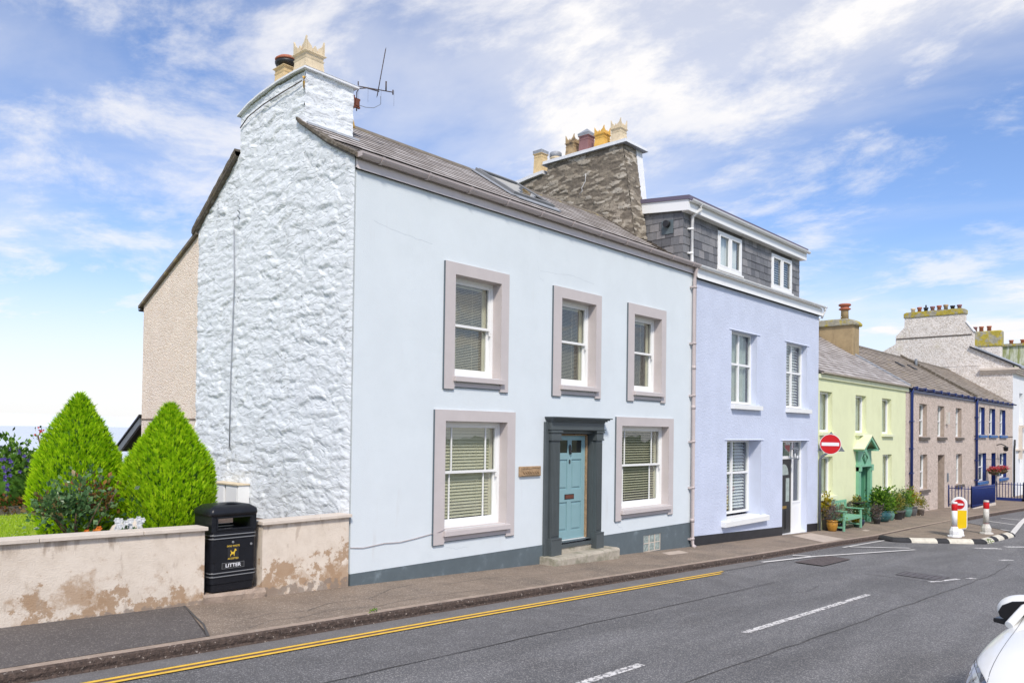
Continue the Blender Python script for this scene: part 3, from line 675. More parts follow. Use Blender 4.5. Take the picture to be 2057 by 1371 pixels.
b = B(); ribbon(b, [(3.99,-1.64),(4.2,-1.1),(4.43,-.25),(4.5,-.02)], .028, .009, .006); struct(b.build('pavement_seam', 'crack'))
b = B()
b.face([(22.3,-.25,zg(22.3)+.004),(23.7,-.25,zg(23.7)+.004),(22.9,-1.52,zg(22.9)+.004),(21.3,-1.52,zg(21.3)+.004)])
b.face([(15.1,-.30,zg(15.1)+.004),(15.9,-.28,zg(15.9)+.004),(15.7,-.65,zg(15.7)+.004),(14.9,-.62,zg(14.9)+.004)])
b.face([(26.2,-.9,zg(26.2)+.004),(26.5,-.9,zg(26.5)+.004),(26.4,-1.1,zg(26.4)+.004),(26.0,-1.1,zg(26.0)+.004)])
struct(b.build('pavement_patch', 'pave_light'))
b = B()
for pts in ([(4.6,-1.2),(5.1,-1.0),(5.5,-1.15),(6.0,-.9),(6.6,-.95),(7.3,-.55),(7.9,-.4)], [(5.2,-1.45),(5.7,-1.3),(6.4,-1.42),(7.2,-1.28),(8.6,-1.35)], [(4.5,-1.55),(4.9,-1.35),(5.3,-1.42)], [(6.6,-.95),(6.5,-1.3)], [(10,-.8),(10.6,-1.0),(11.5,-.9),(12.8,-1.15)], [(13.6,-.3),(14.1,-.8),(14.9,-.9),(15.6,-1.3)], [(8.2,-.7),(9.1,-.62),(9.9,-.8)]):
    ribbon(b, pts, .006, .006, .012)
struct(b.build('pavement_crack', 'crack'))
b = B()                                   # kerb: stones with a rough broken road face
xs = xsteps(-40, 90, .12) 
rows = []
for x in xs:
    y = kerbY(x); z = zg(x); n1 = noise.noise(Vector((x*5, 0, 0)))*.012; n2 = noise.noise(Vector((x*11, 4, 0)))*.018
    rows.append([(x, y+.14, z+.002), (x, y+.02+n1*.3, z+.004), (x, y-.012+n1, z-.012+n2*.3), (x, y-.02+n2, z-.05), (x, y-.012+n1+n2*.4, z-.09), (x, y-.03+n2*.4, z-.125)])
for i in range(len(rows)-1):
    for k in range(5):
        f = b.face([rows[i][k], rows[i+1][k], rows[i+1][k+1], rows[i][k+1]])
        if f: f.material_index = 0 if k < 1 else 1
struct(b.build('kerb', ['kerb', 'kerb_face']))

b = B(); ribbon(b, [(-38,-2.16),(14.35,-2.16)], .055, RD+.016); ribbon(b, [(-38,-2.275),(14.05,-2.275)], .055, RD+.016)
struct(b.build('yellow_line', 'yellow'))
b = B(); ribbon(b, [(-38,-2.2175),(14.0,-2.2175)], .05, RD+.014); struct(b.build('line_gap', 'line_brown'))
b = B()
for a in (-12.1, -5.0, 2.35, 9.43): ribbon(b, [(a,-4.98),(a+4.7,-4.98)], .10, RD+.005)
ribbon(b, [(16.85,-5.25),(17.86,-5.52)], .10, RD+.009); ribbon(b, [(18.1,-5.62),(18.3,-5.72)], .12, RD+.009)
ribbon(b, [(25.26,-4.27),(25.8,-4.80)], .22, RD+.005); ribbon(b, [(26.38,-4.82),(26.95,-5.3)], .22, RD+.005); ribbon(b, [(22.6,-5.38),(23.0,-5.55)], .18, RD+.005)
struct(b.build('centre_line', 'linewhite'))
b = B()
ribbon(b, [(16.54,-1.97),(18.8,-2.25),(21.0,-2.82),(23.0,-3.33)], .10, RD+.017); ribbon(b, [(21.91,-1.99),(23.29,-3.12)], .12, RD+.017); ribbon(b, [(18.50,-1.84),(18.72,-2.2)], .14, RD+.018)
ribbon(b, [(21.6,-1.93),(25.0,-1.97)], .07, RD+.013)
ribbon(b, [(29.9,-4.34),(35.56,-3.71),(42,-3.05)], .17, RD+.017); ribbon(b, [(32.55,-2.7),(31.64,-4.0)], .12, RD+.018); ribbon(b, [(35.14,-2.7),(34.29,-3.75)], .12, RD+.018); ribbon(b, [(37.4,-2.7),(37.0,-3.45)], .12, RD+.018); ribbon(b, [(30.8,-2.2),(30.6,-3.0)], .12, RD+.018)
struct(b.build('white_line', 'linewhite2'))
b = B(); ribbon(b, [(-20,-5.5),(7.0,-5.64),(10.2,-5.69),(15,-5.76),(19.2,-5.84),(22,-5.7)], .016, RD+.006, .02); ribbon(b, [(-12,-3.43),(11,-3.43),(14.05,-3.36)], .014, RD+.007, .012)
ribbon(b, [(12.6,-3.9),(13.4,-4.2),(14.4,-4.05)], .008, RD+.006, .02); ribbon(b, [(14.05,-3.36),(14.1,-2.1)], .018, RD+.010, .01)
struct(b.build('road_seam', 'crack'))
for nm, mt, q, off in (('cover_surround', 'asphalt_b', [(16.83,-4.02),(18.95,-4.05),(19.2,-5.6),(16.9,-5.5)], .004),
                       ('drain_cover', 'rustplate', [(17.25,-2.40),(19.1,-2.42),(19.05,-3.0),(17.2,-3.05)], .021), ('manhole_cover', 'cover', [(17.3,-4.5),(17.98,-4.49),(17.9,-5.34),(17.2,-5.34)], .009)):
    b = B(); zz = lambda x: zg(x)+RD+off
    if nm == 'cover_surround': b.face([(x, y, zz(x)) for x, y in q]); struct(b.build(nm, mt)); continue
    b.prism([(x, y, zz(x)-.002) for x, y in q], (0,0,.006)); x0, x1 = min(p[0] for p in q)+.07, max(p[0] for p in q)-.07; y0, y1 = min(p[1] for p in q)+.05, max(p[1] for p in q)-.05
    if nm == 'manhole_cover':
        rb = B(); Q = q+[q[0]]
        for k in range(4): ribbon(rb, [Q[k], Q[k+1]], .035, RD+.014)
        struct(rb.build('road_seam', 'crack'))
    n = 14 if nm == 'drain_cover' else 7; k = 6
    for i in range(n):
        for j in range(k):
            x = x0+(x1-x0)*(i+.5)/n; y = y0+(y1-y0)*(j+.5)/k; b.box(x-.022, x+.022, y-.02, y+.02, zz(x)+.003, zz(x)+.010)
    o = b.build(nm, mt)
    tag(rebase(o, (q[0][0], q[0][1], zz(q[0][0]))), 'rusty ridged drain cover in the road beside the white taper line' if nm == 'drain_cover' else 'grey rectangular manhole cover in the middle of the road', 'road cover')

# ================================================================== MAIN HOUSE
XL, XR = 6.95, 16.93
H1 = thing('white_house', (XL, 0, zg(XL)), 'ice-white painted house with pink-grey window surrounds and a rough whitewashed gable', 'house', 'terraced houses along the street')
UP = [(9.0, 10.12, 3.33, 5.01), (11.83, 12.95, 3.33, 5.0), (14.35, 15.46, 3.33, 4.99)]
LOW = [(8.82, 10.32, .78, 2.57), (13.92, 15.84, .76, 2.56)]
LOW[1] = (13.92, 15.82, .78, 2.56)
DOOR = (11.74, 12.92, -.02, 2.42)
hs = UP + LOW + [DOOR]
b = B(); wall(b, XL+.03, XR, .29, 6.42, hs, 0, .45); wm_ = b
for h in UP+LOW+[DOOR]:
    if h is DOOR: continue
f1 = b.build('front_wall', 'render_white', H1)
b = B(); wall(b, XL+.03, XR, -1.2, .285, [(11.74, 12.92, -.02, .285), (14.83, 15.53, -.22, .15)], -.012, .45); reveals(b, (14.83,15.53,-.22,.15), -.012, .12); b.build('plinth', 'grey_plinth', H1)
# surrounds: flat raised bands with legs, grey side edges, window reveals and moulded sill
def surround(h, out, leg, sillx):
    x0, x1, z0, z1 = h; a, c, top = out; zs = z0
    s = B(); P = [(a,-.035,leg),(x0,-.035,leg),(x0,-.035,z1),(x1,-.035,z1),(x1,-.035,leg),(c,-.035,leg),(c,-.035,top),(a,-.035,top)]
    for q in ([(a,leg),(x0,leg),(x0,z1),(a,z1)], [(x1,leg),(c,leg),(c,z1),(x1,z1)], [(a,z1),(c,z1),(c,top),(a,top)]):
        s.prism([(p[0],-.035,p[1]) for p in q], (0,.035,0))
    reveals(s, (x0+.001,x1-.001,z0-.04,z1-.001), -.034, .24)
    s.box(x0+.002, x1-.002, -.028, 0, leg+.045, z0-.12)
    o = s.build('window_surround', 'surround', H1, normals=False)
    e = B(); e.box(a-.012, a-.0005, -.030, -.002, leg, top-.003); e.box(a, x0-.003, -.030, -.002, leg-.012, leg-.0005); e.box(x1+.003, c, -.030, -.002, leg-.012, leg-.0005); e.box(x0, x1, -.024, -.002, leg+.03, leg+.0445)
    e.build('painted_edge', 'surround_edge', o)
    q = B(); q.prism([(x0-.03 if sillx else x0,-.10,z0-.10),(x0-.03 if sillx else x0,-.10,z0-.015),(x0-.03 if sillx else x0,.16,z0+.01),(x0-.03 if sillx else x0,.16,z0-.10)], ((x1-x0)+.09, 0, 0))
    q.build('window_sill', 'surround', o, bevel=.006)
for h, a, c in zip(UP, (8.77, 11.58, 14.11), (10.32, 13.13, 15.65)): surround(h, (a, c, 5.205), 3.1, True)
surround(LOW[0], (8.585, 10.53, 2.755), .55, True); surround(LOW[1], (13.71, 16.02, 2.75), .55, True)
sash_window(H1, *UP[0], .17, pitch=.028, tilt=28, mat_blind='blind_cream', gapL=.09)
sash_window(H1, *UP[1], .17, pitch=.028, tilt=20, gapL=.07)
sash_window(H1, *UP[2], .17, pitch=.028, tilt=15, gapL=.07)
sash_window(H1, *LOW[0], .155, bars=True, pitch=.055, tilt=58, gapL=.05)
sash_window(H1, *LOW[1], .155, bars=True, pitch=.055, tilt=24, gapL=.05)
# doorcase
b = B()
for (a, c) in ((11.46, 11.75), (12.89, 13.12)):
    lo = .02
    b.box(a-.01, c+.01, -.155, 0, lo, .40); b.box(a-.002, c+.002, -.165, -.155, .375, .40)
    b.box(a+.02, c-.02, -.105, 0, .40, 2.25)
    n = 6
    for i in range(n):
        xa = a+.03+(c-a-.06)*i/n; b.box(xa+.003, xa+(c-a-.06)/n-.011, -.125, -.105, .44, 2.2)
    b.box(a-.006, c+.006, -.14, 0, 2.25, 2.28); b.box(a, c, -.125, 0, 2.28, 2.40); b.box(a-.02, c+.02, -.15, 0, 2.40, 2.44)
b.box(11.44, 13.14, -.13, 0, 2.44, 2.60); b.box(11.42, 13.16, -.155, 0, 2.455, 2.475)
for k, (w_, z0_) in enumerate(((.15, 2.60), (.18, 2.625), (.215, 2.65))): b.box(11.44-.02*k, 13.14+.04*k, -w_, 0, z0_, z0_+.025)
b.box(11.385, 13.27, -.245, 0, 2.675, 2.70)
b.box(11.36, 11.46, -.055, 0, .0, 2.6); b.box(13.12, 13.16, -.03, 0, .1, 2.6)
b.box(11.741, 11.78, -.02, .3, .0, 2.42); b.box(12.90, 12.925, -.02, .3, .0, 2.42); b.box(11.78, 12.90, -.02, .3, 2.38, 2.44)
b.box(11.76, 12.89, -.04, .16, .17, .235); b.box(11.76, 12.89, .0, .16, .05, .17)
dc = b.build('door_case', 'door_grey', H1, bevel=.004)
b = B(); b.box(12.845, 12.875, .10, .2, .26, 2.37); b.box(11.8, 12.875, .10, .2, 2.345, 2.37); b.build('door_stop', 'wood_sign', H1)
b = B(); DX0, DX1, DZ0, DZ1, DY = 11.83, 12.84, .30, 2.34, .135
b.box(11.80, 12.86, .10, .16, .24, .295); b.build('threshold', 'white_paint', H1)
b = B()
b.box(DX0, DX1, DY+.02, DY+.045, DZ0, DZ1)
xm = (DX0+DX1)/2
def railbox(a, c, z0, z1): b.box(a, c, DY, DY+.02, z0, z1)
railbox(DX0, DX0+.12, DZ0, DZ1); railbox(DX1-.115, DX1, DZ0, DZ1); railbox(xm-.065, xm+.065, DZ0, DZ1)
for z0, z1 in ((DZ0, .46), (1.03, 1.28), (1.87, 2.0), (2.25, DZ1)):
    for a, c in ((DX0+.12, xm-.065), (xm+.065, DX1-.115)): railbox(a, c, z0, z1)
for a, c in ((DX0+.12, xm-.065), (xm+.065, DX1-.115)):
    for z0, z1 in ((.46, 1.03), (1.28, 1.87)):
        o_ = .03; i_ = .045
        b.prism([(a+o_, DY+.02, z0+o_), (c-o_, DY+.02, z0+o_), (c-o_, DY+.02, z1-o_), (a+o_, DY+.02, z1-o_)], (0,-.008,0))
        b.box(a+i_, c-i_, DY+.004, DY+.012, z0+i_, z1-i_)
door = b.build('door', 'door_blue', H1, bevel=.003)
b = B()
for a, c in ((DX0+.12, xm-.065), (xm+.065, DX1-.115)): b.box(a, c, DY+.012, DY+.019, 2.0, 2.25)
b.build('door_pane', 'glass_dark', door)
b = B(); b.lathe((xm, DY-.012, 2.07), [(.012,-.10),(.03,-.06),(.04,0),(.035,.05),(.02,.08),(.01,.095)], 10, sy=.4); b.tube([(xm-.02,DY-.03,2.05),(xm-.022,DY-.035,2.0),(xm,DY-.038,1.975),(xm+.022,DY-.035,2.0),(xm+.02,DY-.03,2.05)], .008, 6); b.build('door_knocker', 'iron', door)
text('8', .11, (xm, DY-.003, 1.82), FRONT, 'house_number', 'iron', door, off=.004)
b = B(); b.box(xm-.15, xm+.15, DY-.008, DY, 1.085, 1.185); lb = b.build('letterbox', 'iron', door, bevel=.003)
b = B(); b.box(xm-.13, xm+.13, DY-.013, DY-.008, 1.10, 1.17); b.build('letter_flap', 'copper', door)
# door step
b = B(); xs = [11.28+ (13.38-11.28)*i/24 for i in range(25)]
prof = [(-.36,-.35),(-.375,.03),(-.36,.062),(-.30,.075),(-.02,.08),(.02,.08),(.02,-.35)]
rw = [[(x, y+.010*noise.noise(Vector((x*6,y*9,1))), z+.010*noise.noise(Vector((x*7,y*3,4)))) for (y, z) in prof] for x in xs]
for i in range(24):
    for k in range(len(prof)-1): b.face([rw[i][k], rw[i+1][k], rw[i+1][k+1], rw[i][k+1]])
b.face(rw[0]); b.face(rw[-1][::-1]); b.box(11.78, 12.88, -.02, .10, .06, .168)
b.build('door_step', 'step', H1)
# glass-block vent in plinth
b = B(); b.box(14.83, 15.53, .03, .05, -.22, .15)
for i in range(3):
    for j in range(2): 
        xa = 14.845+.232*i; za = -.205+.18*j; b.prism([(xa,.03,za),(xa+.21,.03,za),(xa+.21,.03,za+.165),(xa,.03,za+.165)], (0,-.03,0))
gb = b.build('glass_block_light', 'glass_block', H1, bevel=.012)
b = B()
for i in range(4): b.box(14.828+.232*i, 14.846+.232*i, -.006, .02, -.22, .15)
for j in (-.22, -.037, .142): b.box(14.83, 15.53, -.005, .02, j, j+.014)
b.build('block_joint', 'coping', gb)
# name board with worn carving
b = B(); b.box(10.66, 11.25, -.045, 0, 1.59, 1.775); pl = b.build('name_board', 'wood_sign', H1, bevel=.012)
b = B()
for i in range(7):
    x = 10.74+.066*i; b.tube([(x+.01,-.045,1.70),(x-.004,-.05,1.685),(x+.012,-.052,1.665),(x+.034,-.052,1.65),(x+.05,-.047,1.635)], .0075, 6)
b.tube([(10.70,-.047,1.745),(10.9,-.05,1.735),(11.05,-.05,1.748),(11.2,-.047,1.742)], .005, 6); b.tube([(10.70,-.047,1.612),(10.95,-.05,1.62),(11.2,-.047,1.61)], .005, 6); b.tube([(11.17,-.047,1.70),(11.19,-.05,1.67),(11.17,-.05,1.65)], .008, 6)
b.build('carving', 'wood_sign', pl)
# wall wire, hairline cracks
b = B(); b.tube([(6.97,-.012,.68),(7.2,-.014,.655),(7.6,-.014,.685),(7.9,-.014,.672),(8.2,-.014,.70),(8.45,-.014,.73),(8.58,-.014,.745),(8.7,-.045,.77),(8.82,-.05,.80)], .006, 6); b.build('cable', 'gutter_pink', H1)
def crk(pts, w=.0012):
    b = B()
    P = []
    for i in range(len(pts)-1):
        for k in range(6): t = k/6; P.append((pts[i][0]+(pts[i+1][0]-pts[i][0])*t+random.uniform(-.012,.012), pts[i][1]+(pts[i+1][1]-pts[i][1])*t+random.uniform(-.012,.012)))
    P.append(pts[-1])
    for i in range(len(P)-1): b.face([(P[i][0],-.0015,P[i][1]-w),(P[i+1][0],-.0015,P[i+1][1]-w),(P[i+1][0],-.0015,P[i+1][1]+w),(P[i][0]+w,-.0015,P[i][1]+w)])
    b.build('hairline_crack', 'hairline', H1)
crk([(7.3,5.55),(8.0,5.46),(8.5,5.42)]); crk([(11.2,5.42),(12.2,5.48),(12.9,5.42)]); crk([(11.15,6.2),(11.2,5.9),(11.12,5.6),(11.18,5.3),(11.3,5.25)]); crk([(13.8,.5),(13.88,.42),(14.0,.40),(14.05,.3)], .002); crk([(8.9,.5),(9.1,.44),(9.4,.45)])
# fascia, gutter, downpipe
b = B(); b.box(XL+.01, XR+.02, -.045, 0, 6.25, 6.42); b.box(XL+.01, XR+.02, -.055, 0, 6.25, 6.27); b.build('fascia', 'fascia_pink', H1)
b = B(); halfgutter(b, XL-.02, XR+.03, -.125, 6.47, .078); b.lathe((XL-.02, -.115, 6.475), [(.0,0),(.001,.001)], 6); g = b.build('gutter', 'gutter_pink', H1)
brackets(g, 'gutter_pink', [XL+.35+.93*i for i in range(11)], -.125, 6.47, .094); b = B(); b.box(XL-.026, XL-.02, -.203, -.047, 6.395, 6.47); b.build('gutter_end', 'gutter_pink', g)
b = B(); b.tube([(16.86,-.115,6.42),(16.86,-.115,6.36),(16.86,-.075,6.22),(16.86,-.07,6.1),(16.86,-.07,-.20),(16.86,-.10,-.26),(16.87,-.16,-.30)], .046, 12)
for z in (5.9, 4.55, 3.3, 2.2, 1.1, -.12): b.tube([(16.86,-.07,z),(16.86,-.07,z+.05)], .056, 12); b.box(16.75, 16.80, -.085, 0, z, z+.04)
for z in (3.0, 3.95, .3): b.tube([(16.86,-.07,z),(16.86,-.07,z+.09)], .052, 12)
b.build('downpipe', 'gutter_pink', H1)
# roof
FP = [(-.06, 6.455), (.6, 6.80), (1.36, 7.294), (2.4, 7.97)]
def stepskip(x, s): return (x < 7.84 and s > 1.58) 
b = B(); slates(b, XL-.05, XR-.42, FP, .185, .30, .010, sag=lambda x, s: -.018*math.sin((x-6.9)/9.5*math.pi)*s/2.8, skip=stepskip, deck=7.82)
rf = b.build('roof', 'slate', H1, normals=False)
b = B(); slates(b, XR-.42, XR+.06, [FP[0], FP[1], (1.3, 7.255)], .165, .27, .019); b.build('roof_end_slates', 'slate_moss', rf, normals=False)
b = B(); BPf = [(2.4, 7.97), (4.92, 6.12)]
b.prism([(7.8, 2.4, 7.97), (7.8, 3.36, 7.265), (7.8, 3.36, 7.18), (7.8, 2.4, 7.86)], (XR-7.8, 0, 0)); b.prism([(XL-.10, 3.36, 7.265), (XL-.10, 4.92, 6.12), (XL-.10, 4.92, 6.04), (XL-.10, 3.36, 7.18)], (XR-XL+.1, 0, 0)); b.build('rear_roof', 'slate_moss', H1)
def verge(pts, x, w=.10, t=.06):
    b = B()
    n = 26
    P = [Vector((0, *polyat(pts, plen(pts)*i/n)[0])) for i in range(n+1)]
    rr = []
    for i, p in enumerate(P):
        o = noise.noise(Vector((i*.9, x, 2)))*.014; q = noise.noise(Vector((i*1.3, x, 7)))*.014
        rr.append([b.bm.verts.new(v) for v in ((x-w+o, p.y, p.z+.03+q), (x+.06, p.y, p.z+.04+q), (x+.06, p.y, p.z-t), (x-w+.035+o, p.y, p.z-t+q), (x-w+o, p.y, p.z-t*.45+o))])
    for i in range(n):
        for k in range(5): b.bm.faces.new((rr[i][k], rr[i][(k+1)%5], rr[i+1][(k+1)%5], rr[i+1][k]))
    b.bm.faces.new(rr[0]); b.bm.faces.new(rr[-1][::-1]); b.build('verge', 'verge', H1)
verge([(-.10, 6.43), (.6, 6.79), (1.5, 7.36)], XL, .075, .045); verge([(3.36, 7.27), (4.95, 6.10)], XL, .11, .09)
b = B(); n = 24
for i in range(n):
    x0 = 7.86+(XR-.6-7.86)*i/n; x1 = 7.86+(XR-.6-7.86)*(i+1)/n; zz = -.016*math.sin((x0-6.9)/9.5*math.pi)
    b.prism([(x0, 2.4-.14, 7.90+zz), (x0, 2.4-.12, 7.94+zz), (x0, 2.4, 8.02+zz), (x0, 2.4+.12, 7.94+zz), (x0, 2.4+.14, 7.90+zz)], (x1-x0-.01, 0, 0))
b.build('ridge_tile', 'ridge', H1)
# rooflight
def rp(y): 
    return interp(y, [p[0] for p in FP], [p[1] for p in FP])
sx0, sx1, sya, syb = 11.75, 13.05, 1.22, 2.34
d = Vector((0, syb-sya, rp(syb)-rp(sya))).normalized(); nrm = Vector((0, -d.z, d.y)); ln = (Vector((0,syb,rp(syb)))-Vector((0,sya,rp(sya)))).length
base = Vector((0, sya, rp(sya)))
def skb(x0, x1, s0, s1, h0, h1): 
    c = base + d*((s0+s1)/2) + nrm*((h0+h1)/2); b.obox((( x0+x1)/2, c.y, c.z), (1,0,0), d, nrm, (x1-x0)/2, (s1-s0)/2, (h1-h0)/2)
b = B(); skb(sx0, sx0+.09, 0, ln, .02, .09); skb(sx1-.09, sx1, 0, ln, .02, .09); skb(sx0+.09, sx1-.09, 0, .10, .02, .085); skb(sx0+.09, sx1-.09, ln-.12, ln, .02, .10)
sk = b.build('rooflight', 'skylight_grey', H1)
b = B(); skb(sx0+.09, sx1-.09, .10, ln-.12, .07, .075); b.build('rooflight_glass', 'glass_sky', sk)
b = B(); skb(sx0+.09, sx1-.09, .10, ln-.12, .02, .022); b.build('rooflight_backing', 'blind_white', sk)  # plain white sheet just below the glass
b = B(); skb(sx0-.16, sx0, -.1, ln, .02, .035); skb(sx1, sx1+.16, -.1, ln, .02, .035); skb(sx0, sx1, -.22, 0, .02, .04); b.build('rooflight_flashing', 'lead', sk)

# gable of whitewashed rubble: three relief patches
GF = stonefn(2.6, 7.2, .013, .16, .006, 0.0, .8)
def gtop(u):
    return interp(u, [0, .6, 1.33], [6.42, 6.76, 7.30])
def patch(b, u0, u1, nu, zb, ztop, X=XL, sgn=-1, step=.028):
    rows = []
    zmax = max(ztop(u0), ztop(u1)); nv = int((zmax-zb)/step)
    for j in range(nu+1):
        u = u0+(u1-u0)*j/nu; zt = ztop(u); rows.append([(u, zb+(zt-zb)*k/nv) for k in range(nv+1)])
    relief(b, rows, lambda u, v, h: (X+sgn*(h+.02)*(min(1, (u+.0)/.12) if u < .12 else 1), u, v), GF)
b = B(); patch(b, 0.0, 1.33, 48, -.6, gtop); patch(b, 1.33, 3.32, 70, -.6, lambda u: 8.12-.02*u if u < 2.4 else 8.072-.16*(u-2.4)); patch(b, 3.32, 4.82, 54, -.6, lambda u: 7.17-.73*(u-3.39))
# chimney sides
def cpatch(X0, X1, nu, y, zb, zt, f):
    nv = int((zt-zb)/.028); rows = [[(X0+(X1-X0)*j/nu, zb+(zt-zb)*k/nv) for k in range(nv+1)] for j in range(nu+1)]
    relief(b, rows, f, GF)
cpatch(XL-.02, 7.86, 32, 1.33, 6.9, 8.12, lambda u, v, h: (u, 1.33-(h+.02)*1.1, v)); b.box(7.06, 7.84, 1.42, 3.28, 6.6, 7.98)
gw = b.build('gable_wall', 'white_stone', H1)
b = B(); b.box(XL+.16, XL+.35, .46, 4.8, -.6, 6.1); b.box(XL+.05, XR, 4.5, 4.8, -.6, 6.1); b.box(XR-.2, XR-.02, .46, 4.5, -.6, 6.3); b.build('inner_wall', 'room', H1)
# chimney cap (drooping slab), flaunching and pots
b = B(); pr = [(1.25, 8.10), (1.6, 8.11), (2.05, 8.10), (2.6, 8.05), (3.0, 7.98), (3.37, 7.86)]
for i in range(len(pr)-1):
    (ya, za), (yb, zb) = pr[i], pr[i+1]
    for (x0, x1, t0, t1) in ((XL-.075, 7.93, .012, .042),):
        b.prism([(x0,ya,za+t0),(x0,yb,zb+t0),(x0,yb,zb+t1),(x0,ya,za+t1)], (x1-x0,0,0))
b.build('chimney_cap', 'white_cement', H1)
b = B()
for i in range(len(pr)-1):
    (ya, za), (yb, zb) = pr[i], pr[i+1]; yc0, yc1 = max(ya, 1.24), min(yb, 3.33)
    b.prism([(XL-.07,ya+.03*(i==0),za+.047),(XL-.07,yb,zb+.047),(XL+.12,yb,zb+.17),(XL+.12,ya+.14*(i==0),za+.17)], (.62,0,0)) if False else None
    b.face([(XL-.06,ya,za+.048),(XL+.2,ya+.15*(i==0),za+.13),(XL+.2,yb-.15*(i==4),zb+.13),(XL-.06,yb,zb+.048)]); b.face([(XL+.2,ya+.15*(i==0),za+.13),(7.65,ya+.15*(i==0),za+.13),(7.65,yb-.15*(i==4),zb+.13),(XL+.2,yb-.15*(i==4),zb+.13)]); b.face([(7.65,ya+.15*(i==0),za+.13),(7.915,ya,za+.048),(7.915,yb,zb+.048),(7.65,yb-.15*(i==4),zb+.13)])
(ya, za) = pr[0]; b.face([(XL-.06,ya,za+.048),(7.915,ya,za+.048),(7.65,ya+.15,za+.13),(XL+.2,ya+.15,za+.13)]); (ya, za) = pr[-1]; b.face([(XL-.06,ya,za+.048),(XL+.2,ya-.15,za+.13),(7.65,ya-.15,za+.13),(7.915,ya,za+.048)])
b.build('flaunching', 'white_cement', H1)
def crown_pot(house, c, w, h, mt, rot=0.0, crown=.16, label=None, name='chimney_pot'):
    """square tapering pot with moulded head and pointed crown leaves"""
    b = B(); x, y, z = c; t = w*.86
    b.lathe((x,y,z), [(w*1.0,0),(w*.97,.06),(t,h-.12),(t*1.03,h-.115),(t*1.08,h-.09),(t*.98,h-.085),(t*1.02,h-.03),(t*1.22,h-.012),(t*1.22,h)], square=True, rot=rot)
    if crown:
        r = t*1.08; cr, sr = math.cos(rot), math.sin(rot)
        for k in range(4):
            a = rot + k*math.pi/2; ca, sa = math.cos(a), math.sin(a)
            for sd_ in (-1, 1):
                e_ = .81 if k % 2 else 1
                pts = [(e_,0),(e_,1 if e_ == 1 else .75),(.80,.74),(.72,.62),(.52,.50),(.38,.42),(.30,.22),(.26,0)]
                poly = [(x + ca*r - sa*(sd_*r*px), y + sa*r + ca*(sd_*r*px), z+h+crown*pz) for px, pz in pts]
                b.prism(poly, (-ca*.03, -sa*.03, 0))
            pts = [(-.22,0),(-.2,.3),(0,.52),(.2,.3),(.22,0)]
            b.prism([(x + ca*r - sa*(r*px), y + sa*r + ca*(r*px), z+h+crown*pz) for px, pz in pts], (-ca*.03, -sa*.03, 0))
    o = b.build(name, mt, house, bevel=.004)
    if label: o['label'] = label
    b = B(); b.box(x-t*.7, x+t*.7, y-t*.7, y+t*.7, z+h, z+h+.01); b.build('pot_flue', 'room', o)
    return o
crown_pot(H1, (7.42, 1.98, 8.28), .20, .42, 'pot_pale', crown=.24, label='crowned buff chimney pot')
p2 = crown_pot(H1, (7.42, 2.66, 8.24), .17, .44, 'pot_buff', crown=0, label='buff chimney pot with rusty terracotta cowl')
b = B(); b.lathe((7.42,2.66,8.68), [(.15,0),(.15,.05),(.19,.055),(.21,.10),(.19,.13)], 16); b.build('cowl_band', 'iron', p2)
b = B(); b.lathe((7.42,2.66,8.81), [(.20,0),(.21,.03),(.16,.07),(.05,.10),(.01,.105)], 16); b.build('cowl', 'pot_terra', p2)
b = B(); b.tube([(7.87,1.36,8.06),(7.86,1.40,7.9),(7.85,1.36,7.7),(7.88,1.34,7.55),(7.90,1.34,7.46)], .02, 6); b.build('stain_strip', 'pot_yellow', H1)
b = B(); b.tube([(6.90,1.305,7.98),(6.895,1.30,7.9),(6.90,1.31,7.8)], .018, 6, radii=[.03,.018,.008]); b.build('stain_strip', 'pot_yellow', H1)
b = B(); b.tube([(6.895,1.36,7.93),(6.89,1.9,7.90),(6.89,2.5,7.86),(6.89,3.0,7.78),(6.90,3.28,7.66)], .010, 5); b.build('cap_joint', 'old_sill', H1)
b = B(); b.prism([(XL,1.36,7.28),(XL,1.27,7.28),(XL,1.22,7.22),(XL,1.30,7.21)], (1.0,0,0)); b.build('flashing', 'lead', H1)
# conduit on gable
b = B(); b.tube([(XL-.05,3.44,5.9),(XL-.045,3.40,5.0),(XL-.05,3.43,4.0),(XL-.05,3.46,3.2),(XL-.05,3.46,2.05)], .010, 6); b.tube([(XL-.1,3.24,6.20),(XL-.02,3.30,6.18)], .012, 6); b.tube([(XL-.1,3.24,6.10),(XL-.02,3.30,6.08)], .012, 6); b.build('wall_cable', 'lead', H1)
# rear wing of cream roughcast
b = B(); b.prism([(XL,4.82,-.8),(XL,7.24,-.8),(XL,7.24,4.93),(XL,4.82,6.06)], (6,0,0)); rw_ = b.build('rear_wing', 'cream_dash', H1)
b = B(); b.box(XL-.012, XL, 4.83, 7.25, 2.545, 2.575); b.build('string_line', 'wood', rw_)
b = B(); b.prism([(XL-.07,4.84,6.10),(XL-.07,7.36,4.93),(XL-.07,7.36,4.87),(XL-.07,4.84,6.04)], (6.1,0,0)); b.build('wing_roof', 'ridge', rw_)
b = B(); halfgutter(b, XL-.06, XL+6, 7.32, 4.86, .05); b.build('wing_gutter', 'iron', rw_)
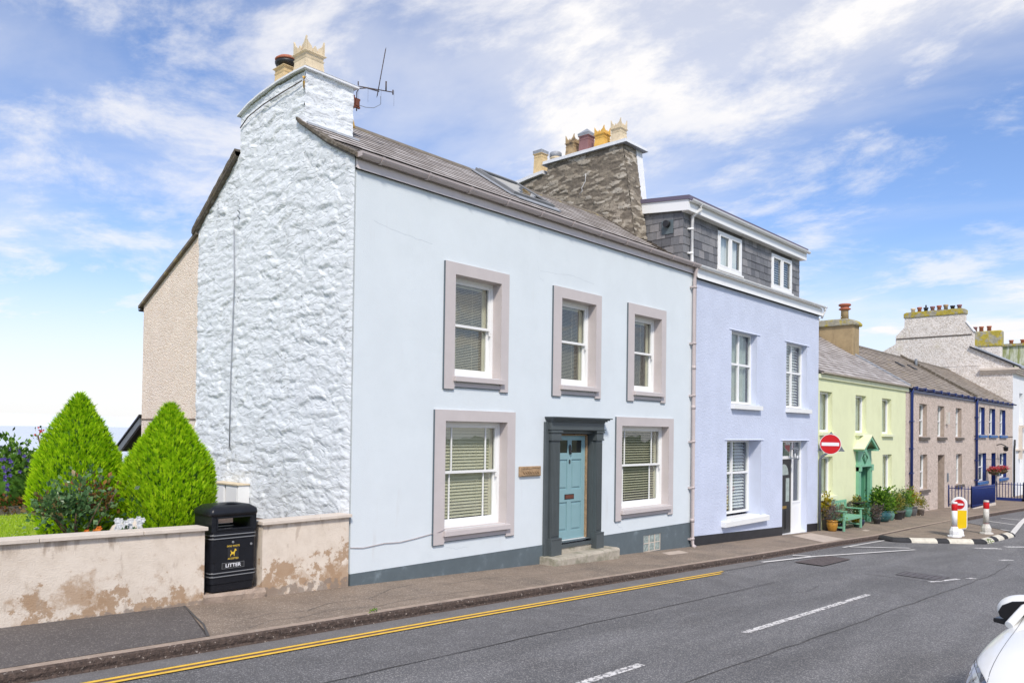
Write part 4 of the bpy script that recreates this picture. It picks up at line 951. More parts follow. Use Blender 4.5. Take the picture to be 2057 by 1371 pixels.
# aerial
A = thing('tv_aerial', (7.9, 1.36, 7.75), 'dark rusty television aerial bracketed to the corner of the white chimney', 'aerial')
b = B(); b.box(7.86, 7.90, 1.33, 1.39, 7.80, 8.02); b.box(7.88, 8.02, 1.34, 1.38, 7.83, 7.86); b.box(7.88, 8.02, 1.34, 1.38, 7.96, 7.99); b.box(7.92, 8.0, 1.33, 1.39, 7.86, 7.97); b.build('bracket', 'rust', A)
b = B(); b.tube([(7.96,1.36,7.78),(7.96,1.36,8.10),(7.98,1.33,8.16),(8.1,1.27,8.19),(8.32,1.22,8.19)], .010, 8); b.build('mast', 'dark_metal', A)
b = B(); e0, e1 = Vector((8.28,1.22,8.10)), Vector((8.43,1.20,8.95)); b.tube([e0, e1], .008, 6)
for k in range(12): p = e0+(e1-e0)*(k/11); b.tube([p+Vector((-.03,-.05,0)), p+Vector((.03,.05,0))], .0045, 5)
b.tube([e0+Vector((-.28,.16,.12)), e0+Vector((.26,-.10,.12))], .008, 6); b.tube([e0+Vector((-.28,.16,.14)), e0+Vector((-.28,.16,.20))], .010, 6); b.tube([e0+Vector((.14,-.06,.12)), e0+Vector((.14,-.06,.28))], .013, 6); b.tube([e0+Vector((.26,-.10,.08)), e0+Vector((.26,-.10,.16))], .012, 6)
for t in (-.28, -.14, .06, .26):
    p = e0+Vector((t, -t*.5, .12)); b.tube([p+Vector((0,0,-.25)), p+Vector((0,0,.02))], .002, 4)
b.build('boom', 'dark_metal', A)
b = B(); b.tube([(8.35,1.22,8.12),(8.36,1.23,7.98),(8.25,1.27,7.90),(8.1,1.3,7.87),(8.0,1.33,7.88)], .005, 5); b.build('cable', 'grey_metal', A)

# ================================================================== LAVENDER HOUSE
AX, BX = 16.985, 24.84
H2 = thing('lavender_house', (AX, 0, zg(AX)), 'lavender rendered house with a slate-hung box dormer and a black front door', 'house', 'terraced houses along the street')
LU = [(18.93, 20.43, 3.20, 5.13), (22.38, 23.92, 3.20, 5.14)]; LL = (18.73, 20.75, .20, 2.26); LD = (22.17, 24.0, -.60, 2.25)
b = B(); wall(b, AX, BX, -1.5, 6.2, LU+[LL, LD], 0, .5); b.build('front_wall', 'lavender', H2)
b = B()
for h, dpt in ((LU[0], .18), (LU[1], .18), (LL, .40), (LD, .22)):
    reveals(b, (h[0]+.001, h[1]-.001, h[2], h[3]-.001), .0, dpt+.05)
b.build('reveal', 'lav_smooth', H2, normals=False)
for h, e in ((LU[0], .18), (LU[1], .12), (LL, .14), (LD, .12)):
    b = B(); b.prism([(h[0]-.14,-.025,h[3]+.012),(h[1]+e,-.025,h[3]+.012),(h[1]+e,.0,h[3]+.03),(h[0]-.14,.0,h[3]+.03)], (0,.0,-.014)) if False else b.prism([(h[0]-.13,-.022,h[3]+.002),(h[0]-.13,0,h[3]+.002),(h[0]-.13,0,h[3]+.03)], (h[1]-h[0]+.13+e,0,0)); b.build('drip_edge', 'lavender', H2)
casement(H2, *LU[0][:2], 3.22, 5.13, .17, 2, 2, split=.55, inner='curtain', back='curtain')
casement(H2, *LU[1][:2], 3.22, 5.14, .17, 2, 2, split=.55, pitch=.085, tilt=40)
casement(H2, *LL[:2], .28, 2.26, .36, 2, 2, split=.55, pitch=.085, tilt=40, div=.5)
for (x0, x1, za, zb, dp) in ((18.92, 20.62, 3.07, 3.20, .17), (22.36, 24.08, 3.07, 3.20, .17)):
    b = B(); b.prism([(x0,-.11,za),(x0,-.11,zb-.012),(x0,dp,zb+.01),(x0,dp,za)], (x1-x0,0,0)); b.build('window_sill', 'white_paint', H2, bevel=.006)
b = B(); b.prism([(18.45,-.13,.04),(18.45,-.13,.175),(18.45,.02,.20),(18.45,.02,.04)], (2.6,0,0)); b.box(18.735, 20.745, .02, .37, .12, .215); b.build('window_sill', 'white_paint', H2, bevel=.006)
def pslope(b, x0, x1, y, h, t=.012):
    b.prism([(x0,y-t,-1.4),(x1,y-t,-1.4),(x1,y-t,zg(x1)+h),(x0,y-t,zg(x0)+h)], (0,t+.001,0))
b = B(); pslope(b, AX+.003, 22.17, 0, .24); b.build('plinth', 'black_plinth', H2); b = B(); pslope(b, 24.0, BX-.003, 0, .24); b.box(24.001, 24.012, -.01, .2, -1.2, zg(24)+.24); b.build('plinth', 'black_plinth', H2)
# door with sidelight
dy = .19
b = B(); x0, x1, z0, z1 = 22.17, 24.0, -.60, 2.25
for (a, c) in ((x0, x0+.06), (x1-.07, x1), (23.28, 23.36)): b.box(a, c, dy, dy+.08, z0, z1)
b.box(x0+.06, x1-.07, dy+.001, dy+.079, z1-.06, z1); b.box(x0+.06, x1-.07, dy-.004, dy+.076, 1.69, 1.78)
b.box(23.36, x1-.07, dy+.012, dy+.07, z0, .35); b.box(23.41, x1-.13, dy+.004, dy+.012, -.42, .26); b.box(23.36, x1-.07, dy, dy+.07, .35, .41)
b.box(23.36, 23.41, dy+.002, dy+.07, .41, 1.69); b.box(x1-.12, x1-.07, dy+.002, dy+.07, .41, 1.69)
fr = b.build('door_frame', 'upvc', H2, bevel=.004)
b = B(); b.box(x0-.0, x1-.0, .04, .3, -.64, -.52); b.box(x0+.0, x1, -.08, .04, -.68, -.59); b.build('threshold', 'upvc', H2, bevel=.005)
b = B(); b.box(23.41, x1-.12, dy+.03, dy+.035, .41, 1.69); b.box(x0+.06, 23.28, dy+.03, dy+.035, 1.78, z1-.06); b.box(23.36, x1-.07, dy+.03, dy+.035, 1.78, z1-.06); b.build('sidelight_glass', 'glass', fr)
b = B(); b.box(x0+.0, x1, dy+.3, dy+.32, z0, z1); b.build('hall', 'curtain', fr)
b = B(); a, c = x0+.06, 23.28; b.box(a, c, dy+.02, dy+.06, -.52, 1.69)
for (p, q) in ((a+.12, a+.42), (c-.42, c-.12)): b.box(p, q, dy+.008, dy+.02, -.40, .18); b.box(p+.04, q-.04, dy, dy+.008, -.36, .14)
d2 = b.build('door', 'iron', H2, bevel=.004)
b = B(); xm_ = (a+c)/2; pts = [(xm_+.32*math.cos(math.pi*k/12), 1.22+.32*math.sin(math.pi*k/12)) for k in range(13)]; b.prism([(p[0], dy+.012, p[1]) for p in pts], (0,.009,0)); b.box(a+.14, a+.38, dy+.012, dy+.021, .42, 1.12); b.box(c-.38, c-.14, dy+.012, dy+.021, .42, 1.12); b.build('door_pane', 'glaze_green' if False else 'curtain', d2)
b = B(); b.box(xm_-.17, xm_+.17, dy+.0, dy+.02, .22, .30); b.build('letterbox', 'brass', d2)
b = B(); lx, ly = 23.0, -.02
b.tube([(lx,ly,2.25),(lx,ly,2.02)], .008, 6); b.lathe((lx,ly,1.98), [(.10,0),(.10,.01),(.03,.05),(.02,.07)], square=True)
for i in (-1,1):
    for j in (-1,1): b.box(lx+i*.085-.008, lx+i*.085+.008, ly+j*.085-.008, ly+j*.085+.008, 1.72, 1.98)
b.box(lx-.09, lx+.09, ly-.09, ly+.09, 1.71, 1.725); ln_ = b.build('porch_lantern', 'grey_metal', H2)
b = B(); b.lathe((lx,ly,1.73), [(.02,0),(.03,.06),(.025,.12),(.005,.15)], 10); b.build('bulb', 'white_paint', ln_)
# eaves fascia and gutter
b = B(); b.box(AX-.03, BX+.06, -.09, 0, 6.17, 6.40); b.box(AX-.03, BX+.06, -.10, 0, 6.17, 6.195); b.build('fascia', 'upvc', H2)
b = B(); halfgutter(b, AX-.05, BX+.16, -.155, 6.46, .062); g2 = b.build('gutter', 'upvc', H2)
brackets(g2, 'upvc', [AX+.3+.95*i for i in range(9)], -.155, 6.46, .069)
b = B(); b.tube([(BX+.08,-.155,6.41),(BX+.08,-.155,6.32),(BX+.09,-.10,6.22),(BX+.09,-.05,6.1)], .034, 10); b.tube([(BX+.08,-.155,6.34),(BX+.08,-.155,6.42)], .045, 10); b.build('downpipe_elbow', 'upvc', H2)
b = B(); b.prism([(AX,-.06,6.42),(AX,.34,6.66),(AX,.34,6.58),(AX,-.02,6.36)], (BX-AX+.06,0,0)); b.prism([(24.12,.34,6.66),(24.12,3.0,8.20),(24.12,3.0,8.12),(24.12,.34,6.58)], (BX-24.12+.06,0,0)); b.prism([(AX,3.0,8.20),(AX,6.0,6.5),(AX,6.0,6.42),(AX,3.0,8.1)], (BX-AX+.06,0,0)); b.build('roof', 'slate_moss', H2)
b = B(); b.box(BX-.3, BX, .5, 6.0, -1, 6.4); b.prism([(BX-.28,0.0,6.38),(BX-.28,3.0,8.1),(BX-.28,6,6.38)], (.28,0,0)); b.box(AX, BX-.3, 5.7, 6.0, -1, 6.4); b.box(AX+.01, AX+.2, .5, 5.7, -1, 6.4); b.build('side_wall', 'lavender', H2)
# dormer: slate-hung cheeks and front
DYF, DL, DR, DZ = .35, 17.0, 24.1, 6.42
DT = 7.98
dw = [(18.76, 20.13, 6.69, 7.74), (22.05, 23.5, 6.66, 7.73)]
b = B(); wall(b, DL, DR, 6.3, DT, dw, DYF, .15); b.box(DL, DL+.12, DYF+.15, 3.0, 6.3, 8.2); b.box(DR-.12, DR, DYF+.15, 3.0, 6.3, 8.2); dm = b.build('dormer', 'crack', H2)
b = B()
def hung(b, u0, u1, z0, z1, place, rh=.205, w=.27, holes=(), ztopf=None):
    n = int((z1-z0)/rh)+1
    for r in range(n):
        za = z0+r*rh; zb = min(za+rh*1.02, z1); u = u0-(w/2 if r % 2 else 0)
        if zb-za < .03: continue
        while u < u1:
            ww = w*random.uniform(.88, 1.12); a, c = max(u, u0), min(u+ww-.008, u1); u += ww
            if c-a < .03: continue
            segs = [(a, c)]
            for h in holes:
                if zb > h[2]+.02 and za < h[3]-.02:
                    ns = []
                    for (p, q) in segs:
                        if q <= h[0] or p >= h[1]: ns.append((p, q)); continue
                        if p < h[0]: ns.append((p, h[0]-.004))
                        if q > h[1]: ns.append((h[1]+.004, q))
                    segs = ns
            for (a, c) in segs:
                if c-a < .02: continue
                t0, t1 = random.uniform(.016, .024), .006; r_ = random.random(); j = random.uniform(-.006, .006)
                P = lambda uu, zz, tt: place(uu, zz, tt)
                b.face([P(a,za+j,t0),P(c,za-j,t0),P(c,zb,t1),P(a,zb,t1)], r_); b.face([P(a,za+j,0),P(c,za-j,0),P(c,za-j,t0),P(a,za+j,t0)], r_)
                b.face([P(a,za+j,0),P(a,za+j,t0),P(a,zb,t1)], r_); b.face([P(c,za-j,0),P(c,zb,t1),P(c,za-j,t0)], r_)
hung(b, DL, DR, 6.45, DT, lambda u, z, t: (u, DYF-t, z), holes=dw)
b.build('slate_hanging_front', 'slate_dark', dm, normals=False)
b = B(); hung(b, DYF-.01, 2.4, 6.45, DT+.02, lambda u, z, t: (DL-t, u, z)); b.build('slate_hanging_cheek', 'slate_dark', dm, normals=False)
b = B(); hung(b, DYF-.01, 2.9, 6.45, DT, lambda u, z, t: (DR+t, u, z)); b.build('slate_hanging_cheek', 'slate_dark', dm, normals=False)
for h, kind in zip(dw, ('curtain', 'blind')):
    w_ = casement(H2, h[0], h[1], h[2]+.05, h[3], DYF-.03, 2, 1, inner=kind, back='blind_white', pitch=.07, tilt=40, t=.07, label='white dormer window')
    b = B(); b.box(h[0]-.03, h[1]+.03, DYF-.08, DYF+.04, h[2]+.0, h[2]+.05); b.build('window_sill', 'upvc', w_)
    b = B(); xm_ = (h[0]+h[1])/2
    for (p, q) in ((h[0]+.075, xm_-.035), (xm_+.035, h[1]-.075)):
        for s_ in ((p, p+.045, h[2]+.125, h[3]-.075), (q-.045, q, h[2]+.125, h[3]-.075), (p+.045, q-.045, h[2]+.125, h[2]+.17), (p+.045, q-.045, h[3]-.12, h[3]-.075)): b.box(s_[0], s_[1], DYF-.045, DYF+.0, s_[2], s_[3])
    b.build('casement_sash', 'upvc', w_, bevel=.003)
rz = lambda y: 8.10+.10*(y-.15)
b = B(); b.prism([(DL-.10,.15,rz(.15)-.26),(DL-.10,.15,rz(.15)),(DL-.10,3.0,rz(3.0)),(DL-.10,3.0,rz(3.0)-.26)], (.045,0,0))
b.prism([(DR+.06,.15,rz(.15)-.26),(DR+.06,.15,rz(.15)),(DR+.06,3.0,rz(3.0)),(DR+.06,3.0,rz(3.0)-.26)], (.045,0,0)); b.box(DL-.055, DR+.06, .15, .19, rz(.15)-.26, rz(.15)-.005); b.box(DL-.055, DR+.06, .19, .35, rz(.15)-.26, rz(.15)-.23); b.build('dormer_fascia', 'upvc', dm)
b = B(); b.prism([(DL-.13,.11,rz(.11)+.002),(DL-.13,.11,rz(.11)+.10),(DL-.13,3.05,rz(3.05)+.10),(DL-.13,3.05,rz(3.05)+.002)], (DR-DL+.26,0,0)); b.build('dormer_roof', 'upvc_roof', dm)
b = B(); halfgutter(b, DL-.06, DR+.16, .09, 8.10, .06); dg_ = b.build('dormer_gutter', 'upvc', dm)
for i in range(8):
    x = DL+.35+.95*i; pts = [(.09 - .067*math.cos(math.pi*k/8), 8.10 - .067*math.sin(math.pi*k/8)) for k in range(9)]; 
b = B(); b.tube([(17.42,.09,8.05),(17.42,.09,7.96),(17.36,.20,7.86),(17.32,.275,7.78),(17.32,.275,6.60),(17.32,.22,6.5)], .05, 12)
for z in (7.45, 6.85): b.tube([(17.32,.295,z),(17.32,.295,z+.05)], .06, 12); b.box(17.2, 17.3, .29, .34, z, z+.04)
b.build('downpipe', 'upvc', H2)
b = B(); b.box(DL-.03, DL-.02, .60, .93, 7.36, 7.70); vt = b.build('flue_plate', 'grey_plinth', dm)
b = B(); b.tube([(DL-.03,.76,7.60),(DL-.14,.76,7.60)], .085, 14); b.build('flue_outlet', 'iron', vt)

# stone party chimney, its white flank, cap and six pots
SF = stonefn(3.4, 11.5, .016, .16, .005, 3.0, .9)
C1 = 16.42
def sbot(u): return interp(u, [1.35, 2.4, 3.2, 5.4], [7.22, 7.92, 7.3, 6.6])
def stop(u): return 9.70 if u < 4.2 else 9.47
cf = lambda v: interp(v, [7.2, 9.7], [1.34, 1.74])        # raking front edge
b = B(); rows = []; nv = 92
for j in range(73):
    t = j/72; col = []
    for k in range(nv+1):
        v = 6.9+(9.70-6.9)*k/nv; u = cf(v)+(4.20-cf(v))*t; col.append((u, v))
    rows.append(col)
relief(b, rows, lambda u, v, h: (C1-h-.02, u, v), SF)
rows = [[(4.20+1.15*j/34, 6.9+(9.44-.14*j/34-6.9)*k/80) for k in range(81)] for j in range(35)]
relief(b, rows, lambda u, v, h: (C1-h-.02, u, v), SF)
rows = [[(u, 6.9+2.8*k/nv) for k in range(nv+1)] for u in [C1-.02+.56*j/18 for j in range(19)]]
relief(b, rows, lambda u, v, h: (u, cf(v)-h-.02, v), SF)
b.prism([(C1+.01,1.36,6.9),(C1+.01,cf(9.7)+.02,9.69),(C1+.01,4.20,9.69),(C1+.01,4.20,9.42),(C1+.01,5.34,9.29),(C1+.01,5.34,6.5)], (.56,0,0), r=.3)
b.build('chimney_stack', 'stone', H2)
b = B(); b.prism([(16.99,1.50,7.9),(16.99,1.72,9.70),(16.99,4.2,9.70),(16.99,4.2,7.9)], (.27,0,0)); b.build('chimney_flank', 'white_cement', H2)
def caps(b, x0, x1, ya, yb, z, h):
    n = 16; rows = []
    prof = [(x0-.05,0),(x0-.055,.085),(x0+.18,h+.03),(x1-.15,h+.03),(x1+.055,.085),(x1+.05,0)]
    for i in range(n+1):
        y = ya+(yb-ya)*i/n; e = 0 if 0 < i < n else 1; zz = z(y)
        rows.append([(x, y, zz+dz*(1 if not e or dz < .09 else .5)+.008*noise.noise(Vector((x*4,y*4,0)))) for x, dz in prof])
    for i in range(n):
        for k in range(5): b.face([rows[i][k], rows[i][k+1], rows[i+1][k+1], rows[i+1][k]])
        b.face([rows[i][0], rows[i+1][0], rows[i+1][5], rows[i][5]])
    b.face(rows[0]); b.face(rows[-1])
b = B(); caps(b, C1-.03, 17.28, 1.62, 4.32, lambda y: 9.70, .15); b.build('chimney_cap', 'white_cement', H2)
b = B(); caps(b, C1-.03, 17.0, 4.33, 5.55, lambda y: 9.47-.10*(y-4.3), .12); b.build('chimney_cap', 'white_cement', H2)
b = B(); b.box(C1-.10, 17.34, 1.58, 4.36, 9.688, 9.697); b.build('cap_lead', 'lead', H2)
crown_pot(H2, (16.75, 2.10, 9.83), .165, .40, 'pot_pale', crown=.24, label='tallest crowned buff pot at the street end')
crown_pot(H2, (16.75, 2.62, 9.83), .165, .38, 'pot_yellow', crown=.20, label='ochre crowned pot')
p = crown_pot(H2, (16.75, 3.13, 9.83), .165, .46, 'pot_purple', crown=0, label='plum pot with pointed grey cap')
b = B(); b.lathe((16.75,3.13,10.29), [(.17,0),(.18,.07),(.01,.22)], square=True, smooth=False); b.build('pot_cap', 'lead', p)
crown_pot(H2, (16.75, 3.60, 9.83), .155, .38, 'pot_brown', crown=.22, label='sooty crowned pot')
p = crown_pot(H2, (16.75, 4.74, 9.52), .155, .66, 'pot_buff', crown=0, label='buff square pot with lead collar on the lower stack')
b = B(); b.lathe((16.75,4.74,10.18), [(.155,0),(.16,.09)], square=True); b.build('pot_collar', 'lead', p)
b = B(); b.lathe((16.75,4.20,9.62), [(.15,0),(.14,.30),(.16,.31),(.16,.36)], 16); p = lab(b.build('chimney_pot', 'pot_pale', H2), 'short round pot with grey collar'); b = B(); b.lathe((16.75,4.20,9.98), [(.17,0),(.17,.11),(.15,.13)], 16); b.build('pot_collar', 'lead', p)
b = B(); yl = lambda y: interp(y, [p[0] for p in FP], [p[1] for p in FP]); P_ = []
for i in range(23):
    y = 1.30+.05*i; P_.append((C1-.045+.012*noise.noise(Vector((i*.9,0,0))), y, yl(y)+.035+.02*noise.noise(Vector((i*.7,3,0)))))
b.tube(P_, .03, 6, radii=[.026+.016*noise.noise(Vector((i*.8,5,0))) for i in range(23)]); b.build('mortar_fillet', 'verge', H2)
b = B(); b.tube([(C1-.07,2.85,9.15),(C1-.075,2.86,8.95),(C1-.07,2.98,8.80),(C1-.075,2.95,8.72),(C1-.07,3.05,8.66)], .006, 6); b.build('pointing_streak', 'white_cement', H2)

# ================================================================== HOUSES FURTHER DOWN THE STREET
RP = [(-.10, 4.42), (3.5, 6.68)]
def simple_window(house, x0, x1, z0, z1, dep, sillz, sillmat, revmat, frame='upvc', sash=True, sillx=(.05, .12), wallmat=None, inner='curtain', back='curtain', sillh=.11, label=None):
    r = B(); reveals(r, (x0+.001, x1-.001, z0+.001, z1-.001), .0, dep+.05); r.build('reveal', revmat, house, normals=False)
    w = casement(house, x0, x1, z0, z1, dep, 1, 2 if sash else 1, frame=frame, t=.07, inner=inner, back=back, pitch=.07, label=label)
    b = B(); b.prism([(x0-sillx[0],-.10,sillz),(x0-sillx[0],-.10,sillz+sillh-.015),(x0-sillx[0],dep,sillz+sillh),(x0-sillx[0],dep,sillz)], (x1-x0+sillx[0]+sillx[1],0,0)); b.build('window_sill', sillmat, house, bevel=.006)
    return w
def ridge_and_back(house, x0, x1, mt='slate_moss'):
    b = B(); b.prism([(x0,3.5,6.68),(x0,7.0,4.5),(x0,7.0,4.42),(x0,3.5,6.6)], (x1-x0,0,0)); b.build('rear_roof', mt, house)
    b = B(); n = int((x1-x0)/.45)
    for i in range(n):
        a, c = x0+(x1-x0)*i/n, x0+(x1-x0)*(i+1)/n; b.prism([(a,3.36,6.63),(a,3.5,6.74),(a,3.64,6.63)], (c-a-.012,0,0))
    b.build('ridge_tile', 'ridge', house)
def shell(house, x0, x1, mt, zt=4.3):
    b = B(); b.box(x0+.01, x0+.25, .4, 6.9, -2.0, zt); b.box(x1-.25, x1-.01, .4, 6.9, -2.0, zt); b.box(x0+.25, x1-.25, 6.65, 6.9, -2, zt); b.prism([(x1-.25,.0,4.3),(x1-.25,3.5,6.58),(x1-.25,6.9,4.3)], (.22,0,0)); b.build('side_wall', mt, house)

# ---- lime green house
GA, GB = 24.85, 34.27
H3 = thing('green_house', (GA, 0, zg(GA)), 'pale lime green cottage with a mint door hood and a row of potted plants', 'house', 'terraced houses along the street')
GU = [(24.96, 26.04, 2.52, 3.82), (28.22, 29.32, 2.52, 3.83), (31.07, 32.18, 2.50, 3.83)]; GL = [(25.04, 26.12, .46, 1.73), (31.18, 32.28, .34, 1.72)]; GD = (28.42, 29.56, -.8, 1.36)
b = B(); wall(b, GA, GB-.28, -2, 4.32, GU+GL+[GD], 0, .5); b.build('front_wall', 'green_render', H3)
for h, sl in zip(GU, (2.41, 2.41, 2.39)): simple_window(H3, *h, .14, sl, 'lime_sill', 'green_render', sash=False, sillx=(.02,.15))
simple_window(H3, *GL[0], .14, .34, 'lime_sill', 'green_render', sash=False, sillx=(.02,.2), sillh=.13); simple_window(H3, *GL[1], .14, .24, 'lime_sill', 'green_render', sash=False, sillx=(.02,.12), sillh=.12)
b = B(); b.box(GA, GB-.02, -.06, 0, 4.22, 4.36); b.build('fascia', 'lime_sill', H3)
b = B(); slates(b, GA-.02, GB, RP, .24, .36, .014); b.build('roof', 'slate', H3, normals=False); ridge_and_back(H3, GA, GB); shell(H3, GA, GB, 'green_render')
b = B(); halfgutter(b, GA+.02, GB+.1, -.12, 4.42, .055); b.build('gutter', 'coping', H3)
# door hood
b = B()
for (a, c) in ((28.30, 28.50), (29.48, 29.68)): b.box(a, c, -.10, 0, -.72, 1.36); b.box(a+.03, c-.03, -.115, -.10, -.4, 1.2)
b.box(28.30, 29.68, -.07, 0, 1.36, 1.93); b.box(28.26, 29.72, -.15, 0, 1.33, 1.40); b.box(28.30, 28.46, -.16, 0, 1.18, 1.33); b.box(29.52, 29.68, -.16, 0, 1.18, 1.33)
for s in (-1, 1):
    b.tube([(28.99, -.085, 1.88), (28.99+s*.26, -.085, 1.64), (28.99, -.085, 1.43)], .018, 6); b.tube([(28.99, -.085, 1.82), (28.99+s*.14, -.085, 1.70), (28.99, -.085, 1.50)], .012, 6)
hd = b.build('door_surround', 'green_paint', H3)
b = B(); reveals(b, (28.421, 29.559, -.8, 1.359), .0, .3); b.build('reveal', 'green_paint', H3, normals=False)
b = B(); b.box(28.42, 29.56, .15, .20, -.72, 1.36); b.box(28.42, 28.56, .12, .15, -.72, 1.36); b.box(29.42, 29.56, .12, .15, -.72, 1.36); b.box(28.93, 29.05, .12, .15, -.72, 1.36); b.build('door', 'green_door', H3)
b = B(); b.prism([(28.08,-.33,1.93),(28.86,-.33,2.37),(29.64,-.33,1.93),(29.64,-.33,1.86),(28.08,-.33,1.86)], (0,.06,0)) if False else None
for pts in ([(28.06,1.93),(28.86,2.40),(28.86,2.30),(28.22,1.93)], [(29.66,1.93),(28.86,2.40),(28.86,2.30),(29.50,1.93)]): b.prism([(p[0],-.34,p[1]) for p in pts], (0,.07,0))
b.box(28.06, 28.36, -.34, 0, 1.88, 1.95); b.box(29.36, 29.66, -.34, 0, 1.88, 1.95); b.build('pediment', 'green_paint', hd)
b = B(); b.prism([(28.02,-.37,1.93),(28.86,-.37,2.42),(28.86,-.37,2.46),(28.0,-.37,1.96)], (0,.37,0)); b.prism([(29.70,-.37,1.93),(28.86,-.37,2.42),(28.86,-.37,2.46),(29.72,-.37,1.96)], (0,.37,0)); b.build('hood_roof', 'lime_sill', hd)
b = B(); b.box(29.72, 29.78, -.09, 0, .1, .28); b.build('doorbell_lamp', 'iron', H3)
# chimney on the party wall
b = B(); b.prism([(33.95,2.05,5.6),(33.95,2.05,7.05),(33.95,4.4,7.05),(33.95,4.4,5.6)], (.75,0,0)); b.build('chimney_stack', 'ochre_render', H3, bevel=.02)
b = B(); b.prism([(33.85,1.95,7.05),(33.85,1.93,7.15),(33.85,2.05,7.28),(33.85,2.3,7.34),(33.85,4.2,7.34),(33.85,4.5,7.2),(33.85,4.5,7.05)], (.95,0,0)); b.build('chimney_cap', 'lichen', H3, bevel=.04)
b = B(); b.lathe((34.3,2.52,7.34), [(.16,0),(.15,.4),(.15,.42)], 16); p = lab(b.build('chimney_pot', 'ochre_render', H3), 'tall pot with red mushroom cowl'); b = B(); b.lathe((34.3,2.52,7.74), [(.15,0),(.25,.05),(.22,.09),(.17,.11),(.17,.16),(.24,.20),(.26,.24),(.22,.28),(.02,.29)], 18); b.build('cowl', 'signred' if False else 'pot_terra', p)
b = B(); b.lathe((34.3,3.75,7.32), [(.14,0),(.12,.10),(.16,.12),(.16,.17)], 16); b.build('chimney_pot', 'pot_buff', H3)
b = B(); b.prism([(34.18,-.12,4.50),(34.18,3.45,6.76),(34.18,3.45,6.66),(34.18,-.12,4.38)], (.16,0,0)); b.build('party_coping', 'lead', H3)

# ---- tan roughcast house
TA, TB = 34.27, 45.6
H4 = thing('tan_house', (TA, 0, zg(TA)), 'tan roughcast cottage with dark stone sills and a navy gutter', 'house', 'terraced houses along the street')
TU = [(35.9, 37.03, 2.42, 3.80), (38.74, 39.85, 2.42, 3.80), (41.93, 43.03, 2.42, 3.80)]; TL = [(36.05, 37.13, .17, 1.65), (42.05, 43.17, .15, 1.6)]; TD = (38.82, 39.93, -1.2, 1.6)
b = B(); wall(b, TA-.28, TB, -2.2, 4.34, TU+TL+[TD], -.004, .5); b.build('front_wall', 'tan_dash', H4)
for h in TU+TL:
    simple_window(H4, *h, .16, h[2]-.15, 'old_sill', 'tan_dark', sash=True, sillx=(.08,.2), sillh=.13)
b = B(); reveals(b, TD, 0, .9); b.box(TD[0], TD[1], .9, .95, -1.2, 1.6); b.build('door_recess', 'tan_dark', H4, normals=False)
b = B(); b.box(TD[0]+.1, TD[1]-.1, .84, .9, -.75, 1.45); b.build('door', 'wood', H4)
b = B(); b.box(40.35, 40.55, -.05, 0, .35, .75); b.build('intercom', 'grey_metal', H4, bevel=.02)
b = B(); slates(b, TA, TB, RP, .24, .36, .015); b.build('roof', 'slate_moss', H4, normals=False); ridge_and_back(H4, TA, TB); shell(H4, TA, TB, 'tan_dash')
b = B(); b.prism([(TA-.08,-.14,4.46),(TA-.08,3.45,6.72),(TA-.08,3.45,6.60),(TA-.08,-.14,4.34)], (.16,0,0)); b.build('verge', 'verge', H4); b = B(); b.prism([(TB-.08,-.14,4.56),(TB-.08,3.5,6.84),(TB-.08,3.5,6.60),(TB-.08,-.14,4.34)], (.2,0,0)); b.build('party_coping', 'verge', H4)
b = B(); halfgutter(b, TA+.1, TB, -.13, 4.42, .075); g = b.build('gutter', 'navy', H4); b = B(); b.box(TA+.1, TB, -.05, -.006, 4.22, 4.40); b.build('fascia', 'navy', H4)
for i in range(9):
    b = B(); b.box(TA+.6+1.25*i, TA+.68+1.25*i, -.22, -.04, 4.32, 4.46); b.build('gutter_joint', 'navy', g)
b = B(); b.tube([(34.55,-.13,4.4),(34.55,-.09,4.2),(34.55,-.09,-.65)], .055, 10)
for z in (3.0, 1.9, .9, -.1): b.box(34.44, 34.66, -.16, -.02, z, z+.05)
b.build('downpipe', 'navy', H4)
b = B(); b.tube([(45.5,2.71,6.0),(45.5,2.71,6.55)], .07, 12); b.build('flue', 'grey_metal', H4)
for x in (40.6, 42.6):
    b = B(); b.prism([(x,2.0,5.76),(x,2.0,5.82),(x,2.35,6.03),(x,2.35,5.97)], (.5,0,0)); b.build('roof_vent', 'iron', H4)
b = B(); b.box(40.15, 40.35, -.12, 0, 3.0, 3.55); b.build('alarm_box', 'dirtywhite', H4)

# ---- roughcast house with blue reveals
BA, BB_ = 45.6, 55.45
H5 = thing('blue_trim_house', (BA, 0, zg(BA)), 'roughcast cottage with navy window reveals beside the white corner house', 'house', 'terraced houses along the street')
BU = [(46.7, 48.02, 2.55, 4.0), (49.1, 50.6, 2.55, 4.0), (51.8, 53.35, 2.55, 4.0)]; BL = [(46.6, 48.4, .1, 1.58), (51.8, 53.68, .1, 1.52)]; BD = (49.68, 50.75, -1.6, 1.56)
b = B(); wall(b, BA, BB_, -2.4, 4.34, BU+BL+[BD], -.008, .5); b.build('front_wall', 'tan_dash', H5)
for h in BU+BL: simple_window(H5, *h, .16, h[2]-.16, 'blue', 'navy', sash=True, sillx=(.12,.25), sillh=.15, inner='blind', back='blind_white')
b = B(); reveals(b, BD, 0, .4); b.build('reveal', 'navy', H5, normals=False); b = B(); b.box(BD[0], BD[1], .36, .42, -1.3, 1.56); b.build('door', 'navy', H5)
b = B(); b.box(BA, BB_, -.03, -.008, 2.44, 2.49); b.build('string_course', 'old_sill', H5)
b = B(); slates(b, BA+.1, BB_, RP, .24, .36, .015); b.build('roof', 'slate_moss', H5, normals=False); ridge_and_back(H5, BA, BB_); shell(H5, BA, BB_, 'tan_dash')
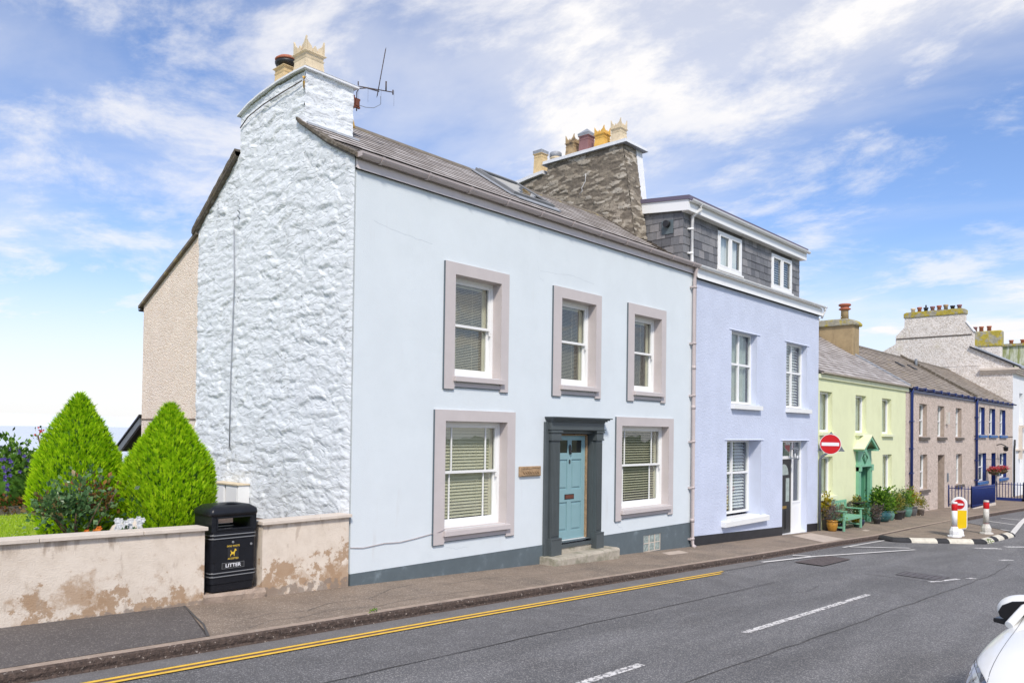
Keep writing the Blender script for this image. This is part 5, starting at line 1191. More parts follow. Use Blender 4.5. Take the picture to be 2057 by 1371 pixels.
b = B(); halfgutter(b, BA, BB_+.15, -.13, 4.42, .075); g = b.build('gutter', 'navy', H5); b = B(); b.box(BA, BB_, -.05, -.01, 4.22, 4.40); b.build('fascia', 'navy', H5)
for i in range(7):
    b = B(); b.box(BA+.7+1.35*i, BA+.8+1.35*i, -.22, -.04, 4.32, 4.46); b.build('gutter_joint', 'navy', g)
b = B(); b.tube([(45.78,-.13,4.4),(45.78,-.10,4.2),(45.78,-.10,-.9)], .06, 10)
for z in (3.4, 2.3, 1.2, .2): b.box(45.66, 45.9, -.18, -.02, z, z+.06)
b.build('downpipe', 'navy', H5)
b = B(); b.tube([(51.0,-.01,2.0),(51.0,-.25,2.05),(51.0,-.45,1.95)], .03, 6); b.lathe((51.0,-.45,1.65), [(.05,0),(.12,.06),(.12,.2),(.16,.22),(.02,.3)], 8); b.build('wall_lantern', 'iron', H5)
b = B(); b.box(50.95, 51.15, -.14, -.01, .25, .6); b.build('meter_box', 'grey_metal', H5, bevel=.02)

# ---- big white corner house with the tall dashed gable
WA, WB = 55.5, 66.0
H6 = thing('corner_house', (WA, 0, zg(WA)), 'tall white corner house with a pale roughcast gable and a broad chimney of eight pots', 'house', 'terraced houses along the street')
b = B(); b.prism([(WA, y, z) for y, z in ((0,-2.4),(0,6.80),(2.13,8.02),(2.13,8.98),(2.60,9.64),(2.60,10.22),(6.10,10.22),(6.12,9.55),(6.64,9.0),(6.65,8.5),(7.72,7.9),(9.6,6.7),(9.6,-2.4))], (.5,0,0)); b.build('gable_wall', 'grey_dash', H6)
b = B(); b.prism([(WA-.06, y, z) for y, z in ((2.54,10.16),(2.54,10.44),(2.75,10.52),(6.0,10.52),(6.16,10.44),(6.16,10.16))], (.62,0,0)); b.build('chimney_cap', 'lichen', H6, bevel=.03)
b = B(); b.prism([(WA-.03,2.10,8.98),(WA-.03,2.57,9.66),(WA-.03,2.52,9.70),(WA-.03,2.04,9.02)], (.54,0,0)); b.build('shoulder_coping', 'white_cement', H6)
b = B(); b.box(WA-.025, WA, 2.2, 6.6, 8.78, 8.86); b.build('string_course', 'old_sill', H6); b = B(); b.box(WA-.02, WA, 1.76, 6.6, 6.86, 6.90); b.build('string_line', 'grey_dash', H6)
b = B(); b.box(WA-.10, WA, -.22, 1.72, 6.32, 6.42); b.box(WA-.16, WA, -.28, 1.72, 6.42, 6.52); b.box(WA-.22, WA, -.34, 1.72, 6.52, 6.66); b.box(WA, WB, -.22, 0, 6.32, 6.42); b.box(WA, WB, -.28, 0, 6.42, 6.52); b.box(WA, WB, -.34, 0, 6.52, 6.66); b.build('cornice', 'coping', H6)
b = B(); wall(b, WA+.001, WB, -2.4, 6.32, [(57.5, 58.6, 3.4, 5.2), (60.6, 61.8, 3.4, 5.2), (57.7, 58.9, -2.0, 1.45), (60.6, 62, .1, 1.6)], -.012, .5); b.build('front_wall', 'white_render', H6)
b = B()
for h in ((57.5, 58.6, 3.4, 5.2), (60.6, 61.8, 3.4, 5.2), (60.6, 62, .1, 1.6), (57.7, 58.9, -2.0, 1.45)): reveals(b, (h[0]+.001, h[1]-.001, h[2]+.001, h[3]-.001), -.012, .3)
b.build('reveal', 'white_render', H6, normals=False)
for h in ((57.5, 58.6, 3.4, 5.2), (60.6, 61.8, 3.4, 5.2), (60.6, 62, .1, 1.6)): casement(H6, *h, .2, 1, 2, t=.08, inner='curtain', back='blind_white')
b = B(); b.box(57.7, 58.9, .15, .2, -2, 1.45); b.build('door', 'white_paint', H6)
b = B(); b.box(56.4, 62.2, -.14, -.012, 1.62, 1.72); b.box(57.35, 58.75, -.25, -.012, 3.05, 3.2); b.box(57.3, 57.5, -.2, -.012, .2+.9, 3.05); b.build('stucco_moulding', 'coping', H6)
b = B(); b.tube([(55.62,-.1,2.3),(55.62,-.1,2.0),(55.60,-.08,1.7),(55.60,-.08,-1.2)], .05, 8); b.build('downpipe', 'iron', H6)
b = B(); b.prism([(WA-.14,-.38,6.74),(WA-.14,2.3,8.10),(WA-.14,2.3,8.0),(WA-.14,-.38,6.62)], (.5,0,0)); b.build('verge', 'iron', H6)
b = B(); b.prism([(WA+.3,-.40,6.72),(WA+.3,4.4,9.30),(WA+.3,9.4,6.72),(WA+.3,9.4,6.62),(WA+.3,4.4,9.2),(WA+.3,-.40,6.62)], (WB-WA,0,0)); b.build('roof', 'lead', H6)
pc = ['pot_pale', 'pot_terra', 'iron', 'pot_purple', 'pot_terra', 'pot_brown', 'iron', 'pot_purple']
for i in range(8):
    y = 5.66-(5.66-2.95)*i/7; b = B(); h_ = (.30, .34, .28, .32, .34, .36, .26, .28)[i]
    b.lathe((WA+.25, y, 10.5), [(.13,0),(.11,h_*.6),(.15,h_*.7),(.15,h_),(.12,h_)], 12)
    if i == 2: b.tube([(WA+.25,y,10.5+h_),(WA+.25,y,10.95)], .05, 8)
    b.build('chimney_pot', pc[i], H6)
b = B(); b.box(64.0, 64.7, 2.2, 4.6, 7.4, 9.95); b.build('rear_stack', 'grey_dash', H6, bevel=.05)
b = B(); b.box(63.93, 64.77, 2.13, 4.7, 8.85, 9.98); b.build('stack_lichen', 'lichen', H6, bevel=.08)
for i, y in enumerate((4.15, 3.85, 3.45, 2.96)):
    b = B(); b.lathe((64.3, y, 9.95), [(.14,0),(.13,.3),(.16,.32),(.16,.40)], 12); b.build('chimney_pot', 'pot_terra' if i != 1 else 'pot_purple', H6)

# ---- mossy terrace end beyond
H7 = thing('mossy_house', (100, 3, zg(100)), 'far house with a green-stained side wall and a row of small pots on its parapet', 'house', 'terraced houses along the street')
b = B(); b.box(100, 112, 3.0, 12.5, -2, 12.4); b.build('side_wall', 'moss_render', H7); b = B(); b.box(99.8, 112.2, 2.8, 12.7, 12.4, 12.65); b.build('parapet_cap', 'lichen', H7)
for i in range(8):
    b = B(); b.lathe((100.4, 3.6+1.06*i, 12.65), [(.2,0),(.18,.3),(.24,.34),(.24,.44)], 10); b.build('chimney_pot', 'pot_terra', H7)

# ================================================================== GARDEN
def gwall(name, x0, x1, label, endL=False):
    """rendered garden wall whose coping follows the slope of the street"""
    top = lambda x: interp(x, [-30, 2.5, 4.76, 6.95], [1.7, 1.19, 1.15, 1.16])
    t = thing(name, (x0, .1, zg(x0)), label, 'garden wall', 'rendered garden walls beside the white house')
    b = B(); xs = [x0+(x1-x0)*i/max(2, int((x1-x0)/.25)) for i in range(max(2, int((x1-x0)/.25))+1)]; rows = []
    for x in xs:
        o = .006*noise.noise(Vector((x*2, 0, 0))); rows.append([(x,-.035+o,-.6),(x,-.03+o,zg(x)+.02),(x,-.025+o,top(x)-.03),(x,.19,top(x)-.03),(x,.19,-.6)])
    for i in range(len(rows)-1):
        for k in range(4): b.face([rows[i][k], rows[i+1][k], rows[i+1][k+1], rows[i][k+1]])
    b.face(rows[0][::-1]); b.face(rows[-1]); b.build('wall', 'wall_render', t)
    x = x0-.03; k = 0
    L_ = [x0-.03]
    while L_[-1] < x1+.02-.3: L_.append(min(L_[-1]+.9+.1*((k*7) % 3), x1+.025)); k += 1
    L_[-1] = x1+.025
    for a, c in zip(L_[:-1], L_[1:]):
        b = B(); b.prism([(a+.003,-.075,top(a)-.028),(a+.003,.235,top(a)-.028),(a+.003,.235,top(a)+.018),(a+.003,-.075,top(a)+.018)], (c-a-.006, 0, top(c)-top(a))); b.build('coping_stone', 'coping', t, bevel=.006)
    return t
gwall('garden_wall', -8.0, 4.74, 'long rendered garden wall with brown damp stains left of the litter bin')
gwall('garden_wall', 5.54, 6.93, 'short rendered garden wall between the litter bin and the white house')
b = B(); rows = []
for i in range(13):
    x = 4.72+.86*i/12; rows.append([(x,-.03+.015*noise.noise(Vector((x*9,0,0))),-.4),(x,-.05+.012*noise.noise(Vector((x*7,1,0))),.15),(x,-.06+.02*noise.noise(Vector((x*8,2,0))),.285-.05*(x-4.7)),(x,-.03,.315-.02*(x-4.7)),(x,.9,.32)])
for i in range(12):
    for k in range(4): b.face([rows[i][k], rows[i+1][k], rows[i+1][k+1], rows[i][k+1]])
tag(rebase(b.build('plinth_slab', 'kerb'), (5.15,.2,.15)), 'crumbling concrete plinth under the litter bin between the garden walls', 'plinth')

b = B()
for (x0, x1, y0, y1, z0, z1) in ((-12, 6.93, .19, 4.8, .91, .91), (-12, 6.93, 4.8, 12, .91, 1.0)): b.face([(x0,y0,z0),(x1,y0,z0),(x1,y1,z1),(x0,y1,z1)])
struct(b.build('garden_soil', 'soil'))
def lawnz(y): return .37+(.0 if y < 4 else .0)
b = B(); b.face([(-12,.3,.95),(2.9,.9,.95),(4.0,3.2,.95),(4.55,5.0,.96),(-12,5.0,.96)]); struct(b.build('lawn', 'lawn'))
b = B()
for i in range(16000):
    y = .8+4.2*random.random(); x = random.uniform(.8, 4.6) 
    if x > 2.85+(y-.9)*.43 or x < 1.2+y*.3: continue
    a = random.uniform(0, 6.28); h = random.uniform(.025, .055); w = .006; z = .952
    dx, dy = math.cos(a)*w, math.sin(a)*w; ox, oy = random.uniform(-.02,.02), random.uniform(-.02,.02)
    b.face([(x-dx,y-dy,z),(x+dx,y+dy,z),(x+ox,y+oy,z+h)])
struct(b.build('grass', 'grass', normals=False), 'stuff')
b = B()
for i in range(150):
    y = random.uniform(1.0, 4.9); x = random.uniform(1.2+y*.3, 2.85+(y-.9)*.43); z = 1.0; r = .011
    b.face([(x+r*math.cos(k*1.257), y+r*math.sin(k*1.257), z) for k in range(5)])
struct(b.build('lawn_daisies', 'fl_white', normals=False), 'stuff')

def leaf(b, p, d, n, L_, w_, r, fold=.25):
    d = d.normalized(); s = d.cross(n); 
    if s.length < .01: s = d.cross(Vector((0.3, .8, .5)))
    s.normalize(); up = s.cross(d).normalized()
    a = p; m1 = p+d*L_*.45+s*w_-up*w_*fold; m2 = p+d*L_*.45-s*w_-up*w_*fold; t = p+d*L_-up*L_*.12; c = p+d*L_*.5
    b.face([a, m1, t, c], r); b.face([a, c, t, m2], r)
def rnddir():
    while True:
        v = Vector((random.uniform(-1,1), random.uniform(-1,1), random.uniform(-1,1)))
        if .1 < v.length < 1: return v.normalized()
def bush(parent, c, rad, n, L_, w_, mt, name='foliage', shell=.45, up=.5, clump=.25, rlo=0, rhi=1, zmin=None, sc=2.5):
    b = B(); c = Vector(c)
    for i in range(n):
        v = rnddir(); q = shell+(1-shell)*random.random()**.6
        k = 1+clump*noise.noise(v*sc+c)*2
        p = c + Vector((v.x*rad[0], v.y*rad[1], v.z*rad[2]))*q*k
        if zmin is not None and p.z < zmin: continue
        d = (v+Vector((0,0,up))+rnddir()*.7); s = random.uniform(.7, 1.2)
        leaf(b, p, d, v+rnddir()*.5, L_*s, w_*s, rlo+(rhi-rlo)*random.random())
    return b.build(name, mt, parent, normals=False)
def conifer(c, h, prof, label, seed, n=21000):
    """clipped lime conifer: trunk, dark inner body and thousands of feathery sprays"""
    random.seed(seed); x, y, z = c
    t = thing('conifer', c, label, 'conifer', 'lime green conifers behind the garden wall')
    rr = lambda q: interp(q, [p[0] for p in prof], [p[1] for p in prof])
    b = B(); b.tube([(x,y,z-.1),(x+.01,y,z+h*.3),(x,y+.01,z+h*.8)], .05, 8, radii=[.06,.045,.015]); b.build('trunk', 'stem', t)
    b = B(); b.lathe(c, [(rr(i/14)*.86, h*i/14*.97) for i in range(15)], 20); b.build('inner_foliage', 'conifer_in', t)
    b = B()
    for i in range(n):
        q = random.random()
        if random.random() > rr(q)/max(p[1] for p in prof)+.12: continue
        a = random.uniform(0, 6.2832); lump = 1+.17*noise.noise(Vector((math.cos(a)*1.9, math.sin(a)*1.9, q*4+seed)))+.07*noise.noise(Vector((math.cos(a)*6, math.sin(a)*6, q*14+seed)))
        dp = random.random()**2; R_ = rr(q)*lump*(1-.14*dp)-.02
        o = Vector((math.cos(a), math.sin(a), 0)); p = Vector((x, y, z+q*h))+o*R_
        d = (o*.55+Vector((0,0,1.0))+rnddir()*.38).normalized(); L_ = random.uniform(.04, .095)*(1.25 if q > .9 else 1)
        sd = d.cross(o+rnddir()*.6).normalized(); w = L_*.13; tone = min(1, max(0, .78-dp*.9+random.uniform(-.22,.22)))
        tip = p+d*L_+o*L_*.15; mid = p+d*L_*.5
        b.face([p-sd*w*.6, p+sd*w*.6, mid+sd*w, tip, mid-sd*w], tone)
        for s_ in (-1, 1):
            m = p+d*L_*random.uniform(.2,.5); e = m+(d*.75+sd*s_*.6).normalized()*L_*.55
            b.face([m-d*w*.8, m+d*w*.8, e], tone)
    for k in range(26):
        p = Vector((x,y,z+h*.955))+rnddir()*.035; tip = p+Vector((random.uniform(-.05,.05),random.uniform(-.05,.05),random.uniform(.06,.16))); b.face([p+Vector((.007,0,0)), p-Vector((.007,0,0)), tip], .8); b.face([p+Vector((0,.007,0)), p-Vector((0,.007,0)), tip], .7)
    b.build('crown', 'conifer', t, normals=False); return t
CP = [(0,.70),(.08,.84),(.2,.97),(.3,1.0),(.42,.98),(.58,.87),(.72,.65),(.84,.42),(.92,.23),(.97,.10),(1,.02)]
conifer((4.02, 2.2, .80), 2.01, [(a, r*.60) for a, r in CP], 'broad lime green conifer behind the rose bush, farther from the house', 3)
conifer((4.87, 1.3, .78), 1.92, [(a, r*.61) for a, r in CP], 'lime green conifer beside the litter bin, nearer the house gable', 5, n=23000)
random.seed(11)
# rose bush
t = thing('rose_bush', (3.68, 1.15, .45), 'dark leaved rose bush with bronze tips in front of the left conifer', 'shrub')
b = B()
for i in range(9):
    a = i*.7; p0 = Vector((3.68,1.15,.85)); p1 = p0+Vector((.22*math.cos(a), .2*math.sin(a), .32)); p2 = p1+Vector((.2*math.cos(a+.3), .18*math.sin(a), random.uniform(.15,.45))); b.tube([p0, p1, p2], .01, 5, radii=[.014,.010,.005])
b.build('stem', 'stem', t)
bush(t, (3.66,1.15,1.36), (.44,.36,.33), 620, .075, .027, 'rose_leaf', rhi=.78, shell=.2, clump=.95); bush(t, (3.70,1.12,1.60), (.24,.22,.28), 200, .07, .024, 'rose_leaf', rlo=.35, rhi=1, shell=.2, clump=.4); bush(t, (3.96,1.2,1.50), (.2,.2,.26), 150, .07, .024, 'leaf_red', shell=.2, clump=.5)
bush(t, (3.32,1.1,1.42), (.24,.2,.16), 260, .07, .024, 'rose_leaf', rlo=.3, rhi=1, shell=.2, clump=.5)
# flowering hedge with clematis
t = thing('clematis_hedge', (3.6, 5.5, 1.0), 'leafy hedge with purple clematis flowers at the left edge of the garden', 'hedge')
bush(t, (4.08,5.5,1.52), (.66,.45,.56), 2900, .085, .034, 'hedge_leaf', shell=.5, clump=.3, sc=3); bush(t, (3.1,5.5,1.5), (.7,.5,.52), 1700, .085, .034, 'hedge_leaf', name='foliage', shell=.5, clump=.3, sc=3)
b = B(); b.lathe((4.0,5.55,1.0), [(.42,0),(.46,.4),(.35,.75),(.1,.88)], 14); b.lathe((3.1,5.55,1.0), [(.5,0),(.56,.4),(.42,.75),(.1,.9)], 14); b.build('inner_foliage', 'conifer_in', t)
b = B()
for i in range(130):
    v = rnddir(); v.y = -abs(v.y); c = Vector((random.choice((3.9, 4.05, 3.3)),5.4,1.52))+Vector((v.x*.62, v.y*.48, abs(v.z)*.52 if i % 3 else v.z*.3))
    for k in range(5):
        a = k*1.2566; d = (Vector((math.cos(a),0,math.sin(a)))+v*.4); leaf(b, c, d, v, .04, .014, random.random(), .1)
b.build('flowers', 'fl_purple', t, normals=False)
bush(t, (4.15,5.1,1.12), (.5,.2,.16), 500, .06, .022, 'leaf_red', name='autumn_leaves', clump=.5)
b = B(); b.box(1.5, 4.9, 4.98, 5.14, .8, 1.09); tag(rebase(b.build('raised_bed_edge', 'old_sill'), (3.2,5.06,.9)), 'low dark stone edging of the raised bed under the hedge', 'bed edging')
b = B(); b.tube([(4.55,5.0,.5),(4.5,4.95,1.3),(4.4,4.9,1.9),(4.32,4.9,2.25)], .012, 6); t = thing('climbing_rose', (4.5,5,.5), 'thin red rose stem showing between the hedge and left conifer', 'rose'); b.build('stem', 'stem', t); bush(t, (4.38,4.9,2.15), (.16,.1,.22), 60, .06, .02, 'leaf_green', clump=.5); bush(t, (4.36,4.88,2.25), (.10,.08,.14), 16, .05, .022, 'fl_red', name='flowers')
# white flowers at the foot, orange ones
for (c, mt, lb_) in (((4.02,.50,1.185), 'fl_white', 'white flower clump peeping over the coping between rose bush and right conifer'), ((3.60,.50,1.13), 'fl_orange', 'small orange flowers below the rose bush')):
    t = thing('flower_clump', (c[0], c[1], .45), lb_, 'flowers'); bush(t, (c[0],c[1],c[2]-.16), (.17,.12,.16), 160, .06, .02, 'rose_leaf', rhi=.7)
    b = B()
    for i in range(18 if mt == 'fl_white' else 10):
        p = Vector(c)+Vector((random.uniform(-.16,.16), random.uniform(-.1,.04), random.uniform(-.06,.09)))
        for k in range(6): a = k*1.047; leaf(b, p, Vector((math.cos(a), -.35, math.sin(a)*.8)), Vector((0,-1,.3)), .042, .02, random.random(), .1)
    b.build('flowers', mt, t, normals=False)
for c, r_ in (((4.05,.85,1.08),.12), ((4.28,.95,1.10),.1)):
    b = B(); b.lathe(c, [(.02,-.2),(r_,-.1),(r_*1.05,0),(r_*.7,.08),(.01,.12)], 9); tag(rebase(b.build('garden_rock', 'coping', smooth=True), (c[0],c[1],c[2]-.2)), 'buff rock between the rose bush and the white flowers' if r_ > .11 else 'small buff rock at the foot of the right conifer', 'rock')
# lean-to against the rear wing
t = thing('lean_to', (8.0, 8.0, .4), 'garden lean-to with a blue-grey bargeboard against the cream wing', 'lean-to')
ov = Vector((0,0,-.14))
b = B(); b.prism([(6.93,7.30,2.60),(6.93,8.56,1.86),(6.93,8.56,1.70),(6.93,7.30,2.44)], (.05,0,0)); b.build('bargeboard', 'grey_metal', t)
b = B(); b.prism([(6.90,7.26,2.66),(6.90,8.60,1.88),(6.90,8.60,1.85),(6.90,7.26,2.62)], (3,0,0)); b.build('roof', 'iron', t)
b = B(); b.box(6.97, 7.05, 8.44, 8.52, .4, 1.8); b.box(6.96, 7.04, 7.28, 8.5, 1.55, 1.61); b.build('post', 'dirtywhite', t)
b = B(); b.prism([(7.3,7.28,1.6),(7.3,8.45,1.6),(7.3,8.45,1.8),(7.3,7.28,2.44)], (.05,0,0)); b.box(7.2, 7.25, 7.28, 8.44, .4, 1.5); b.build('infill', 'wood', t)
# meter cabinets on gable
for i, (ya, yb, lb_) in enumerate(((2.80, 3.22, 'white meter cabinet at the foot of the gable, nearer the street'), (3.26, 3.72, 'white meter cabinet at the foot of the gable, behind the right conifer'))):
    t = thing('meter_cabinet', (6.72, (ya+yb)/2, .45), lb_, 'meter cabinet', 'meter cabinets on the gable')
    b = B(); b.box(6.72, 6.93, ya, yb, .45, 1.44); b.build('cabinet', 'upvc', t, bevel=.01); b = B(); b.box(6.712, 6.72, ya+.03, yb-.03, .5, 1.40); b.build('cabinet_door', 'upvc', t, bevel=.004)
    b = B(); b.box(6.69, 6.94, ya-.02, yb+.02, 1.44, 1.46); b.build('cabinet_lid', 'pot_pale', t)

# ================================================================== LITTER BIN
BX0, BX1, BY0, BY1, BZ0 = 4.82, 5.44, -.04, .42, .325
T = thing('litter_bin', ((BX0+BX1)/2, .19, BZ0), 'black litter bin with a dog waste sticker standing in the gap between the garden walls', 'litter bin')
def rbox(b, x0, x1, y0, y1, z0, z1, r, n=4):
    pts = []
    for cx_, cy_, a0 in ((x1-r,y0+r,-90),(x1-r,y1-r,0),(x0+r,y1-r,90),(x0+r,y0+r,180)):
        for k in range(n+1): a = R(a0+90*k/n); pts.append((cx_+r*math.cos(a), cy_+r*math.sin(a), z0))
    b.prism(pts, (0,0,z1-z0))
b = B(); rbox(b, BX0, BX1, BY0, BY1, BZ0+.10, 1.075, .05); rbox(b, BX0+.012, BX1-.012, BY0+.012, BY1-.012, BZ0, BZ0+.10, .05)
# hood with aperture
for (x0, x1) in ((BX0, BX0+.09), (BX1-.09, BX1)): b.box(x0, x1, BY0, BY1, 1.075, 1.30)
b.box(BX0+.09, BX1-.09, BY0+.3, BY1, 1.075, 1.115); b.box(BX0+.09, BX1-.09, BY0, BY0+.035, 1.075, 1.125); b.box(BX0+.09, BX1-.09, BY1-.03, BY1, 1.075, 1.14); b.box(BX0+.09, BX1-.09, BY0, BY1, 1.265, 1.30)
body = b.build('body', 'binblack', T, bevel=.006)
b = B(); 
for (x0,x1,z0,z1) in ((BX0+.065,BX1-.065,1.255,1.272),(BX0+.065,BX1-.065,1.105,1.122),(BX0+.065,BX0+.082,1.122,1.255),(BX1-.082,BX1-.065,1.122,1.255)): b.box(x0, x1, BY0-.012, BY0, z0, z1)
b.build('aperture_rim', 'binblack', body, bevel=.004)
b = B(); P0 = [(BX0-.012,BX1+.012,BY0-.016,BY1+.012,1.285),(BX0-.02,BX1+.02,BY0-.024,BY1+.02,1.315),(BX0-.012,BX1+.012,BY0-.012,BY1+.012,1.365),(BX0+.05,BX1-.05,BY0+.05,BY1-.05,1.415),(BX0+.16,BX1-.16,BY0+.13,BY1-.13,1.432)]
rings = []
for (x0,x1,y0,y1,z) in P0:
    rr_ = .05; pts = []
    for cx_, cy_, a0 in ((x1-rr_,y0+rr_,-90),(x1-rr_,y1-rr_,0),(x0+rr_,y1-rr_,90),(x0+rr_,y0+rr_,180)):
        for k in range(5): a = R(a0+90*k/4); pts.append((cx_+rr_*math.cos(a), cy_+rr_*math.sin(a), z))
    rings.append([b.bm.verts.new(p) for p in pts])
for i in range(len(rings)-1):
    for k in range(20): f = b.bm.faces.new((rings[i][k], rings[i][(k+1)%20], rings[i+1][(k+1)%20], rings[i+1][k])); f.smooth = True
b.bm.faces.new(rings[0][::-1]); b.bm.faces.new(rings[-1])
lid = b.build('lid', 'binblack', T)
b = B(); b.tube([(BX0+.14,BY0+.10,1.415),(BX0+.25,BY0+.08,1.428),((BX0+BX1)/2,BY0+.075,1.43),(BX1-.25,BY0+.08,1.428),(BX1-.14,BY0+.10,1.415)], .009, 6); b.tube([(BX0+.18,BY0+.17,1.428),(BX0+.28,BY0+.13,1.436),((BX0+BX1)/2,BY0+.125,1.438),(BX1-.28,BY0+.13,1.436),(BX1-.18,BY0+.17,1.428)], .007, 6); b.build('lid_moulding', 'binblack', lid)
for z in (1.045, 1.00, .565, .52):
    b = B(); rbox(b, BX0-.008, BX1+.008, BY0-.008, BY1+.008, z-.014, z+.014, .055); o = b.build('band', 'binblack', T, bevel=.006)
    b = B(); rbox(b, BX0-.0105, BX1+.0105, BY0-.0105, BY1+.0105, z-.005, z+.006, .057); b.build('band_stripe', 'silver', o)  # thin silver strip round the middle of each band
b = B(); b.box(BX0+.05, BX1-.05, BY0-.004, BY0, .60, .975); dr = b.build('door', 'binblack', T, bevel=.002)
b = B(); b.box(BX0+.01, BX0+.05, BY0-.006, BY0, .70, .95); b.build('hinge_cover', 'binblack', dr, bevel=.003)
for (x, z) in ((BX1-.075, .90), ((BX0+BX1)/2-.02, .945)):
    b = B(); b.tube([(x,BY0-.008,z),(x,BY0-.002,z)], .016, 12); b.build('lock', 'silver', dr)
xc = (BX0+BX1)/2-.015
b = B(); b.box(xc-.075, xc+.075, BY0-.0055, BY0-.004, .715, .915); st = b.build('sticker', 'iron', dr)
text('DOG WASTE', .030, (xc, BY0-.006, .895), FRONT, 'sticker_text', 'signyellow', st, ext=.0004, off=.0004); text('ACCEPTED', .030, (xc, BY0-.006, .735), FRONT, 'sticker_text', 'signyellow', st, ext=.0004, off=.0004)
dog = [(-.40,.02),(-.34,.02),(-.30,.16),(-.16,.26),(-.12,.24),(.08,.24),(.10,.02),(.17,.02),(.18,.28),(.24,.46),(.30,.60),(.44,.60),(.46,.68),(.34,.78),(.26,.86),(.18,.74),(.14,.58),(.06,.50),(-.22,.50),(-.32,.70),(-.38,.68),(-.30,.46),(-.30,.32),(-.40,.20)]
b = B(); b.prism([(xc+px*.10, BY0-.0055, .762+pz*.115) for px, pz in dog], (0,-.0012,0)); b.build('dog_symbol', 'signyellow', st)
b = B(); b.box(xc-.155, xc+.155, BY0-.008, BY0-.004, .612, .688); b.build('label_plate', 'iron', dr, bevel=.003)
for q in ((xc-.155,xc+.155,.685,.689),(xc-.155,xc+.155,.611,.615),(xc-.157,xc-.153,.613,.687),(xc+.153,xc+.157,.613,.687)):
    pass
b = B(); b.box(xc-.153,xc+.153,BY0-.0095,BY0-.008,.684,.687); b.box(xc-.153,xc+.153,BY0-.0095,BY0-.008,.613,.616); b.box(xc-.153,xc-.150,BY0-.0095,BY0-.008,.616,.684); b.box(xc+.150,xc+.153,BY0-.0095,BY0-.008,.616,.684); b.build('plate_rim', 'silver', dr)
text('LITTER', .062, (xc, BY0-.009, .650), FRONT, 'litter_lettering', 'signwhite', dr, ext=.0006, off=.0012, sx=1.12)

# ================================================================== NO ENTRY SIGN
sx_, sy_, sz_ = 24.86, -.38, 2.14
T = thing('no_entry_sign', (24.87, -.06, zg(24.87)), 'round red no entry sign on a bent grey post beside the lavender house', 'road sign')
b = B(); b.tube([(24.87,-.06,-.7),(24.87,-.06,1.66),(24.87,-.10,1.74),(24.88,-.34,1.90),(24.885,-.38,2.05),(24.885,-.38,2.40)], .038, 12); b.build('post', 'grey_metal', T)
face = Vector((-1, -.25, 0)).normalized(); side = Vector((-face.y, face.x, 0)); SB = Matrix((side, Vector((0,0,1)), face)).transposed()
def disc(b, c, r, t, off, seg=40):
    c = Vector(c)+face*off; b.prism([tuple(c+side*r*math.cos(2*math.pi*k/seg)+Vector((0,0,1))*r*math.sin(2*math.pi*k/seg)) for k in range(seg)], face*t)
b = B(); disc(b, (sx_,sy_,sz_), .315, .01, .0); pl_ = b.build('sign_plate', 'signwhite', T)
b = B(); disc(b, (sx_,sy_,sz_), .300, .003, .011); b.build('red_disc', 'signred', pl_)
b = B(); c = Vector((sx_,sy_,sz_))+face*.0165; b.obox(c, side, (0,0,1), face, .255, .052, .002); b.build('white_bar', 'signwhite', pl_)
b = B(); c = Vector((sx_+.06,sy_,sz_-.02)); b.prism([tuple(c+side*-.40+Vector((0,0,-.20))), tuple(c+side*.40+Vector((0,0,-.20))), tuple(c+Vector((0,0,.42)))], face*.008); b.build('rear_sign_back', 'grey_metal', T, bevel=.003)

# ================================================================== TRAFFIC ISLAND
OUT = [(25.2,-1.80),(24.88,-2.25),(26.68,-4.12),(29.85,-4.32),(30.6,-3.9),(33.0,-1.98)]
b = B(); top = lambda x: zg(x)+.0
b.face([(x, y, top(x)+.003) for x, y in OUT]); struct(b.build('traffic_island', 'pave'))
b = B()
def edge(pts, segs):
    for (t0, t1, mi) in segs:
        (xa, ya), (xb, yb) = pts; P = lambda t: (xa+(xb-xa)*t, ya+(yb-ya)*t); l = math.hypot(xb-xa, yb-ya); nx, ny = (yb-ya)/l, -(xb-xa)/l
        if nx*0+ny*1 > 0 and True: pass
        n = max(1, int((t1-t0)*l/.3))
        for k in range(n):
            p, q = P(t0+(t1-t0)*k/n), P(t0+(t1-t0)*(k+1)/n); prof = [(-.02,.012),(.02,.010),(.10,-.015),(.16,-.07),(.17,-.125)]
            for j in range(4):
                A = lambda pt, o: (pt[0]+SGN*nx*o[0], pt[1]+SGN*ny*o[0], zg(pt[0])+o[1])
                f = b.face([A(p, prof[j]), A(q, prof[j]), A(q, prof[j+1]), A(p, prof[j+1])]); f.material_index = mi
SGN = 1
def seg2(a, c, whites):
    cur = 0; s = []
    for w0, w1 in whites: s += [(cur, w0, 0), (w0, w1, 1)]; cur = w1
    s.append((cur, 1, 0)); edge((a, c), s)
seg2((25.25,-1.80), (24.90,-2.25), []); seg2((24.90,-2.25), (26.68,-4.12), [(.17,.47),(.61,.89)]); seg2((26.68,-4.12), (29.85,-4.32), [(.04,.26),(.40,.60),(.74,.94)]); seg2((29.85,-4.32), (30.6,-3.9), []); seg2((30.6,-3.9), (33.0,-1.98), [])
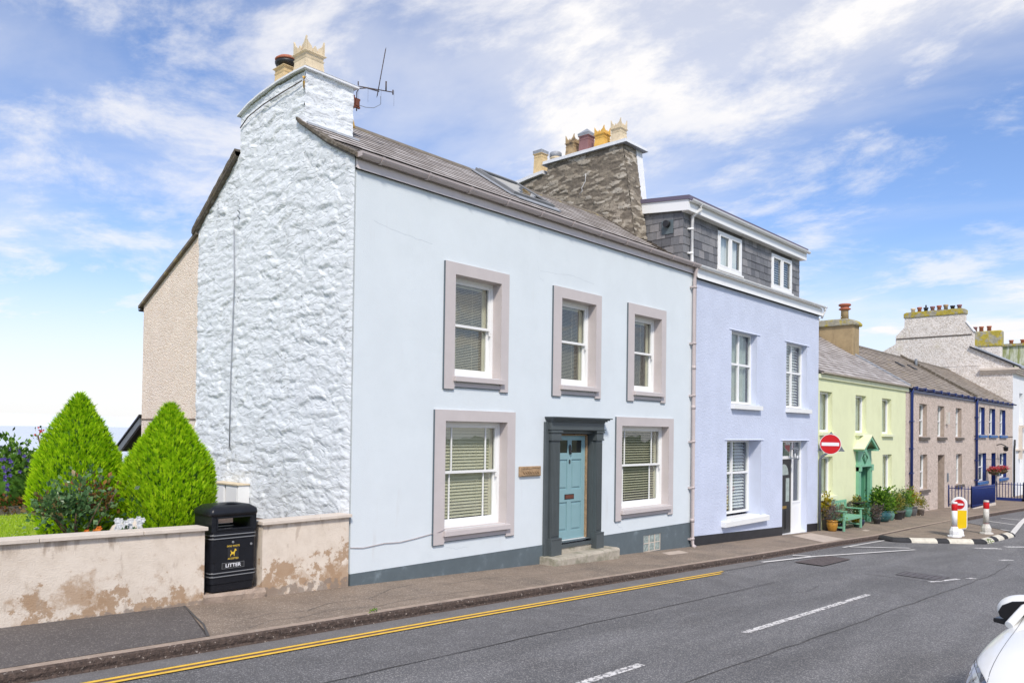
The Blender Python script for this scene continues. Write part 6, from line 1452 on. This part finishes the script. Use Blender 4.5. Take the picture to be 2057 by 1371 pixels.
for (x, y) in ((24.90,-2.25), (26.68,-4.12), (29.85,-4.32)):
    for k in range(8):
        a0, a1 = math.pi*2*k/8, math.pi*2*(k+1)/8; prof = [(-.0,.009),(.10,-.016),(.16,-.072),(.168,-.125)]
        for j in range(3):
            f = b.face([(x+prof[j][0]*math.cos(a0),y+prof[j][0]*math.sin(a0),zg(x)+prof[j][1]),(x+prof[j][0]*math.cos(a1),y+prof[j][0]*math.sin(a1),zg(x)+prof[j][1]),(x+prof[j+1][0]*math.cos(a1),y+prof[j+1][0]*math.sin(a1),zg(x)+prof[j+1][1]),(x+prof[j+1][0]*math.cos(a0),y+prof[j+1][0]*math.sin(a0),zg(x)+prof[j+1][1])])
            if f: f.material_index = 0
struct(b.build('island_kerb', ['paintblack', 'paintcream']))

def post(loc, label, dirty, h=1.05):
    x, y, z = loc
    t = thing('bollard', loc, label, 'bollard', 'red banded posts on the traffic island')
    w = 'dirtywhite' if dirty else 'whiteplastic'
    b = B(); b.lathe(loc, [(.20,0),(.20,.035),(.19,.05)], 8, smooth=False); b.build('base_plate', w, t)
    b = B(); b.lathe(loc, [(.13,.05),(.145,.12),(.145,.19),(.10,.29),(.080,.33)], 8, smooth=False); b.build('foot', w, t)
    b = B(); b.lathe(loc, [(.080,.345),(.080,h-.22),(.074,h-.22)], 20); b.build('shaft', w, t)
    b = B(); b.lathe(loc, [(.083,h-.26),(.085,h-.255),(.085,h-.065),(.083,h-.06)], 20); b.build('red_band', 'signred', t)
    b = B(); b.lathe(loc, [(.080,h-.06),(.080,h-.02),(.07,h),(.0,h+.005)], 20); b.build('cap', w, t)
    b = B(); b.lathe(loc, [(.082,.322),(.084,.325),(.084,.342),(.082,.345)], 20); b.build('collar', 'pot_purple', t)
    return t
p1 = post((26.75, -3.42, zg(26.8)+.003), 'clean white post with red band in front of the yellow keep bollard', False, 1.06)
p2 = post((28.6, -3.90, zg(28.6)+.003), 'weathered white post with red band standing alone on the traffic island', True, 1.06)
# yellow-backed internally lit bollard with no entry roundel
bx, by = 27.12, -3.465; bz = zg(bx)+.003
T = thing('sign_bollard', (bx, by, bz), 'yellow and white bollard with a round no entry face behind the clean post', 'bollard')
b = B(); b.lathe((bx,by,bz), [(.15,0),(.15,.04),(.13,.07),(.12,.22)], 12, sy=1.0); b.build('base', 'whiteplastic', T)
fx = Vector((-1,-.18,0)).normalized(); fs = Vector((-fx.y, fx.x, 0))
def arch(r, z0, z1, n=16): return [(-r, z0), (r, z0)] + [(r*math.cos(math.pi*k/n), z1-r+r*math.sin(math.pi*k/n)) for k in range(n+1)]
def slab(b, pts, off, t): c = Vector((bx,by,bz))+fx*off; b.prism([tuple(c+fs*u+Vector((0,0,v))) for u, v in pts], fx*t)
b = B(); slab(b, [(-.19,.24),(0,.20),(.19,.24),(.215,.30)]+[(.22*math.cos(math.pi*k/16), .98+.22*math.sin(math.pi*k/16)) for k in range(17)]+[(-.215,.30)], -.10, .20); bd = b.build('body', 'whiteplastic', T, bevel=.02)
b = B(); slab(b, [(-.19,.27),(0,.235),(.19,.27),(.205,.32),(.205,.80),(-.205,.80),(-.205,.32)], .10, .004); b.build('yellow_panel', 'yellowplastic', bd)
b = B(); c = Vector((bx,by,bz+.98))+fx*.10; b.prism([tuple(c+fs*.15*math.cos(2*math.pi*k/32)+Vector((0,0,.15*math.sin(2*math.pi*k/32)))) for k in range(32)], fx*.005); b.build('red_disc', 'signred', bd)
b = B(); b.obox(c+fx*.0065, fs, (0,0,1), fx, .115, .028, .0015); b.build('white_bar', 'signwhite', bd)

# ================================================================== BENCH, POTS, PLANTS
z0 = zg(26.2)
T = thing('bench', (26.15, -.32, z0), 'mint green wooden garden bench against the lime house', 'bench')
X0, X1 = 25.35, 26.95
b = B()
for k in range(4): b.box(X0+.04, X1-.04, -.62+.12*k, -.52+.12*k, z0+.41, z0+.435)
b.build('seat', 'green_paint', T, bevel=.004)
for x in (X0, X1-.06):
    for (ya, yb, h) in ((-.66,-.60,.62), (-.16,-.10,.90)):
        b = B(); b.box(x, x+.06, ya, yb, z0, z0+h); b.build('leg', 'green_paint', T, bevel=.004)
    b = B(); b.box(x-.02, x+.08, -.72, -.10, z0+.62, z0+.65); b.build('armrest', 'green_paint', T, bevel=.004)
b = B(); b.box(X0+.06, X1-.06, -.15, -.11, z0+.82, z0+.90); b.box(X0+.06, X1-.06, -.15, -.11, z0+.46, z0+.52)
for k in range(9): xx = X0+.14+.16*k; b.box(xx, xx+.05, -.14, -.12, z0+.52, z0+.82)
b.build('backrest', 'green_paint', T, bevel=.003)
b = B(); b.box(X0+.06, X1-.06, -.645, -.615, z0+.33, z0+.41); b.box(X0+.01, X0+.05, -.6, -.16, z0+.34, z0+.41); b.box(X1-.05, X1-.01, -.6, -.16, z0+.34, z0+.41); b.box(X1-.05, X1-.01, -.6, -.16, z0+.10, z0+.15); b.box(X0+.01, X0+.05, -.6, -.16, z0+.10, z0+.15); b.build('rail', 'green_paint', T)
def potted(x, y, r, h, potmat, prof, plants, label, cat='potted plant', grp='potted plants outside the lime house'):
    z = zg(x)+.002; t = thing('potted_plant', (x, y, z), label, cat, grp)
    P = {'bell': [(.62,0),(.7,.04),(.95,.45),(1,.75),(.9,.88),(1.05,.92),(1.05,1),(.9,1),(.88,.85)], 'tub': [(.75,0),(.95,.85),(1.05,.86),(1.05,1),(.93,1),(.9,.9)], 'bowl': [(.5,0),(.8,.12),(1,.45),(.98,.7),(.8,.88),(.86,.95),(.86,1),(.75,.98),(.72,.85)]}[prof]
    b = B(); b.lathe((x,y,z), [(r*a, h*c) for a, c in P], 20); b.build('pot', potmat, t)
    b = B(); b.lathe((x,y,z+h*.8), [(r*.7,0),(r*.7,.02)], 12); b.build('soil', 'soil', t)
    for (dx, dy, dz, rx, ry, rz, n, L_, w_, mt) in plants: bush(t, (x+dx*1.2, y+dy, z+h+dz*1.1), (rx*1.3, ry*1.15, rz*1.2), int(n*1.5), L_*1.1, w_*1.1, mt, shell=.15, clump=.5)
    return t
potted(25.12, -.36, .17, .34, 'glaze_ochre', 'bell', [(0,0,.20,.26,.22,.26,420,.075,.012,'leaf_grey')], 'ochre glazed pot of wispy grey-purple foliage beside the sign post')
potted(25.52, -.42, .15, .24, 'glaze_navy', 'tub', [(0,0,.14,.20,.18,.17,380,.05,.014,'leaf_green')], 'black tub with a low sage green plant in front of the bench')
potted(25.25, -.12, .13, .5, 'greypot', 'tub', [(0,0,.24,.17,.12,.28,260,.10,.03,'leaf_yellow')], 'bright yellow-green shrub between the sign post and bench')
potted(27.45, -.38, .20, .30, 'glaze_navy', 'bowl', [(0,0,.22,.30,.22,.26,520,.06,.02,'leaf_dark'),(.0,.1,.46,.16,.12,.18,160,.06,.02,'leaf_olive')], 'round navy pot with a dark bushy plant right of the bench')
potted(27.10, -.44, .10, .14, 'glaze_green', 'tub', [(0,0,.10,.12,.10,.12,120,.07,.022,'leaf_yellow')], 'small yellow-leaved plant on the ground beside the bench leg')
potted(29.9, -.36, .34, .40, 'glaze_teal', 'bowl', [(-.05,0,.34,.46,.30,.42,900,.10,.032,'leaf_green'),(-.3,0,.18,.25,.2,.2,200,.07,.025,'leaf_dark')], 'wide teal glazed bowl with a big glossy green shrub right of the mint door')
potted(30.75, -.40, .16, .34, 'glaze_green', 'bell', [(0,0,.24,.24,.2,.28,360,.09,.03,'leaf_green')], 'sage green pot with yellow-edged leaves next to the teal bowl')
potted(31.4, -.42, .26, .32, 'greypot', 'tub', [(0,0,.26,.34,.24,.30,600,.06,.016,'leaf_olive')], 'dark planter with golden feathery foliage in the middle of the row')
potted(32.1, -.36, .20, .30, 'greypot', 'tub', [(0,0,.30,.28,.22,.34,480,.07,.02,'leaf_dark')], 'grey tub with a dark grey-green shrub right of the golden plant')
potted(32.9, -.38, .19, .38, 'glaze_green', 'bell', [(0,0,.28,.32,.22,.30,520,.06,.02,'leaf_green')], 'pale green pot with a mid green bush near the navy downpipe')
potted(33.6, -.36, .20, .36, 'greypot', 'bell', [(0,0,.30,.36,.2,.26,460,.06,.02,'leaf_yellow'),(-.2,0,.45,.1,.08,.2,60,.08,.02,'leaf_red')], 'last plant of the row, yellow leaved, beside the navy downpipe')
potted(34.1, -.55, .15, .26, 'stonepot', 'tub', [(0,0,.2,.24,.2,.2,240,.06,.02,'leaf_olive')], 'low stone trough plant below the navy downpipe of the tan house')
potted(28.9, -.52, .13, .2, 'greypot', 'tub', [(0,0,.18,.2,.16,.2,240,.06,.02,'leaf_grey')], 'small grey-leaved plant standing before the mint door')
potted(26.5, -.10, .16, .30, 'greypot', 'tub', [(0,0,.24,.34,.1,.16,240,.05,.018,'leaf_red')], 'bronze and green plants growing behind the bench seat')
T = thing('ornament', (27.75,-.30,zg(27.75)), 'dark metal bird-shaped dish ornament over the pots beside the bench', 'garden ornament')
b = B(); b.tube([(27.75,-.12,zg(27.75)),(27.72,-.16,.15)], .018, 6); b.build('stem', 'iron', T)
b = B(); b.lathe((27.55,-.30,.14), [(.05,-.04),(.26,0),(.34,.045),(.30,.05),(.05,.0)], 14, sx=1.2, sy=.8); b.build('dish', 'iron', T)
b = B(); b.lathe((27.85,-.28,.20), [(.02,0),(.07,.05),(.05,.12),(.01,.2)], 8); b.tube([(27.85,-.28,.3),(27.75,-.28,.36),(27.66,-.28,.34)], .015, 6, radii=[.03,.02,.005]); b.build('bird', 'iron', T)

# railings and hanging baskets
def railing(x, y1, x1, label, sill, n=8):
    z = zg(x); t = thing('railing', (x, -.05, z), label, 'railing', 'navy iron railings in front of the far houses')
    h = 1.0
    for (a, c) in (((x,-.03),(x,y1)), ((x,y1),(x1,y1))):
        b = B(); b.tube([(a[0],a[1],zg(a[0])+h-.10),(c[0],c[1],zg(c[0])+h-.10)], .02, 6); b.build('rail', 'navy', t); b = B(); b.tube([(a[0],a[1],zg(a[0])+.14),(c[0],c[1],zg(c[0])+.14)], .02, 6); b.build('rail', 'navy', t)
        l = math.hypot(c[0]-a[0], c[1]-a[1]); m = int(l/.13)
        for i in range(m+1):
            px, py = a[0]+(c[0]-a[0])*i/m, a[1]+(c[1]-a[1])*i/m; b = B(); q = .03 if i in (0, m) else .017
            b.tube([(px,py,zg(px)+.0),(px,py,zg(px)+h-.02),(px,py,zg(px)+h+(.08 if q > .02 else .04))], q, 6, radii=[q, q, .004]); b.build('baluster', 'navy', t)
    b = B(); b.box(x-.06, x+.06, y1-.06, 0, z-.3, z+(.16 if sill else .03)); b.box(x-.06, x1+.06, y1-.06, y1+.06, z-.6, z+(.14 if sill else .02)); b.build('kerb_plinth', 'navy' if sill else 'coping', t)
railing(40.6, -.96, 45.4, 'navy iron railing in front of the tan house, nearer the bollards', False)
railing(50.95, -1.3, 57.0, 'navy iron railing on a navy plinth in front of the last cottage', True)
for (x, y, z, lb_) in ((48.3,-.38,.62,'hanging basket of red and white flowers nearer the navy downpipe'), (50.4,-.40,.62,'hanging basket of red and white flowers nearer the white corner house')):
    t = thing('hanging_basket', (x, y, z), lb_, 'hanging basket', 'hanging flower baskets')
    b = B(); b.lathe((x,y,z-.22), [(.04,0),(.2,.08),(.27,.2),(.25,.22)], 12); b.build('basket', 'stem', t); b = B()
    b.tube([(x,-.01,z+.62),(x,y,z+.62)], .015, 6)
    for a in (0,2.1,4.2): b.tube([(x+.25*math.cos(a),y+.25*math.sin(a),z),(x,y,z+.6)], .006, 4)
    b.build('chain', 'iron', t)
    bush(t, (x,y,z), (.30,.27,.15), 300, .08, .028, 'leaf_dark', clump=.3); bush(t, (x,y,z+.10), (.33,.29,.13), 340, .065, .028, 'fl_red', name='flowers', shell=.5, clump=.3)
t = thing('weed', (26.9,-4.3,zg(26.9)-.12), 'small green weed growing at the black and white island kerb', 'weed'); bush(t, (26.95,-4.30,zg(26.9)-.06), (.13,.08,.07), 70, .05, .012, 'leaf_green')
t = thing('weed', (7.6,-1.72,zg(7.6)), 'tiny green weed on the kerb edge by the double yellow lines', 'weed'); bush(t, (6.1,-1.70,zg(6.1)+.01), (.06,.03,.03), 40, .03, .008, 'leaf_green')

# ================================================================== WHITE CAR (parked, nose towards the left)
CX, CY = 5.70, -9.22; CZ = -.03
T = thing('parked_car', (CX+2.0, CY, CZ), 'white car with a white and black wing mirror parked at the near kerb', 'car')
SEC = [(.03, [(.50,.26),(.56,.50),(.56,.64),(.48,.74),(.28,.78),(0,.79)]), (.16, [(.72,.22),(.78,.50),(.76,.70),(.64,.82),(.38,.88),(0,.90)]),
       (.50, [(.84,.20),(.885,.50),(.87,.74),(.77,.90),(.44,.965),(0,.985)]), (.88, [(.87,.20),(.92,.50),(.92,.80),(.865,.95),(.50,1.02),(0,1.04)]),
       (1.18, [(.87,.20),(.925,.5),(.93,.84),(.885,.985),(.52,1.07),(0,1.09)]), (1.42, [(.87,.2),(.925,.5),(.93,.86),(.885,1.01),(.74,1.10),(0,1.13)]),
       (2.55, [(.86,.2),(.92,.5),(.92,.92),(.86,1.10),(.64,1.60),(0,1.67)]), (3.5, [(.86,.2),(.92,.5),(.92,.94),(.86,1.12),(.62,1.62),(0,1.69)]), (4.2, [(.86,.22),(.91,.5),(.90,.96),(.83,1.15),(.58,1.52),(0,1.58)]), (4.55, [(.74,.3),(.82,.5),(.80,.95),(.72,1.10),(.5,1.2),(0,1.24)])]
def ring(st): x, pts = st; return [(x, y, z) for y, z in pts] + [(x, -y, z) for y, z in pts[-2::-1]]
bm_ = B(); V = [[bm_.bm.verts.new((CX+x, CY+y, CZ+z)) for x, y, z in ring(s)] for s in SEC]
for i in range(len(SEC)-1):
    for k in range(10):
        if i == 5 and k in (4, 5): continue
        if i in (6, 7) and k in (3, 6): continue
        bm_.bm.faces.new((V[i][k], V[i+1][k], V[i+1][k+1], V[i][k+1]))
bm_.bm.faces.new(V[0]); bm_.bm.faces.new(V[-1][::-1])
body = bm_.build('body', 'carpaint', T, smooth=True)
sb = body.modifiers.new('sub', 'SUBSURF'); sb.levels = 3; sb.render_levels = 3
def P3(x, y, z): return (CX+x, CY+y, CZ+z)
b = B(); b.face([P3(1.36,.74,1.08),P3(2.45,.63,1.585),P3(2.40,.0,1.64),P3(1.22,0,1.10)]); b.face([P3(1.22,0,1.10),P3(2.40,.0,1.64),P3(2.45,-.63,1.585),P3(1.36,-.74,1.08)]); b.build('windscreen', 'carglass', T)
for s in (1, -1):
    b = B(); b.face([P3(1.65,s*.85,1.07),P3(2.62,s*.66,1.55),P3(4.0,s*.63,1.52),P3(4.25,s*.80,1.14)]); b.build('side_window', 'carglass', T)
b = B(); b.tube([P3(1.22,.83,1.01),P3(1.45,.80,1.12),P3(1.95,.74,1.36),P3(2.50,.65,1.60)], .03, 8); b.build('windscreen_pillar', 'carpaint', T)
b = B(); b.tube([P3(1.30,.70,1.09),P3(1.22,.3,1.108),P3(1.22,-.3,1.108),P3(1.30,-.70,1.09)], .02, 6); b.build('scuttle', 'carblack', T)
for s in (1, -1):
    b = B(); mx_, my_ = 1.52, s*.90
    prof = [(-.135,.0),(-.13,.10),(-.08,.175),(.02,.21),(.11,.215),(.13,.175),(.13,.0)]
    o = b
    rings = []
    for j, (sc_, dx) in enumerate(((.55,.0-.07),(.85,-.045),(1.0,.0),(1.0,.05),(.97,.09))):
        rings.append([b.bm.verts.new(P3(mx_+dx, my_+s*p[0]*-1*sc_, 1.0+p[1]*sc_*.95+(1-sc_)*.06)) for p in prof])
    for i in range(4):
        for k in range(len(prof)): f = b.bm.faces.new((rings[i][k], rings[i][(k+1)%len(prof)], rings[i+1][(k+1)%len(prof)], rings[i+1][k])); f.smooth = True
    b.bm.faces.new(rings[0]); b.bm.faces.new(rings[-1][::-1]); mr_ = b.build('wing_mirror', 'carpaint', T)
    sbs = mr_.modifiers.new('sub', 'SUBSURF'); sbs.levels = 2; sbs.render_levels = 2
    b = B(); q = [(.075,.02),(.09,.06),(.06,.12),(-.01,.165),(-.105,.185),(-.135,.15),(-.135,.0),(.04,.0)]
    b.prism([P3(mx_-.078, my_+s*-1*(-p[0])*1.0, 1.0+p[1]*.92) for p in q], (.06,0,0)); b.build('mirror_inset', 'carblack', mr_, bevel=.006)
    b = B(); b.prism([P3(mx_-.075, my_+s*.125, .965), P3(mx_-.075, my_+s*.125, 1.0), P3(mx_-.05, my_-s*.10, 1.0), P3(mx_-.05, my_-s*.10, .94)], (.13,0,0)); b.build('mirror_foot', 'carblack', mr_, bevel=.008)
bpy.context.view_layer.update()
dg = bpy.context.evaluated_depsgraph_get(); ev = body.evaluated_get(dg); me_ = ev.to_mesh(); off = ORG[body.name]
bvh = BVHTree.FromPolygons([tuple(v.co+off) for v in me_.vertices], [tuple(p.vertices) for p in me_.polygons])
def skin(name, mt, pts2, direction, d=.007, n=10, parent=T):
    """patch lying on the body: bilinear quad of (x,y,z) guide points pushed onto the surface"""
    b = B(); g = []
    for i in range(n+1):
        row = []
        for j in range(n+1):
            u, v = i/n, j/n; A, Bq, Cq, D = (Vector(P3(*q)) for q in pts2); p = A*(1-u)*(1-v)+Bq*u*(1-v)+Cq*u*v+D*(1-u)*v
            loc, nr, _, _ = bvh.find_nearest(p)
            if nr.dot(Vector(direction)) < 0: nr = -nr
            row.append(b.bm.verts.new(loc+nr*d))
        g.append(row)
    for i in range(n):
        for j in range(n): f = b.bm.faces.new((g[i][j], g[i+1][j], g[i+1][j+1], g[i][j+1])); f.smooth = True
    return b.build(name, mt, parent)
for s in (1, -1):
    hl = skin('headlight', 'carlight', [(.10,s*.62,.66),(.72,s*.90,.80),(.70,s*.86,.85),(.10,s*.52,.78)], (-.6, s*.6, .4))
    skin('headlight_trim', 'chrome', [(.12,s*.60,.755),(.70,s*.885,.83),(.70,s*.875,.845),(.12,s*.57,.775)], (-.6, s*.6, .4), .011, parent=hl)
    skin('bonnet_seam', 'carblack', [(.20,s*.60,.83),(1.45,s*.80,1.05),(1.45,s*.797,1.053),(.20,s*.597,.833)], (0, s*.5, .8), .002)
skin('grille', 'carblack', [(.02,-.42,.40),(.02,.42,.40),(.03,.45,.70),(.03,-.45,.70)], (-1, 0, 0), .006)
for (wx, s) in ((.85, 1), (.85, -1), (3.55, 1), (3.55, -1)):
    c = P3(wx, s*.80, .345)
    b = B(); r_ = [(.30,-.11),(.335,-.10),(.345,-.07),(.345,.07),(.335,.10),(.30,.11)]; seg = 28; rings = []
    for (r, o_) in r_: rings.append([b.bm.verts.new((c[0]+r*math.cos(2*math.pi*k/seg), c[1]+o_, c[2]+r*math.sin(2*math.pi*k/seg))) for k in range(seg)])
    for i in range(5):
        for k in range(seg): b.bm.faces.new((rings[i][k], rings[i][(k+1)%seg], rings[i+1][(k+1)%seg], rings[i+1][k]))
    b.bm.faces.new(rings[0]); b.bm.faces.new(rings[-1][::-1]); w_ = b.build('wheel', 'tyre', T)
    b = B()
    for k in range(5): a = 2*math.pi*k/5; b.obox((c[0]+.12*math.cos(a), c[1]+s*.118, c[2]+.12*math.sin(a)), (math.cos(a),0,math.sin(a)), (0,1,0), (-math.sin(a),0,math.cos(a)), .13, .008, .028)
    b.tube([(c[0],c[1]+s*.112,c[2]),(c[0],c[1]+s*.13,c[2])], .06, 12); b.build('rim', 'chrome', w_)
    b = B(); b.prism([(c[0]+.40*math.cos(2*math.pi*k/24), c[1]-s*.06, c[2]+.02+.40*math.sin(2*math.pi*k/24)) for k in range(24)], (0, s*.10, 0)); b.build('wheel_arch', 'carblack', T)
T.rotation_euler = (0, 0, -.17)
